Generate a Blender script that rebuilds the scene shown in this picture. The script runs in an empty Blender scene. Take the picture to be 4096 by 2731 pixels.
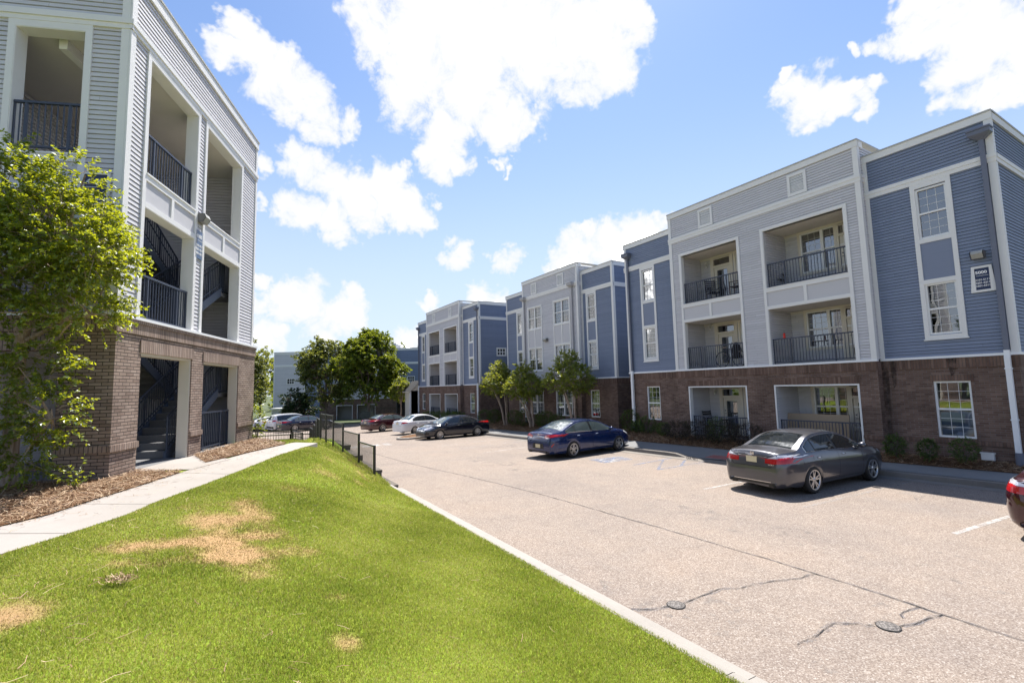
import bpy, bmesh, math, random
import numpy as np
from mathutils import Vector, Matrix
from mathutils.bvhtree import BVHTree
R = math.radians
rnd = random.Random(7)
rng = np.random.default_rng(11)
scene = bpy.context.scene
COL = scene.collection

# ------------------------------------------------------------------ helpers
def tag(o, label=None, cat=None, group=None, kind=None):
    if label: o['label'] = label
    if cat: o['category'] = cat
    if group: o['group'] = group
    if kind: o['kind'] = kind
    return o

def empty(name, loc=(0, 0, 0), rz=0.0, label=None, cat=None, group=None):
    o = bpy.data.objects.new(name, None)
    COL.objects.link(o)
    o.location = loc
    o.rotation_euler = (0, 0, rz)
    o.empty_display_size = 0.3
    return tag(o, label, cat, group)

class MB:
    """collects faces (with metric UVs) and links them as one mesh object"""
    def __init__(s):
        s.v = []; s.f = []; s.uv = []; s.m = []; s.sm = []
    def face(s, pts, uvs=None, mi=0, smooth=False):
        i = len(s.v)
        pts = [tuple(p) for p in pts]
        s.v.extend(pts)
        s.f.append(tuple(range(i, i + len(pts))))
        if uvs is None:
            a, b, c = Vector(pts[0]), Vector(pts[1]), Vector(pts[2])
            n = (b - a).cross(c - a)
            ax, ay, az = abs(n.x), abs(n.y), abs(n.z)
            if az >= ax and az >= ay: uvs = [(p[0], p[1]) for p in pts]
            elif ax >= ay: uvs = [(p[1], p[2]) for p in pts]
            else: uvs = [(p[0], p[2]) for p in pts]
        s.uv.extend(uvs); s.m.append(mi); s.sm.append(smooth)
    def box(s, x0, x1, y0, y1, z0, z1, mi=0, M=None, skip=''):
        if x0 > x1: x0, x1 = x1, x0
        if y0 > y1: y0, y1 = y1, y0
        if z0 > z1: z0, z1 = z1, z0
        p = [(x0,y0,z0),(x1,y0,z0),(x1,y1,z0),(x0,y1,z0),(x0,y0,z1),(x1,y0,z1),(x1,y1,z1),(x0,y1,z1)]
        q = p if M is None else [tuple(M @ Vector(a)) for a in p]
        for k, idx, pr in (('b',(3,2,1,0),(0,1)),('t',(4,5,6,7),(0,1)),('f',(0,1,5,4),(0,2)),('k',(2,3,7,6),(0,2)),('l',(3,0,4,7),(1,2)),('r',(1,2,6,5),(1,2))):
            if k in skip: continue
            s.face([q[i] for i in idx], [(p[i][pr[0]], p[i][pr[1]]) for i in idx], mi)
    def tube(s, p0, p1, r0, r1=None, n=8, mi=0, caps=True, smooth=True):
        r1 = r0 if r1 is None else r1
        p0, p1 = Vector(p0), Vector(p1)
        d = (p1 - p0)
        if d.length < 1e-6: return
        d.normalize()
        a = d.orthogonal().normalized(); b = d.cross(a)
        c0 = []; c1 = []
        for i in range(n):
            t = 2*math.pi*i/n
            o = a*math.cos(t) + b*math.sin(t)
            c0.append(p0 + o*r0); c1.append(p1 + o*r1)
        for i in range(n):
            j = (i+1) % n
            s.face([c0[i], c0[j], c1[j], c1[i]], [(i/n,0),((i+1)/n,0),((i+1)/n,1),(i/n,1)], mi, smooth)
        if caps:
            s.face(c0[::-1], None, mi); s.face(c1, None, mi)
    def path(s, pts, rad, n=8, mi=0):
        for i in range(len(pts)-1):
            r0 = rad[i] if hasattr(rad,'__len__') else rad
            r1 = rad[i+1] if hasattr(rad,'__len__') else rad
            s.tube(pts[i], pts[i+1], r0, r1, n, mi, caps=(i==0 or i==len(pts)-2))
    def lathe(s, prof, c=(0,0,0), n=24, mi=0, axis='z', M=None):
        """prof: list of (r, h)"""
        rings = []
        for r, h in prof:
            ring = []
            for i in range(n):
                t = 2*math.pi*i/n
                if axis == 'z': p = Vector((r*math.cos(t), r*math.sin(t), h))
                else: p = Vector((r*math.cos(t), h, r*math.sin(t)))
                if M is not None: p = M @ p
                ring.append(p + Vector(c))
            rings.append(ring)
        for k in range(len(rings)-1):
            for i in range(n):
                j = (i+1) % n
                q = [rings[k][i], rings[k][j], rings[k+1][j], rings[k+1][i]]
                if axis != 'z': q = q[::-1]
                s.face(q, [(i/n,k),(j/n,k),(j/n,k+1),(i/n,k+1)], mi, True)
    def build(s, name, mats, parent=None, weld=False, loc=None):
        me = bpy.data.meshes.new(name)
        me.from_pydata(s.v, [], s.f)
        if not isinstance(mats, (list, tuple)): mats = [mats]
        for m in mats: me.materials.append(m)
        uvl = me.uv_layers.new(name='UVMap')
        uvl.data.foreach_set('uv', np.array(s.uv, dtype=np.float32).ravel())
        me.polygons.foreach_set('material_index', np.array(s.m, dtype=np.int32))
        me.polygons.foreach_set('use_smooth', np.array(s.sm, dtype=bool))
        me.update()
        if weld:
            bm = bmesh.new(); bm.from_mesh(me)
            bmesh.ops.remove_doubles(bm, verts=bm.verts, dist=1e-4)
            bm.to_mesh(me); bm.free()
        o = bpy.data.objects.new(name, me)
        COL.objects.link(o)
        if parent is not None: o.parent = parent
        if loc is not None: o.location = loc
        return o

def np_mesh(name, verts, faces, mats, uv=None, smooth=False, parent=None, attrs=None, matidx=None):
    """fast mesh from numpy arrays (all faces the same size)"""
    verts = np.ascontiguousarray(verts, dtype=np.float32); faces = np.ascontiguousarray(faces, dtype=np.int32)
    me = bpy.data.meshes.new(name)
    k = faces.shape[1]; nf = faces.shape[0]
    me.vertices.add(len(verts)); me.vertices.foreach_set('co', verts.ravel())
    me.loops.add(nf*k); me.loops.foreach_set('vertex_index', faces.ravel())
    me.polygons.add(nf)
    me.polygons.foreach_set('loop_start', np.arange(nf, dtype=np.int32)*k)
    try: me.polygons.foreach_set('loop_total', np.full(nf, k, dtype=np.int32))
    except Exception: pass
    if not isinstance(mats, (list, tuple)): mats = [mats]
    for m in mats: me.materials.append(m)
    if matidx is not None: me.polygons.foreach_set('material_index', np.ascontiguousarray(matidx, dtype=np.int32))
    me.polygons.foreach_set('use_smooth', np.full(nf, smooth, dtype=bool))
    if uv is not None:
        l = me.uv_layers.new(name='UVMap')
        l.data.foreach_set('uv', np.ascontiguousarray(uv, dtype=np.float32)[faces.ravel()].ravel())
    if attrs:
        for an, arr in attrs.items():
            a = me.attributes.new(an, 'FLOAT', 'POINT')
            a.data.foreach_set('value', np.ascontiguousarray(arr, dtype=np.float32))
    me.update(calc_edges=True); me.validate()
    o = bpy.data.objects.new(name, me)
    COL.objects.link(o)
    if parent is not None: o.parent = parent
    return o

def lerp(a, b, t): return a + (b-a)*t
def sstep(a, b, x):
    t = np.clip((np.asarray(x, float)-a)/(b-a), 0, 1)
    return t*t*(3-2*t)
def pl(pts):
    xs = [p[0] for p in pts]; ys = [p[1] for p in pts]
    return lambda t: np.interp(t, xs, ys)

# ------------------------------------------------------------------ materials
def newmat(name):
    m = bpy.data.materials.new(name); m.use_nodes = True
    nt = m.node_tree
    for n in list(nt.nodes): nt.nodes.remove(n)
    out = nt.nodes.new('ShaderNodeOutputMaterial')
    return m, nt, out
class NT:
    def __init__(s, nt): s.nt = nt
    def n(s, t, **kw):
        nd = s.nt.nodes.new(t)
        for k, v in kw.items():
            if k.startswith('i_'):
                key = k[2:]
                nd.inputs[int(key) if key.isdigit() else key].default_value = v
            else: setattr(nd, k, v)
        return nd
    def l(s, a, b): s.nt.links.new(a, b)
    def math(s, op, a, b=None, c=None, clamp=False):
        nd = s.nt.nodes.new('ShaderNodeMath'); nd.operation = op; nd.use_clamp = clamp
        for i, x in enumerate((a, b, c)):
            if x is None: continue
            if hasattr(x, 'links'): s.l(x, nd.inputs[i])
            else: nd.inputs[i].default_value = x
        return nd.outputs[0]
    def mix(s, fac, a, b, bt='MIX'):
        nd = s.nt.nodes.new('ShaderNodeMix'); nd.data_type = 'RGBA'; nd.blend_type = bt
        for i, x in ((0, fac), (6, a), (7, b)):
            if hasattr(x, 'links'): s.l(x, nd.inputs[i])
            elif i == 0: nd.inputs[0].default_value = x
            else: nd.inputs[i].default_value = (*x, 1) if len(x) == 3 else x
        return nd.outputs[2]
    def ramp(s, fac, stops, interp='LINEAR'):
        nd = s.nt.nodes.new('ShaderNodeValToRGB'); cr = nd.color_ramp; cr.interpolation = interp
        while len(cr.elements) < len(stops): cr.elements.new(0.5)
        for e, (p, c) in zip(cr.elements, stops):
            e.position = p; e.color = (*c, 1) if len(c) == 3 else c
        s.l(fac, nd.inputs[0]); return nd.outputs[0]
    def noise(s, vec, scale, detail=2.0, rough=0.5, dist=0.0):
        nd = s.nt.nodes.new('ShaderNodeTexNoise')
        nd.inputs['Scale'].default_value = scale; nd.inputs['Detail'].default_value = detail
        nd.inputs['Roughness'].default_value = rough; nd.inputs['Distortion'].default_value = dist
        if vec is not None: s.l(vec, nd.inputs['Vector'])
        return nd
    def bsdf(s, out, col=None, rough=0.6, metal=0.0, spec=0.5, **kw):
        b = s.nt.nodes.new('ShaderNodeBsdfPrincipled')
        if col is not None:
            if hasattr(col, 'links'): s.l(col, b.inputs['Base Color'])
            else: b.inputs['Base Color'].default_value = (*col, 1)
        if hasattr(rough, 'links'): s.l(rough, b.inputs['Roughness'])
        else: b.inputs['Roughness'].default_value = rough
        b.inputs['Metallic'].default_value = metal
        b.inputs['Specular IOR Level'].default_value = spec
        for k, v in kw.items(): b.inputs[k.replace('_', ' ')].default_value = v
        if out is not None: s.l(b.outputs[0], out.inputs[0])
        return b
    def bump(s, h, strength, dist, b):
        nd = s.nt.nodes.new('ShaderNodeBump'); nd.inputs['Strength'].default_value = strength; nd.inputs['Distance'].default_value = dist
        s.l(h, nd.inputs['Height']); s.l(nd.outputs[0], b.inputs['Normal'])

def m_plain(name, col, rough=0.6, metal=0.0, var=0.06, scale=6.0, spec=0.5, bump=0.0, **kw):
    m, nt, out = newmat(name); g = NT(nt)
    tc = g.n('ShaderNodeTexCoord')
    nz = g.noise(tc.outputs['Object'], scale, 5, 0.6)
    c = g.mix(nz.outputs[0], tuple(x*(1-var) for x in col), tuple(min(1, x*(1+var)) for x in col))
    b = g.bsdf(out, c, rough, metal, spec, **kw)
    if bump: g.bump(nz.outputs[0], bump, 0.01, b)
    return m

def m_siding(name, col, streak=0.1):
    m, nt, out = newmat(name); g = NT(nt)
    tc = g.n('ShaderNodeTexCoord')
    mp = g.n('ShaderNodeMapping'); mp.inputs['Scale'].default_value = (1, 1, 0.12)
    g.l(tc.outputs['Object'], mp.inputs[0])
    n1 = g.noise(mp.outputs[0], 3.0, 5, 0.65)
    mp2 = g.n('ShaderNodeMapping'); mp2.inputs['Scale'].default_value = (.35, .35, 10.0)
    g.l(tc.outputs['Object'], mp2.inputs[0])
    n2 = g.noise(mp2.outputs[0], 1.0, 1, 0.5)
    f = g.math('ADD', g.math('MULTIPLY', n1.outputs[0], 0.6), g.math('MULTIPLY', n2.outputs[0], 0.4))
    c = g.mix(f, tuple(x*(1-streak) for x in col), tuple(min(1, x*(1+streak)) for x in col))
    # every board a shade of its own, with butt joints along the row
    uv = g.n('ShaderNodeUVMap'); uv.uv_map = 'UVMap'; su = g.n('ShaderNodeSeparateXYZ'); g.l(uv.outputs[0], su.inputs[0])
    row = g.math('FLOOR', g.math('MULTIPLY_ADD', su.outputs[1], 10.0, 0.001))
    w1 = g.n('ShaderNodeTexWhiteNoise'); w1.noise_dimensions = '1D'; g.l(row, w1.inputs['W'])
    lx = g.math('MULTIPLY_ADD', w1.outputs['Value'], 7.0, g.math('MULTIPLY', su.outputs[0], 0.273))
    cb = g.n('ShaderNodeCombineXYZ'); g.l(g.math('FLOOR', lx), cb.inputs[0]); g.l(row, cb.inputs[1])
    w2 = g.n('ShaderNodeTexWhiteNoise'); w2.noise_dimensions = '2D'; g.l(cb.outputs[0], w2.inputs['Vector'])
    br = g.math('MULTIPLY_ADD', w2.outputs['Value'], 0.11, 0.945)
    jn = g.math('LESS_THAN', g.math('FRACT', lx), 0.0016)
    br = g.math('MULTIPLY', br, g.math('MULTIPLY_ADD', jn, -0.5, 1.0))
    cc = g.n('ShaderNodeCombineXYZ'); [g.l(br, cc.inputs[i]) for i in range(3)]
    c = g.mix(1.0, c, cc.outputs[0], 'MULTIPLY')
    b = g.bsdf(out, c, 0.62, 0, 0.35)
    mp3 = g.n('ShaderNodeMapping'); mp3.inputs['Scale'].default_value = (3, 3, 40.0)
    g.l(tc.outputs['Object'], mp3.inputs[0])
    n3 = g.noise(mp3.outputs[0], 4.0, 2, 0.5)
    g.bump(n3.outputs[0], 0.12, 0.004, b)
    return m

def m_brick(name, cols, mortar, bw=0.22, bh=0.0645, mw=0.011, soldier=False):
    m, nt, out = newmat(name); g = NT(nt)
    uv = g.n('ShaderNodeUVMap'); uv.uv_map = 'UVMap'
    vec = uv.outputs[0]
    if soldier:
        sp = g.n('ShaderNodeSeparateXYZ'); g.l(vec, sp.inputs[0]); cb = g.n('ShaderNodeCombineXYZ')
        g.l(sp.outputs[1], cb.inputs[0]); g.l(sp.outputs[0], cb.inputs[1]); vec = cb.outputs[0]
    bt = g.n('ShaderNodeTexBrick'); g.l(vec, bt.inputs['Vector'])
    bt.offset = 0.0 if soldier else 0.5; bt.squash = 1.0
    bt.inputs['Scale'].default_value = 1.0
    bt.inputs['Brick Width'].default_value = 0.9 if soldier else bw
    bt.inputs['Row Height'].default_value = bh
    bt.inputs['Mortar Size'].default_value = mw*0.5
    bt.inputs['Mortar Smooth'].default_value = 0.15
    bt.inputs['Bias'].default_value = 0.0
    bt.inputs['Color1'].default_value = (0, 0, 0, 1); bt.inputs['Color2'].default_value = (1, 1, 1, 1)
    bt.inputs['Mortar'].default_value = (0.5, 0.5, 0.5, 1)
    tc = g.n('ShaderNodeTexCoord')
    n1 = g.noise(tc.outputs['Object'], 1.1, 4, 0.6)
    n2 = g.noise(tc.outputs['Object'], 60, 3, 0.7)
    bri = g.ramp(bt.outputs['Color'], [(0.0, cols[0]), (0.35, cols[1]), (0.7, cols[2]), (1.0, cols[3])])
    bri = g.mix(g.math('MULTIPLY', n2.outputs[0], 0.5), bri, tuple(x*0.45 for x in cols[1]))
    n3 = g.noise(tc.outputs['Object'], 14, 3, 0.6)
    bri = g.mix(g.math('MULTIPLY', n3.outputs[0], 0.35), bri, tuple(min(1, x*1.7) for x in cols[2]))
    mor = g.mix(n1.outputs[0], tuple(x*0.7 for x in mortar), mortar)
    c = g.mix(bt.outputs['Fac'], bri, mor)
    dirt = g.ramp(n1.outputs[0], [(0.35, (0.72, 0.72, 0.72)), (0.6, (1, 1, 1))])
    c = g.mix(1.0, c, dirt, 'MULTIPLY')
    b = g.bsdf(out, c, 0.88, 0, 0.25)
    h = g.math('SUBTRACT', g.math('MULTIPLY', n2.outputs[0], 0.18), bt.outputs['Fac'])
    g.bump(h, 0.9, 0.012, b)
    return m

def m_pane(name, tint=(0.62, 0.68, 0.72)):
    m, nt, out = newmat(name); g = NT(nt)
    tr = g.n('ShaderNodeBsdfTransparent'); tr.inputs[0].default_value = (*tint, 1)
    gl = g.n('ShaderNodeBsdfGlossy'); gl.inputs['Roughness'].default_value = 0.01
    tc = g.n('ShaderNodeTexCoord')
    nz = g.noise(tc.outputs['Object'], 1.6, 1, 0.4)
    bp = g.n('ShaderNodeBump'); bp.inputs['Strength'].default_value = 0.05; bp.inputs['Distance'].default_value = 0.05
    g.l(nz.outputs[0], bp.inputs['Height']); g.l(bp.outputs[0], gl.inputs['Normal'])
    lw = g.n('ShaderNodeFresnel'); lw.inputs['IOR'].default_value = 1.85
    f = g.math('ADD', g.math('MULTIPLY', lw.outputs[0], 0.9), 0.22, clamp=True)
    mx = g.n('ShaderNodeMixShader'); g.l(f, mx.inputs[0]); g.l(tr.outputs[0], mx.inputs[1]); g.l(gl.outputs[0], mx.inputs[2])
    g.l(mx.outputs[0], out.inputs[0])
    return m

def m_paint(name, col, flake=0.0, rough=0.22, coat=1.0, metal=0.0):
    m, nt, out = newmat(name); g = NT(nt)
    tc = g.n('ShaderNodeTexCoord')
    nz = g.noise(tc.outputs['Object'], 700, 1, 0.5)
    c = g.mix(nz.outputs[0], tuple(x*(1-flake) for x in col), tuple(min(1, x*(1+flake)) for x in col))
    n2 = g.noise(tc.outputs['Object'], 5, 5, 0.65)
    rr = g.math('ADD', g.math('MULTIPLY', n2.outputs[0], 0.12), rough-0.06)
    b = g.bsdf(out, c, rr, metal, 0.5)
    b.inputs['Coat Weight'].default_value = coat; b.inputs['Coat Roughness'].default_value = 0.03
    sp = g.n('ShaderNodeSeparateXYZ'); g.l(tc.outputs['Object'], sp.inputs[0])
    return m

def m_leaf(name, c1, c2, c3, trans=0.45, gloss=0.3):
    m, nt, out = newmat(name); g = NT(nt)
    at = g.n('ShaderNodeAttribute'); at.attribute_name = 'rv'
    c = g.ramp(at.outputs['Fac'], [(0.0, c1), (0.6, c2), (1.0, c3)])
    df = g.n('ShaderNodeBsdfPrincipled'); g.l(c, df.inputs['Base Color'])
    df.inputs['Roughness'].default_value = 0.38; df.inputs['Specular IOR Level'].default_value = gloss
    tl = g.n('ShaderNodeBsdfTranslucent')
    c2_ = g.mix(0.6, c, (min(1, c3[0]*2.2), min(1, c3[1]*2.0), c3[2]*0.6)); g.l(c2_, tl.inputs[0])
    mx = g.n('ShaderNodeMixShader'); mx.inputs[0].default_value = trans
    g.l(df.outputs[0], mx.inputs[1]); g.l(tl.outputs[0], mx.inputs[2]); g.l(mx.outputs[0], out.inputs[0])
    return m

M = {}
M['trim'] = m_plain('white_trim', (0.74, 0.735, 0.72), 0.55, var=0.05, scale=3)
M['flash'] = m_plain('white_flashing', (0.82, 0.83, 0.84), 0.35, var=0.03, scale=3)
M['coping'] = m_plain('grey_coping', (0.42, 0.42, 0.40), 0.5, var=0.25, scale=9)
M['grey'] = m_siding('light_grey_siding', (0.57, 0.565, 0.59), 0.08)
M['blue'] = m_siding('blue_grey_siding', (0.200, 0.240, 0.335), 0.10)
M['panelg'] = m_plain('light_grey_panel', (0.54, 0.535, 0.555), 0.6, var=0.03, scale=2)
M['panelb'] = m_plain('blue_grey_panel', (0.200, 0.235, 0.325), 0.6, var=0.03, scale=2)
M['cream'] = m_plain('cream_trim', (0.66, 0.61, 0.52), 0.55, var=0.05, scale=3)
M['ceil'] = m_plain('ceiling_board', (0.60, 0.57, 0.52), 0.8, var=0.05, scale=2)
BR = [(0.095, 0.056, 0.042), (0.16, 0.098, 0.074), (0.20, 0.128, 0.098), (0.27, 0.18, 0.14)]
M['brick'] = m_brick('brown_brick', BR, (0.29, 0.255, 0.235))
BL = [(0.21, 0.145, 0.115), (0.32, 0.235, 0.19), (0.37, 0.28, 0.23), (0.42, 0.33, 0.28)]  # same brown brick, sunlight put into the lighter colours; dark joints stand for shade
M['brick_sunlit'] = m_brick('sunlit_brown_brick', BL, (0.10, 0.085, 0.075), mw=.014)
M['soldier_sunlit'] = m_brick('sunlit_brown_soldier_brick', BL, (0.10, 0.085, 0.075), bh=.075, mw=.013, soldier=True)
M['soldier'] = m_brick('soldier_course_brick', BR, (0.17, 0.145, 0.13), bh=0.075, soldier=True)
M['pane'] = m_pane('window_glass')
M['vinyl'] = m_plain('white_vinyl', (0.78, 0.78, 0.77), 0.4, var=0.02)
M['blind'] = m_plain('blind_slats', (0.26, 0.27, 0.26), 0.7, var=0.05)
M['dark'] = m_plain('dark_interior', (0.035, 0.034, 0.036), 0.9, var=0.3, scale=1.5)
M['rail'] = m_plain('slate_railing_paint', (0.040, 0.050, 0.078), 0.42, var=0.08)
M['spout'] = m_plain('slate_downspout', (0.135, 0.150, 0.20), 0.45, var=0.08)
M['lampb'] = m_plain('grey_lamp_housing', (0.16, 0.155, 0.15), 0.5, var=0.1)
M['lampg'] = m_plain('frosted_lamp_lens', (0.36, 0.36, 0.33), 0.25, var=0.05)
M['signb'] = m_plain('navy_sign_face', (0.010, 0.022, 0.075), 0.35, var=0.05)
M['signlb'] = m_plain('slate_blue_sign_face', (0.05, 0.10, 0.20), 0.35, var=0.05)
M['white'] = m_plain('white_lettering', (0.82, 0.82, 0.82), 0.5, var=0.02)
M['black'] = m_plain('black_metal', (0.012, 0.012, 0.013), 0.38, var=0.15)
M['stair'] = m_plain('stair_steel', (0.075, 0.095, 0.135), 0.5, var=0.1)
M['conc'] = m_plain('stair_concrete', (0.15, 0.15, 0.155), 0.8, var=0.12, scale=4)
M['roof'] = m_plain('roof_membrane', (0.22, 0.22, 0.21), 0.9, var=0.2, scale=1)
# ------------------------------------------------------------------ camera
CAMZ = 2.8
FPX = 1098.69; PIT = 0.0945797; ROL = -0.02487545; YAW = 0.539013677
def cam_axes():
    cp, sp, cr, sr = math.cos(PIT), math.sin(PIT), math.cos(ROL), math.sin(ROL)
    f = Vector((0, cp, sp)); u = Vector((0, -sp, cp)); x = Vector((1, 0, 0))
    x2 = x*cr + u*sr; u2 = -x*sr + u*cr
    B = Matrix.Rotation(-YAW, 3, 'Z')
    return B @ x2, B @ u2, B @ f
CX, CU, CF = cam_axes()
cam = bpy.data.cameras.new('camera'); camo = bpy.data.objects.new('camera', cam); COL.objects.link(camo)
camo.matrix_world = Matrix(((CX.x, CU.x, -CF.x, 0), (CX.y, CU.y, -CF.y, 0), (CX.z, CU.z, -CF.z, CAMZ), (0, 0, 0, 1)))
cam.sensor_width = 36; cam.lens = FPX/2352*36; cam.clip_start = 0.05; cam.clip_end = 3000
scene.camera = camo
def raydir(x, y):
    """direction of a point of the photograph (2352 x 1568 grid); used once to place clouds"""
    d = CX*((x-1176)/FPX) - CU*((y-784)/FPX) + CF
    return d.normalized()

# ------------------------------------------------------------------ light
SUN = Vector((3.83, 4.24, 10.52)).normalized()
elev = math.asin(SUN.z); azim = math.atan2(SUN.x, SUN.y)
sl = bpy.data.lights.new('sun', 'SUN'); sl.energy = 3.5; sl.angle = R(0.53); sl.color = (1.0, 0.955, 0.89)
so = bpy.data.objects.new('sun', sl); COL.objects.link(so)
so.rotation_euler = SUN.to_track_quat('Z', 'Y').to_euler()
so.location = (0, 0, 40)

CLOUDS = [
 # elongated cloud upper left
 (545,60,38),(525,120,34),(590,130,58),(640,190,62),(690,232,62),(740,272,48),(792,272,34),(640,130,38),
 # big central mass
 (862,10,60),(960,60,120),(1090,60,140),(1200,70,150),(1320,80,125),(1420,80,64),(1400,150,70),(1338,205,46),(880,110,54),(970,180,88),(1060,215,88),(1135,262,64),(1188,258,44),(1022,320,56),(1008,368,36),(1110,150,120),(1250,130,80),(1455,40,32),(1050,360,30),(1160,300,38),
 # middle left
 (690,375,42),(752,412,50),(822,432,58),(888,424,50),(930,470,46),(965,500,30),(690,490,46),(770,494,44),(655,475,26),(780,545,32),(840,480,40),(915,395,24),
 # low left chain
 (655,680,42),(722,690,44),(790,722,42),(812,680,26),(742,752,34),(780,748,22),(820,720,26),
 (600,770,44),(592,642,18),(588,700,24),(640,765,22),(600,385,24),(600,460,14),
 # small puffs
 (1062,595,28),(1168,602,28),(1000,468,14),(1133,374,13),(1160,380,9),(990,678,14),
 # over the middle building
 (1335,590,56),(1418,565,58),(1488,552,48),(1283,602,30),(1355,528,20),(1525,540,36),
 # right puff
 (1818,208,42),(1862,232,52),(1897,262,36),(1815,160,17),(1950,235,26),(1985,215,20),(1965,268,20),(1925,225,24),
 # top right
 (2050,92,32),(2100,75,38),(2150,50,50),(2230,50,80),(2320,80,90),(2205,150,60),(2290,175,66),(2215,212,34),(2360,140,80),(2110,15,40),(1990,110,14),(2150,180,22),(2330,215,36),
 # horizon
 (1108,688,32),(1152,686,28),(920,786,28),(960,772,28),(900,800,20),
 # unseen clouds added behind and beside the view, for reflections and shade fill
 (-500,300,260),(-900,700,200),(3000,200,260),(3300,620,220),(2700,500,120),(-200,-300,240),(1300,-520,300),(2300,-500,240),(-1700,100,420),(-1400,-600,380),(-2600,500,500),(-3800,-200,700),(400,-900,360),(-600,-1300,500)]

def build_world():
    w = bpy.data.worlds.new('World'); scene.world = w; w.use_nodes = True
    nt = w.node_tree
    for n in list(nt.nodes): nt.nodes.remove(n)
    g = NT(nt)
    out = g.n('ShaderNodeOutputWorld'); bg = g.n('ShaderNodeBackground'); bg.inputs[1].default_value = SKY_STRENGTH
    sky = g.n('ShaderNodeTexSky'); sky.sky_type = 'NISHITA'; sky.sun_disc = False
    sky.sun_elevation = elev; sky.sun_rotation = azim
    sky.altitude = 100; sky.air_density = 1.0; sky.dust_density = 0.5; sky.ozone_density = 1.6
    tc = g.n('ShaderNodeTexCoord'); d = tc.outputs['Generated']
    # warp the direction so that cloud edges are ragged
    n1 = g.noise(d, 11.0, 4, 0.65)
    v = g.n('ShaderNodeVectorMath', operation='MULTIPLY_ADD'); g.l(n1.outputs['Color'], v.inputs[0]); v.inputs[1].default_value = (.12, .12, .12); v.inputs[2].default_value = (-.06, -.06, -.06)
    v3 = g.n('ShaderNodeVectorMath', operation='ADD'); g.l(d, v3.inputs[0]); g.l(v.outputs[0], v3.inputs[1])
    v4 = g.n('ShaderNodeVectorMath', operation='NORMALIZE'); g.l(v3.outputs[0], v4.inputs[0])
    wd = v4.outputs[0]
    acc = None
    for x, y, r in CLOUDS:
        c = raydir(x, y); e = raydir(x+r, y); e2 = raydir(x, y+r)
        rad = 0.5*((c-e).length + (c-e2).length)*1.12
        k = 1/(0.5*rad*rad); amp = min(0.8, 0.42+r/150.0)
        dn = g.n('ShaderNodeVectorMath', operation='DOT_PRODUCT'); g.l(wd, dn.inputs[0]); dn.inputs[1].default_value = c*k*amp
        mr = g.math('ADD', dn.outputs['Value'], (1-k)*amp)
        acc = mr if acc is None else g.math('MAXIMUM', acc, mr)
    acc = g.math('MAXIMUM', acc, -1.6)
    n2 = g.noise(d, 16.0, 8, 0.68, 0.4)
    det = g.math('MULTIPLY_ADD', n2.outputs[0], 3.0, -1.47)
    dens = g.math('ADD', acc, det)
    mask = g.n('ShaderNodeMapRange'); mask.interpolation_type = 'SMOOTHSTEP'; g.l(dens, mask.inputs[0])
    mask.inputs[1].default_value = -0.38; mask.inputs[2].default_value = 0.50
    core = g.n('ShaderNodeMapRange'); core.interpolation_type = 'SMOOTHSTEP'; g.l(dens, core.inputs[0])
    core.inputs[1].default_value = 0.50; core.inputs[2].default_value = 2.0
    ccol = g.mix(core.outputs[0], CLOUD_EDGE, CLOUD_CORE)
    # thin white veil towards the horizon, part of the hazy summer sky
    sp = g.n('ShaderNodeSeparateXYZ'); g.l(d, sp.inputs[0])
    hz = g.n('ShaderNodeMapRange'); hz.interpolation_type = 'SMOOTHSTEP'; g.l(sp.outputs[2], hz.inputs[0])
    hz.inputs[1].default_value = 0.62; hz.inputs[2].default_value = 0.0; hz.inputs[3].default_value = 0.0; hz.inputs[4].default_value = VEIL
    skyc = g.mix(1.0, sky.outputs[0], SKY_TINT, 'MULTIPLY')
    base = g.mix(hz.outputs[0], skyc, VEIL_COL)
    col = g.mix(mask.outputs[0], base, ccol)
    g.l(col, bg.inputs[0]); g.l(bg.outputs[0], out.inputs[0])
    w.cycles.sampling_method = 'MANUAL'; w.cycles.sample_map_resolution = 512
SKY_STRENGTH = 0.063
CLOUD_EDGE = (5.5, 5.6, 5.8); CLOUD_CORE = (95, 95.5, 97)  # cores set brighter than real clouds to fill the shaded facades
VEIL = 0.85; VEIL_COL = (4.3, 4.8, 5.7); SKY_TINT = (0.88, 0.965, 1.08)
build_world()
scene.view_settings.view_transform = 'Standard'; scene.view_settings.look = 'None'
scene.view_settings.exposure = 1.5; scene.view_settings.gamma = 1.0
scene.render.engine = 'CYCLES'
scene.cycles.max_bounces = 8; scene.cycles.diffuse_bounces = 4; scene.cycles.glossy_bounces = 4
scene.cycles.transparent_max_bounces = 12; scene.cycles.transmission_bounces = 4
scene.cycles.caustics_reflective = False; scene.cycles.caustics_refractive = False
scene.cycles.sample_clamp_indirect = 6.0
try: scene.cycles.use_denoising = True
except Exception: pass

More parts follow.
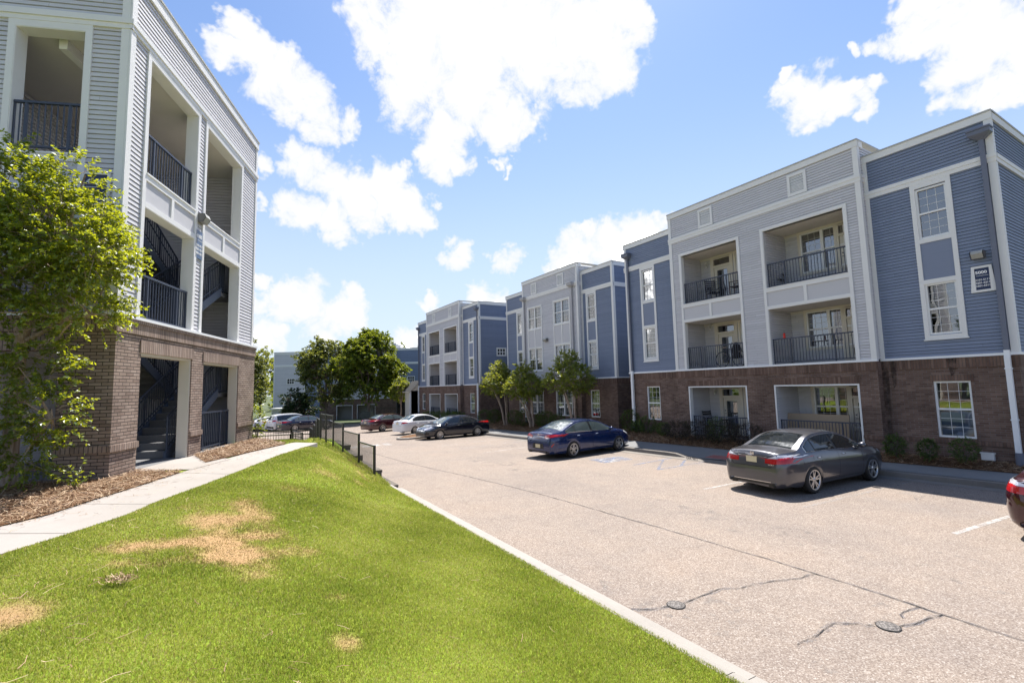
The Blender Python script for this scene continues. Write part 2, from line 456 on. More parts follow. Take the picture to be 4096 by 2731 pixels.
# ------------------------------------------------------------------ terrain
def zl(x, y):
    """asphalt level: falls gently away from the viewer"""
    t = np.maximum(0, np.asarray(y, float)-9.0)
    return -0.0235*t*t/(t+4.0)*1.0 - 0.0
Kx = pl([(-60,17.4),(0,16.85),(4.1,16.45),(6.7,16.25),(9.6,16.2),(11.0,15.15),(12,15.0),(16,15.1),(24,15.05),(46,15.1),(70,15.1)])
Sx = pl([(-60,18.7),(0,18.35),(4.6,18.2),(7.3,17.8),(11.7,17.0),(17,17.2),(46,17.2),(70,17.2)])
pathR = [(-9.0,1.5),(-4.4,4.6),(-2.9,5.8),(-1.9,6.9),(-1.54,7.4),(-1.09,8.11),(-0.86,8.77),(-0.33,9.86),(0.83,12.53),(1.13,13.27),(1.77,14.47),(2.42,15.64)]
pathL = [(-9.6,3.6),(-5.3,6.3),(-3.4,7.55),(-2.32,8.37),(-1.98,8.76),(-1.76,9.37),(-1.29,10.41),(-0.72,11.85),(-0.2,13.0),(0.47,14.35),(1.28,15.55),(1.85,16.40)]
pRx = pl([(p[1], p[0]) for p in pathR])
def fence_x(y): return 3.82 - 0.0379*(np.asarray(y, float)-14.37)
def zlawn(x, y):
    x = np.asarray(x, float); y = np.asarray(y, float)
    top = 1.25 - 0.5*sstep(16.8, 22.5, y) - 1.35*sstep(22.0, 28.5, y)
    ez = np.where(y < 13.8, 0.14, 0.14 + (np.minimum(y, 22.0)-13.8)*0.072)
    ez = ez - 0.9*sstep(22.5, 28.5, y)
    xe = np.where(y < 13.6, 3.98, 4.06)
    xs = np.clip(pRx(y) + 0.55, -1.2, 1.9)
    t = np.clip((x-xs)/(xe-xs), 0, 1)
    s = t*t*(3-2*t)*0.55 + 0.45*t**1.3
    bump = 0.015*np.sin(x*2.1+y*1.3)*np.sin(y*1.7-x*0.6)*np.clip(1-np.abs(t-.5)*2, 0, 1)
    return top + (np.minimum(ez, top)-top)*s + bump

def grid(name, xs, ys, zf, mat, uvs=1.0, smooth=True, attrs=None):
    X, Y = np.meshgrid(xs, ys)
    if callable(zf): Z = zf(X, Y)
    V = np.stack([X, Y, Z], -1).reshape(-1, 3)
    nx, ny = len(xs), len(ys)
    i = np.arange(ny-1)[:, None]*nx + np.arange(nx-1)[None]
    F = np.stack([i, i+1, i+nx+1, i+nx], -1).reshape(-1, 4)
    at = {k: f(X, Y).ravel() for k, f in attrs.items()} if attrs else None
    return np_mesh(name, V, F, mat, uv=V[:, :2], smooth=smooth, attrs=at)

def strip(name, ys, fa, fb, za, zb, mat, n=6, zfun=None):
    """ribbon between two edge functions of y"""
    ys = np.asarray(ys, float)
    t = np.linspace(0, 1, n)
    A, Bx = fa(ys), fb(ys)
    X = A[:, None]*(1-t) + Bx[:, None]*t
    Y = np.repeat(ys[:, None], n, 1)
    Z = zfun(X, Y, t[None]) if zfun else za(ys)[:, None]*(1-t) + zb(ys)[:, None]*t
    V = np.stack([X, Y, Z], -1).reshape(-1, 3)
    i = np.arange(len(ys)-1)[:, None]*n + np.arange(n-1)[None]
    F = np.stack([i, i+1, i+n+1, i+n], -1).reshape(-1, 4)
    return np_mesh(name, V, F, mat, uv=V[:, :2], smooth=True)

# asphalt: old exposed aggregate, pinkish beige
def mat_asphalt():
    m, nt, out = newmat('aged_asphalt'); g = NT(nt)
    tc = g.n('ShaderNodeTexCoord'); o = tc.outputs['Object']
    vo = g.n('ShaderNodeTexVoronoi'); vo.inputs['Scale'].default_value = 75; g.l(o, vo.inputs['Vector'])
    n1 = g.noise(o, 0.30, 6, 0.62); n2 = g.noise(o, 160, 2, 0.6); n3 = g.noise(o, 2.0, 6, 0.65)
    sp = g.n('ShaderNodeSeparateColor'); g.l(vo.outputs['Color'], sp.inputs[0])
    st = g.ramp(sp.outputs[0], [(0, (0.164, 0.126, 0.101)), (0.3, (0.234, 0.183, 0.147)), (0.65, (0.280, 0.225, 0.183)), (0.9, (0.364, 0.308, 0.259)), (1, (0.441, 0.392, 0.343))])
    c = g.mix(g.math('MULTIPLY', n2.outputs[0], 0.35), st, (0.133, 0.108, 0.091))
    blot = g.ramp(n1.outputs[0], [(0.33, (0.86, 0.87, 0.90)), (0.52, (1, 1, 1)), (0.7, (1.06, 1.03, 1.0))])
    c = g.mix(1.0, c, blot, 'MULTIPLY')
    bl2 = g.ramp(n3.outputs[0], [(0.3, (0.90, 0.90, 0.91)), (0.55, (1, 1, 1)), (0.75, (1.03, 1.02, 1.0))])
    c = g.mix(1.0, c, bl2, 'MULTIPLY')
    # tyre-dark bands and oil spots where the cars stand
    mp = g.n('ShaderNodeMapping'); mp.inputs['Location'].default_value = (-14.2, 0, 0); mp.inputs['Scale'].default_value = (0.5, 0.4, 0)
    n4 = g.noise(o, 0.9, 4, 0.6)
    spx = g.n('ShaderNodeSeparateXYZ'); g.l(o, spx.inputs[0])
    band = g.math('SUBTRACT', 1.0, g.math('ABSOLUTE', g.math('MULTIPLY', g.math('SUBTRACT', spx.outputs[0], 14.2), 0.45)), clamp=True)
    f = g.math('MULTIPLY', band, g.ramp(n4.outputs[0], [(0.5, (0, 0, 0)), (0.68, (1, 1, 1))]))
    c = g.mix(g.math('MULTIPLY', f, 0.35), c, (0.22, 0.21, 0.21))
    b = g.bsdf(out, c, 0.85, 0, 0.3)
    g.bump(vo.outputs['Distance'], 0.5, 0.006, b)
    return m
M['asphalt'] = mat_asphalt()
def mat_conc(name, col, cr=0.10):
    m, nt, out = newmat(name); g = NT(nt)
    tc = g.n('ShaderNodeTexCoord'); o = tc.outputs['Object']
    n1 = g.noise(o, 1.1, 7, 0.65); n2 = g.noise(o, 90, 3, 0.6); n3 = g.noise(o, 0.35, 3, 0.5)
    f = g.math('ADD', g.math('MULTIPLY', n1.outputs[0], 0.6), g.math('MULTIPLY', n2.outputs[0], 0.4))
    c = g.mix(f, tuple(x*(1-2.2*cr) for x in col), tuple(min(1, x*(1+1.6*cr)) for x in col))
    st = g.ramp(n3.outputs[0], [(0.35, (0.88, 0.87, 0.85)), (0.6, (1, 1, 1))])
    c = g.mix(1.0, c, st, 'MULTIPLY')
    b = g.bsdf(out, c, 0.85, 0, 0.3)
    g.bump(n2.outputs[0], 0.25, 0.004, b)
    return m
M['concrete'] = mat_conc('pale_concrete', (0.345, 0.315, 0.288), 0.13)
M['kerb'] = mat_conc('kerb_concrete', (0.335, 0.31, 0.28), 0.17)
M['walk'] = mat_conc('grey_sidewalk_concrete', (0.20, 0.20, 0.20), 0.16)
M['kerbd'] = mat_conc('weathered_kerb_concrete', (0.23, 0.205, 0.18), 0.25)
def mat_mulch():
    m, nt, out = newmat('pine_straw_ground'); g = NT(nt)
    tc = g.n('ShaderNodeTexCoord'); o = tc.outputs['Object']
    n1 = g.noise(o, 30, 6, 0.75, 1.5); n2 = g.noise(o, 1.5, 4, 0.6)
    c = g.ramp(n1.outputs[0], [(0.3, (0.045, 0.024, 0.014)), (0.5, (0.16, 0.085, 0.045)), (0.62, (0.27, 0.16, 0.09)), (0.8, (0.38, 0.25, 0.15))])
    c = g.mix(g.math('MULTIPLY', n2.outputs[0], 0.4), c, (0.10, 0.055, 0.03))
    b = g.bsdf(out, c, 0.95, 0, 0.1)
    g.bump(n1.outputs[0], 0.8, 0.03, b)
    return m
M['mulch'] = mat_mulch()

# --- dead patches of the lawn, in metres on the ground
def patch_field(x, y):
    x = np.asarray(x, float); y = np.asarray(y, float)
    w = 0.16*np.sin(7*x+2*y+1)+0.13*np.sin(3*x-8*y)+0.10*np.sin(17*x+5*y)*np.sin(13*y-4*x)+0.08*np.sin(31*x-9*y)*np.sin(27*y+11*x)
    f = np.zeros_like(x)
    for cx, cy, rx, ry, a in [(0.12,6.4,.66,.80,1.15),(0.1,7.5,.52,.85,1.0),(-.35,6.6,.66,.44,1.05),(0.25,8.1,.38,.5,.9),(0.35,7.0,.30,.5,1),(0.45,5.85,.18,.25,.7),(-.85,6.0,.12,.16,.7),(-1.32,5.02,.30,.32,1),(0.85,3.97,.10,.14,.8),(-.22,3.42,.13,.12,.8),(-.42,3.0,.3,.16,.9),(1.9,11.6,.35,.5,.5),(2.75,11.8,.14,.5,.5),(2.3,13.4,.2,.3,.45),(0.55,3.3,.2,.12,.5),(1.2,9.6,.3,.25,.4),(0.95,4.9,.15,.12,.5),(3.2,13.2,.12,.9,.6),(3.5,15.5,.12,1.2,.6)]:
        r = np.hypot((x-cx)/rx, (y-cy)/ry)
        f = np.maximum(f, a*np.clip(1.25 - r + w*1.6, 0, 1))
    return f
def lush_field(x, y):
    x = np.asarray(x, float); y = np.asarray(y, float)
    v = 0.5+0.22*np.sin(1.3*x+.7*y+.5)*np.sin(.9*y-.5*x)+0.15*np.sin(3.1*x-1.7*y)+0.13*np.sin(5.3*y+2.3*x)*np.sin(4.1*x)
    return np.clip(v, 0, 1)
def mat_soil():
    m, nt, out = newmat('lawn_ground'); g = NT(nt)
    tc = g.n('ShaderNodeTexCoord'); o = tc.outputs['Object']
    n1 = g.noise(o, 55, 6, 0.75, 0.8); n2 = g.noise(o, 3.5, 5, 0.65)
    at = g.n('ShaderNodeAttribute'); at.attribute_name = 'dry'
    gr = g.ramp(n1.outputs[0], [(0.25, (0.07, 0.112, 0.013)), (0.5, (0.21, 0.285, 0.028)), (0.75, (0.38, 0.43, 0.06))])
    g2 = g.ramp(n2.outputs[0], [(0.3, (0.75, 0.85, 0.8)), (0.6, (1, 1, 1)), (0.8, (1.15, 1.05, .9))])
    gr = g.mix(1.0, gr, g2, 'MULTIPLY')
    dr = g.ramp(n1.outputs[0], [(0.25, (0.20, 0.11, 0.045)), (0.5, (0.37, 0.235, 0.115)), (0.75, (0.52, 0.38, 0.215))])
    c = g.mix(at.outputs['Fac'], gr, dr)
    b = g.bsdf(out, c, 0.95, 0, 0.1)
    g.bump(n1.outputs[0], 0.7, 0.02, b)
    return m
M['soil'] = mat_soil()

M['turf'] = m_plain('dark_far_turf', (0.060, 0.080, 0.026), .95, var=.35, scale=.6)  # colour darkened for tree shade and to cut green bounce
# one wide sheet to the horizon
xs = np.array([-900,-300,-120,-60,-30,0,30,60,120,300,900.]); ys = np.array([-900,-300,-100,-40,0,20,45,60,80,100,130,200,400,900.])
o = grid('ground', xs, ys, lambda x, y: -0.9 + np.minimum(0, zl(x, np.clip(y, 0, 110)))*0.9 - 0.0*x, M['turf'], attrs={'dry': lambda x, y: 0*x+.3})
tag(o, 'wide grassy ground reaching past the buildings to the horizon', 'ground', kind='structure')

# parking lot, right of the retaining wall and the whole far part
xs = np.concatenate([np.linspace(3.9, 8, 6), np.linspace(9, 17.6, 9)]); ys = np.concatenate([np.linspace(-60, 0, 7), np.linspace(2, 28, 27)])
o1 = grid('parking_lot', xs, ys, lambda x, y: zl(x, y), M['asphalt'])
tag(o1, 'sunlit beige aggregate asphalt of the parking lot in front of the apartments', 'parking lot', kind='structure')
xs = np.linspace(-60, 17.6, 24); ys = np.linspace(28, 55.5, 28)
o = grid('driveway', xs, ys, lambda x, y: zl(x, y), M['asphalt'])
tag(o, 'sunlit beige driveway beyond the fence at the far end of the lot', 'driveway', kind='structure')

# lawn
xs = np.concatenate([np.linspace(-15, -6, 5), np.arange(-5.5, 4.0, 0.1), [4.02]]); ys = np.concatenate([np.linspace(-7, 0.5, 6), np.arange(0.7, 18, 0.1), np.linspace(18.2, 28.6, 30)])
o = grid('lawn', xs, ys, zlawn, M['soil'], attrs={'dry': lambda x, y: np.clip(patch_field(x, y), 0, 1)})
tag(o, 'mown lawn sloping from the footpath down to the kerb, with dry brown patches', 'lawn', kind='structure')

o = grid('unseen_asphalt', np.linspace(-60, 3.85, 12), np.linspace(-60, -7, 10), lambda x, y: 0*x+.12, M['asphalt'])
tag(o, 'unseen asphalt added behind the viewer to keep green bounce off the walls', 'driveway', kind='structure')  # added out of view so shaded walls pick up less green
# ------------------------------------------------------------------ footpath, beds, kerbs
def poly_sheet(name, pts, z, mat, thick=0.0):
    mb = MB()
    top = [(p[0], p[1], z if not callable(z) else z(*p)) for p in pts]
    mb.face(top)
    return mb.build(name, mat)
def ribbon(name, A, B_, zf, mat, lift=0.0):
    """quad strip between two polylines with the same number of points"""
    mb = MB()
    for i in range(len(A)-1):
        q = [A[i], B_[i], B_[i+1], A[i+1]]
        mb.face([(p[0], p[1], zf(p[0], p[1])+lift) for p in q])
    return mb.build(name, mat)
def resample(P, n):
    P = np.array(P, float); d = np.r_[0, np.cumsum(np.hypot(*np.diff(P, axis=0).T))]
    t = np.linspace(0, d[-1], n)
    return np.stack([np.interp(t, d, P[:, 0]), np.interp(t, d, P[:, 1])], 1)
Rr = resample(pathR, 60); Lr = resample(pathL, 60)
mb = MB()
for i in range(59):
    a, b, c, d = Lr[i], Rr[i], Rr[i+1], Lr[i+1]
    mb.face([(a[0], a[1], 1.262), (b[0], b[1], 1.262), (c[0], c[1], 1.262), (d[0], d[1], 1.262)])
    mb.face([(b[0], b[1], 1.262), (b[0], b[1], 1.10), (c[0], c[1], 1.10), (c[0], c[1], 1.262)])
o = mb.build('footpath', M['concrete'])
tag(o, 'pale concrete footpath curving past the stair entrance', 'footpath', kind='structure')
# expansion joints of the path
mb = MB()
for (a, b) in (((-1.74,9.36),(-0.87,8.70)),((-2.22,7.97),(-1.50,7.47)),((-0.75,11.8),(0.12,10.9)),((0.45,14.3),(1.3,13.6)),((-3.3,7.5),(-2.6,6.1))):
    a = Vector((*a, 1.2665)); b = Vector((*b, 1.2665)); n = (b-a).normalized().cross(Vector((0,0,1)))*0.006
    mb.face([a-n, b-n, b+n, a+n])
M['joint'] = m_plain('joint_sealant', (0.20, 0.185, 0.165), 0.9)  # plain dark tone of the joint filler
o = mb.build('path_joint', M['joint']); tag(o, 'thin dark expansion joints across the footpath', 'path joint', kind='structure')
# walk into the stairwell
o = poly_sheet('entrance_slab', [(-1.62,12.72),(-0.55,12.1),(0.15,13.4),(-0.72,14.92)], 1.268, M['concrete'])
tag(o, 'concrete slab leading from the footpath into the stairwell', 'entrance slab', kind='structure')

# pine-straw beds beside the path
def bed_near(name, pts, label):
    o = poly_sheet(name, pts, 1.276, M['mulch']); tag(o, label, 'mulch bed', kind='structure'); return o
NB1 = [(-9.6,3.6),(-5.3,6.3),(-3.4,7.55),(-2.32,8.37),(-1.98,8.76),(-1.76,9.37),(-1.29,10.41),(-0.72,11.85),(-1.62,12.72),(-1.9,11.75),(-9.5,14.6),(-14,10)]
NB2 = [(-0.35,13.05),(0.47,14.35),(1.28,15.55),(1.6,16.0),(0.95,18.7),(-0.66,14.92)]
bed_near('mulch_bed', NB1, 'pine straw bed at the corner of the near building, left of the footpath')
bed_near('mulch_bed', NB2, 'pine straw strip between the footpath and the brick piers')

# left kerb with its gutter pan
mb = MB()
ysk = np.concatenate([np.arange(-60, 0, 3.0), np.arange(0, 13.61, 3.0), [13.72]])
prof = [(3.90, -.05), (3.93, .135), (3.95, .150), (4.06, .150), (4.10, .135), (4.14, .035), (4.20, .018), (4.40, .012), (4.405, -.05)]
for a, b in zip(ysk[:-1], ysk[1:]):
    b2 = b-0.008
    for (x0, z0), (x1, z1) in zip(prof[:-1], prof[1:]):
        mb.face([(x0, a, z0), (x1, a, z1), (x1, b2, z1), (x0, b2, z0)])
    mb.face([(x, b2, z) for x, z in prof[::-1]])
o = mb.build('kerb', M['kerb']); tag(o, 'pale concrete kerb and gutter along the lawn', 'kerb', kind='structure')

# right kerb, sidewalk, bed
ysr = np.concatenate([np.arange(-60, 0, 6.0), np.arange(0, 55.6, 0.5)])
ramp = lambda y: sstep(9.2, 10.3, y)*(1-sstep(12.2, 13.2, y))
kh = lambda y: 0.155 - 0.14*ramp(y)
mb = MB()
for a, b in zip(ysr[:-1], ysr[1:]):
    for dx0, dz0, dx1, dz1 in ((0.42, .008, 0.05, .016), (0.05, .016, 0.02, 1), (0.02, 1, -0.01, 1), (-0.01, 1, -0.14, 1)):
        def P_(y, dx, dz, edge=False):
            h = kh(y); z = float(zl(0, y)) + (dz if dz < 1 else h - (0.015 if dx == 0.02 else 0))
            return (float(Kx(y))-dx if dx > 0 else float(Kx(y))-dx, y, z)
        mb.face([P_(a, dx0, dz0), P_(a, dx1, dz1), P_(b, dx1, dz1), P_(b, dx0, dz0)][::-1])
o = mb.build('kerb', M['kerbd']); tag(o, 'stained concrete kerb along the parking bays', 'kerb', kind='structure')
rampx = lambda X, Y: np.clip(1-(X-15.0)/1.7, 0, 1)
def zwalk(X, Y, t=None):
    return zl(X, Y) + 0.155 - 0.14*ramp(Y)*rampx(X, Y) + 0.01
o = strip('sidewalk', ysr, lambda y: Kx(y)+0.13, lambda y: Sx(y), None, None, M['walk'], 8, zwalk)
tag(o, 'grey concrete sidewalk between the parking bays and the planting bed', 'sidewalk', kind='structure')
zwall_f = pl([(-60, .36), (19.5, .34), (21.5, .16), (34, .10), (36, .02), (70, -.1)])
def zbed(X, Y, t): return (zl(X, Y)+0.172)*(1-t) + zwall_f(Y)*t + 0.05*np.sin(t*math.pi)
o = strip('planting_bed', ysr, lambda y: Sx(y)-0.02, lambda y: 0*y+21.5, None, None, M['mulch'], 8, lambda X, Y, t: (zl(X, Y)+0.172)*(1-np.clip(t*2.2, 0, 1)) + zwall_f(Y)*np.clip(t*2.2, 0, 1) + 0.05*np.sin(np.clip(t*2.2, 0, 1)*math.pi))
tag(o, 'pine straw bed along the foot of the apartment facades', 'planting bed', kind='structure')
# red tactile pad on the ramp
M['tact'] = m_plain('faded_red_paver', (0.30, 0.11, 0.10), 0.8, var=0.2, scale=8)
mb = MB()
for i in range(9):
    for j in range(4):
        y0, x0 = 10.75+i*0.13, 15.35+j*0.13
        mb.box(x0, x0+.12, y0, y0+.12, float(zwalk(np.array(x0), np.array(y0)))-.03, float(zwalk(np.array(x0+.06), np.array(y0+.06)))+.006)
o = mb.build('tactile_paving', M['tact']); tag(o, 'faded red tactile pad on the kerb ramp behind the grey sedan', 'tactile pad')

# ------------------------------------------------------------------ retaining wall, in stepped block courses
M['block'] = m_brick('retaining_wall_block', [(0.10,0.085,0.07),(0.15,0.13,0.11),(0.19,0.165,0.14),(0.24,0.21,0.18)], (0.06,0.05,0.045), bw=0.42, bh=0.2, mw=0.012)
steps = [(13.70, 13.95, -.10), (13.95, 15.62, .06), (15.62, 18.15, .26), (18.15, 20.14, .45), (20.14, 22.6, .64), (22.6, 24.4, .46), (24.4, 26.2, .22), (26.2, 28.2, -.02)]
wl = empty('retaining_wall', (4.18, 20, -.1), label='low stepped retaining wall of grey blocks below the black fence', cat='retaining wall')
mb = MB(); mc = MB()
for y0, y1, zt in steps:
    x0 = 4.10; x1 = 4.36
    mb.box(x0-4.18, x1-4.18, y0-20, y1-20, -.8, zt+.1-.075)
    n = max(1, round((y1-y0)/0.45))
    for i in range(n):
        a = y0+(y1-y0)*i/n; b = y0+(y1-y0)*(i+1)/n-.008
        mc.box(x0-.02-4.18, x1+.02-4.18, a-20, b-20, zt+.1-.075, zt+.1)
mb.build('block_course', M['block'], wl); mc.build('cap_block', M['block'], wl)

# ------------------------------------------------------------------ fence panels (each bay a thing, posts its parts)
def picket_bay(mb, a, b, z0, z1, gap=0.105, rail=0.036, bal=0.013, bot=0.09, mid=None):
    """pickets and two rails between points a and b (xy), from z0 to z1"""
    a = Vector((a[0], a[1], 0)); b = Vector((b[0], b[1], 0)); d = b-a; L = d.length; d.normalize()
    nrm = Vector((d.y, -d.x, 0))
    Mx = Matrix((( d.x, nrm.x, 0, a.x), (d.y, nrm.y, 0, a.y), (0, 0, 1, 0), (0, 0, 0, 1)))
    mb.box(0, L, -rail/2, rail/2, z1-rail, z1, M=Mx)
    mb.box(0, L, -rail*.4, rail*.4, z0+bot, z0+bot+rail*.8, M=Mx)
    if mid: mb.box(0, L, -rail*.4, rail*.4, mid, mid+rail*.8, M=Mx)
    n = max(1, int(round(L/gap)))
    for i in range(1, n):
        x = L*i/n
        mb.box(x-bal/2, x+bal/2, -bal/2, bal/2, z0+bot+rail*.5, z1-rail*.9, M=Mx, skip='bt')
posts = [(14.45, 1.17, .02), (16.12, 1.40, .22), (18.20, 1.63, .44), (19.72, 1.87, .62), (20.98, 1.87, .70), (22.05, 1.87, .62)]
labels = ['nearest black picket fence panel, lowest of the stepped row by the lawn', 'second black picket fence panel from the kerb end, one step above the nearest', 'third black picket fence panel from the kerb end, above the tallest block step', 'first of the two topmost black fence panels, nearer the kerb', 'second of the two topmost black fence panels, at the crest of the lawn']
lvl = [1.17, 1.40, 1.63, 1.87, 1.87]
for i in range(5):
    y0, y1 = posts[i][0], posts[i+1][0]
    z1 = lvl[i]; z0 = z1-1.12
    e = empty('fence_panel', (float(fence_x(y0)), y0, posts[i][2]), label=labels[i], cat='fence panel', group='black fence panels stepping up the lawn edge')
    ox, oy, oz = e.location
    mb = MB()
    picket_bay(mb, (float(fence_x(y0))-ox, 0.03), (float(fence_x(y1))-ox, y1-y0-.03), z0-oz, z1-oz)
    mb.build('picket_panel', M['black'], e)
    mp = MB()
    pz = max(z1, lvl[i-1] if i else 0)
    mp.box(-.032, .032, -.032, .032, posts[i][2]-oz-.25, z1-oz+.012); mp.build('post', M['black'], e)
    if i == 4:
        mp = MB(); dx = float(fence_x(y1))-ox
        mp.box(dx-.032, dx+.032, y1-y0-.032, y1-y0+.032, .0-.25, z1-oz+.012); mp.build('post', M['black'], e)
# panels beyond the crest, stepping down towards the driveway
pp = [(3.53, 22.05), (3.66, 23.75), (3.85, 25.4), (4.0, 27.05), (4.05, 28.7)]
lv2 = [1.60, 1.40, 1.12, .86]
lb2 = ['black fence panel just past the crest of the lawn, first of the descending row', 'second descending black fence panel past the crest', 'third descending black fence panel past the crest', 'last and lowest black fence panel by the driveway']
for i in range(4):
    (xa, ya), (xb, yb) = pp[i], pp[i+1]
    e = empty('fence_panel', (xb, yb, lv2[i]-1.2), label=lb2[i], cat='fence panel', group='black fence panels stepping down to the driveway')
    mb = MB(); picket_bay(mb, (xa-xb, ya-yb+.03), (0, -.03), .08, 1.2); mb.build('picket_panel', M['black'], e)
    mp = MB(); mp.box(-.04, .04, -.04, .04, -.9, 1.21); mp.build('post', M['black'], e)

# low ramp railings behind the crest
def ramp_rail(pts, zt, h, label, name='ramp_railing'):
    e = empty(name, (pts[0][0], pts[0][1], zt-h), label=label, cat='railing', group='black railings of the sunken ramp')
    mb = MB(); mp = MB()
    for (a, b) in zip(pts[:-1], pts[1:]):
        a2 = (a[0]-pts[0][0], a[1]-pts[0][1]); b2 = (b[0]-pts[0][0], b[1]-pts[0][1])
        picket_bay(mb, a2, b2, 0, h, gap=.13, rail=.05, mid=h-.28)
        for q in (a2, b2): mp.box(q[0]-.03, q[0]+.03, q[1]-.03, q[1]+.03, -.5, h+.01)
    mb.build('picket_panel', M['black'], e); mp.build('post', M['black'], e)
ramp_rail([(1.30, 28.6), (3.0, 28.2), (4.05, 28.9)][:2] + [(4.35, 27.6)], .60, .95, 'nearer black ramp railing with a square end in front of the parked cars')
ramp_rail([(1.2, 30.2), (3.2, 29.7), (4.25, 29.3)], .72, .95, 'farther black ramp railing behind the nearer one')
ramp_rail([(3.25, 29.5), (3.55, 27.9)], .67, .95, 'short slanting black railing joining the two ramp railings')

# ------------------------------------------------------------------ painted lines, cracks, covers
def mat_worn(name, col, lo=0.42, hi=0.58, sc=9.0):
    m, nt, out = newmat(name); g = NT(nt)
    tc = g.n('ShaderNodeTexCoord'); o = tc.outputs['Object']
    n1 = g.noise(o, sc, 6, 0.75); n2 = g.noise(o, 1.2, 3, 0.6)
    f = g.math('ADD', g.math('MULTIPLY', n1.outputs[0], 0.7), g.math('MULTIPLY', n2.outputs[0], 0.3))
    a = g.n('ShaderNodeMapRange'); g.l(f, a.inputs[0]); a.inputs[1].default_value = lo; a.inputs[2].default_value = hi
    b = g.bsdf(None, col, 0.75, 0, 0.3); tr = g.n('ShaderNodeBsdfTransparent')
    mx = g.n('ShaderNodeMixShader'); g.l(a.outputs[0], mx.inputs[0]); g.l(tr.outputs[0], mx.inputs[1]); g.l(b.outputs[0], mx.inputs[2]); g.l(mx.outputs[0], out.inputs[0])
    return m
M['line'] = mat_worn('worn_white_paint', (0.52, 0.50, 0.48), .38, .66)
M['linef'] = mat_worn('faint_white_paint', (0.42, 0.39, 0.37), .44, .78)
M['bluep'] = mat_worn('worn_blue_paint', (0.17, 0.23, 0.36), .40, .70, 6)
M['seal'] = mat_worn('crack_sealant', (0.155, 0.155, 0.175), .44, .86, 10)
M['crack'] = mat_worn('open_crack', (0.022, 0.020, 0.020), .30, .48, 18)
M['stain'] = mat_worn('faded_asphalt_stain', (0.21, 0.195, 0.185), .52, .85, 2.5)
def on_lot(pts, lift): return [(p[0], p[1], float(zl(p[0], p[1]))+lift) for p in pts]
def line_strip(mb, pts, w, lift, wob=0.0, seed=0):
    r = random.Random(seed); L = []
    for i, p in enumerate(pts):
        q = pts[min(i+1, len(pts)-1)]; q0 = pts[max(i-1, 0)]
        d = Vector((q[0]-q0[0], q[1]-q0[1])); d.normalize(); n = Vector((-d.y, d.x))
        ww = w[i] if hasattr(w, '__len__') else w
        ww *= 1+wob*(r.random()-.5)*2
        L.append(((p[0]-n.x*ww/2, p[1]-n.y*ww/2), (p[0]+n.x*ww/2, p[1]+n.y*ww/2)))
    for (a, b), (c, d) in zip(L[:-1], L[1:]):
        mb.face(on_lot([a, c, d, b], lift))
lines = [((10.87,8.53),(16.1,8.5),'line'),((11.0,6.06),(16.0,5.85),'linef'),((11.22,3.58),(16.2,3.15),'line'),((11.3,1.0),(16.4,.5),'line'),
 ((10.75,17.5),(14.7,18.1),'linef'),((10.3,20.0),(14.7,20.8),'line'),((10.25,22.5),(14.7,23.3),'line'),((10.15,24.7),(14.7,25.6),'line'),((10.7,15.0),(14.6,15.3),'linef')]
for i, (a, b, k) in enumerate(lines):
    mb = MB(); n = 14
    line_strip(mb, [(lerp(a[0],b[0],t/n), lerp(a[1],b[1],t/n)) for t in range(n+1)], .10, .005)
    o = mb.build('bay_line', M[k])
    tag(o, 'worn white bay line painted on the asphalt', 'bay line', kind='structure')
# blue wheelchair square
e = empty('wheelchair_symbol', (12.75, 14.0, float(zl(0, 14))), rz=R(-97), label='faded blue and white wheelchair symbol painted on the asphalt beside the blue sedan', cat='road marking')
mb = MB(); mb.face([(-.62,-.72,.006),(.62,-.72,.006),(.62,.72,.006),(-.62,.72,.006)]); mb.build('blue_square', M['bluep'], e)
mb = MB()
def arc(cx, cy, r, a0, a1, n=16): return [(cx+r*math.cos(R(lerp(a0,a1,i/n))), cy+r*math.sin(R(lerp(a0,a1,i/n)))) for i in range(n+1)]
def flat_strip(mb, pts, w, z):
    for a, b in zip(pts[:-1], pts[1:]):
        d = Vector((b[0]-a[0], b[1]-a[1])); d.normalize(); n = Vector((-d.y, d.x))*w/2
        mb.face([(a[0]-n.x,a[1]-n.y,z),(b[0]-n.x,b[1]-n.y,z),(b[0]+n.x,b[1]+n.y,z),(a[0]+n.x,a[1]+n.y,z)])
flat_strip(mb, arc(-.05,-.2,.30,160,395), .09, .010)
flat_strip(mb, [(-.1,.38),(-.05,-.05),(.25,-.05),(.38,-.42)], .10, .010)
flat_strip(mb, arc(-.1,.5,.06,0,360,10), .07, .010)
flat_strip(mb, [(-.07,.18),(.2,.18)], .07, .010)
mb.build('white_figure', M['line'], e)
for k, (a, b) in enumerate([((12.2,11.35),(15.0,11.45)),((12.4,12.6),(14.9,12.9)),((12.3,11.4),(14.0,12.7)),((13.4,11.4),(14.9,12.4))]):
    mb = MB(); line_strip(mb, [(lerp(a[0],b[0],t/10), lerp(a[1],b[1],t/10)) for t in range(11)], .09, .005)
    tag(mb.build('hatch_line', M['bluep']), 'faded blue hatch line beside the wheelchair bay', 'hatch line', kind='structure')
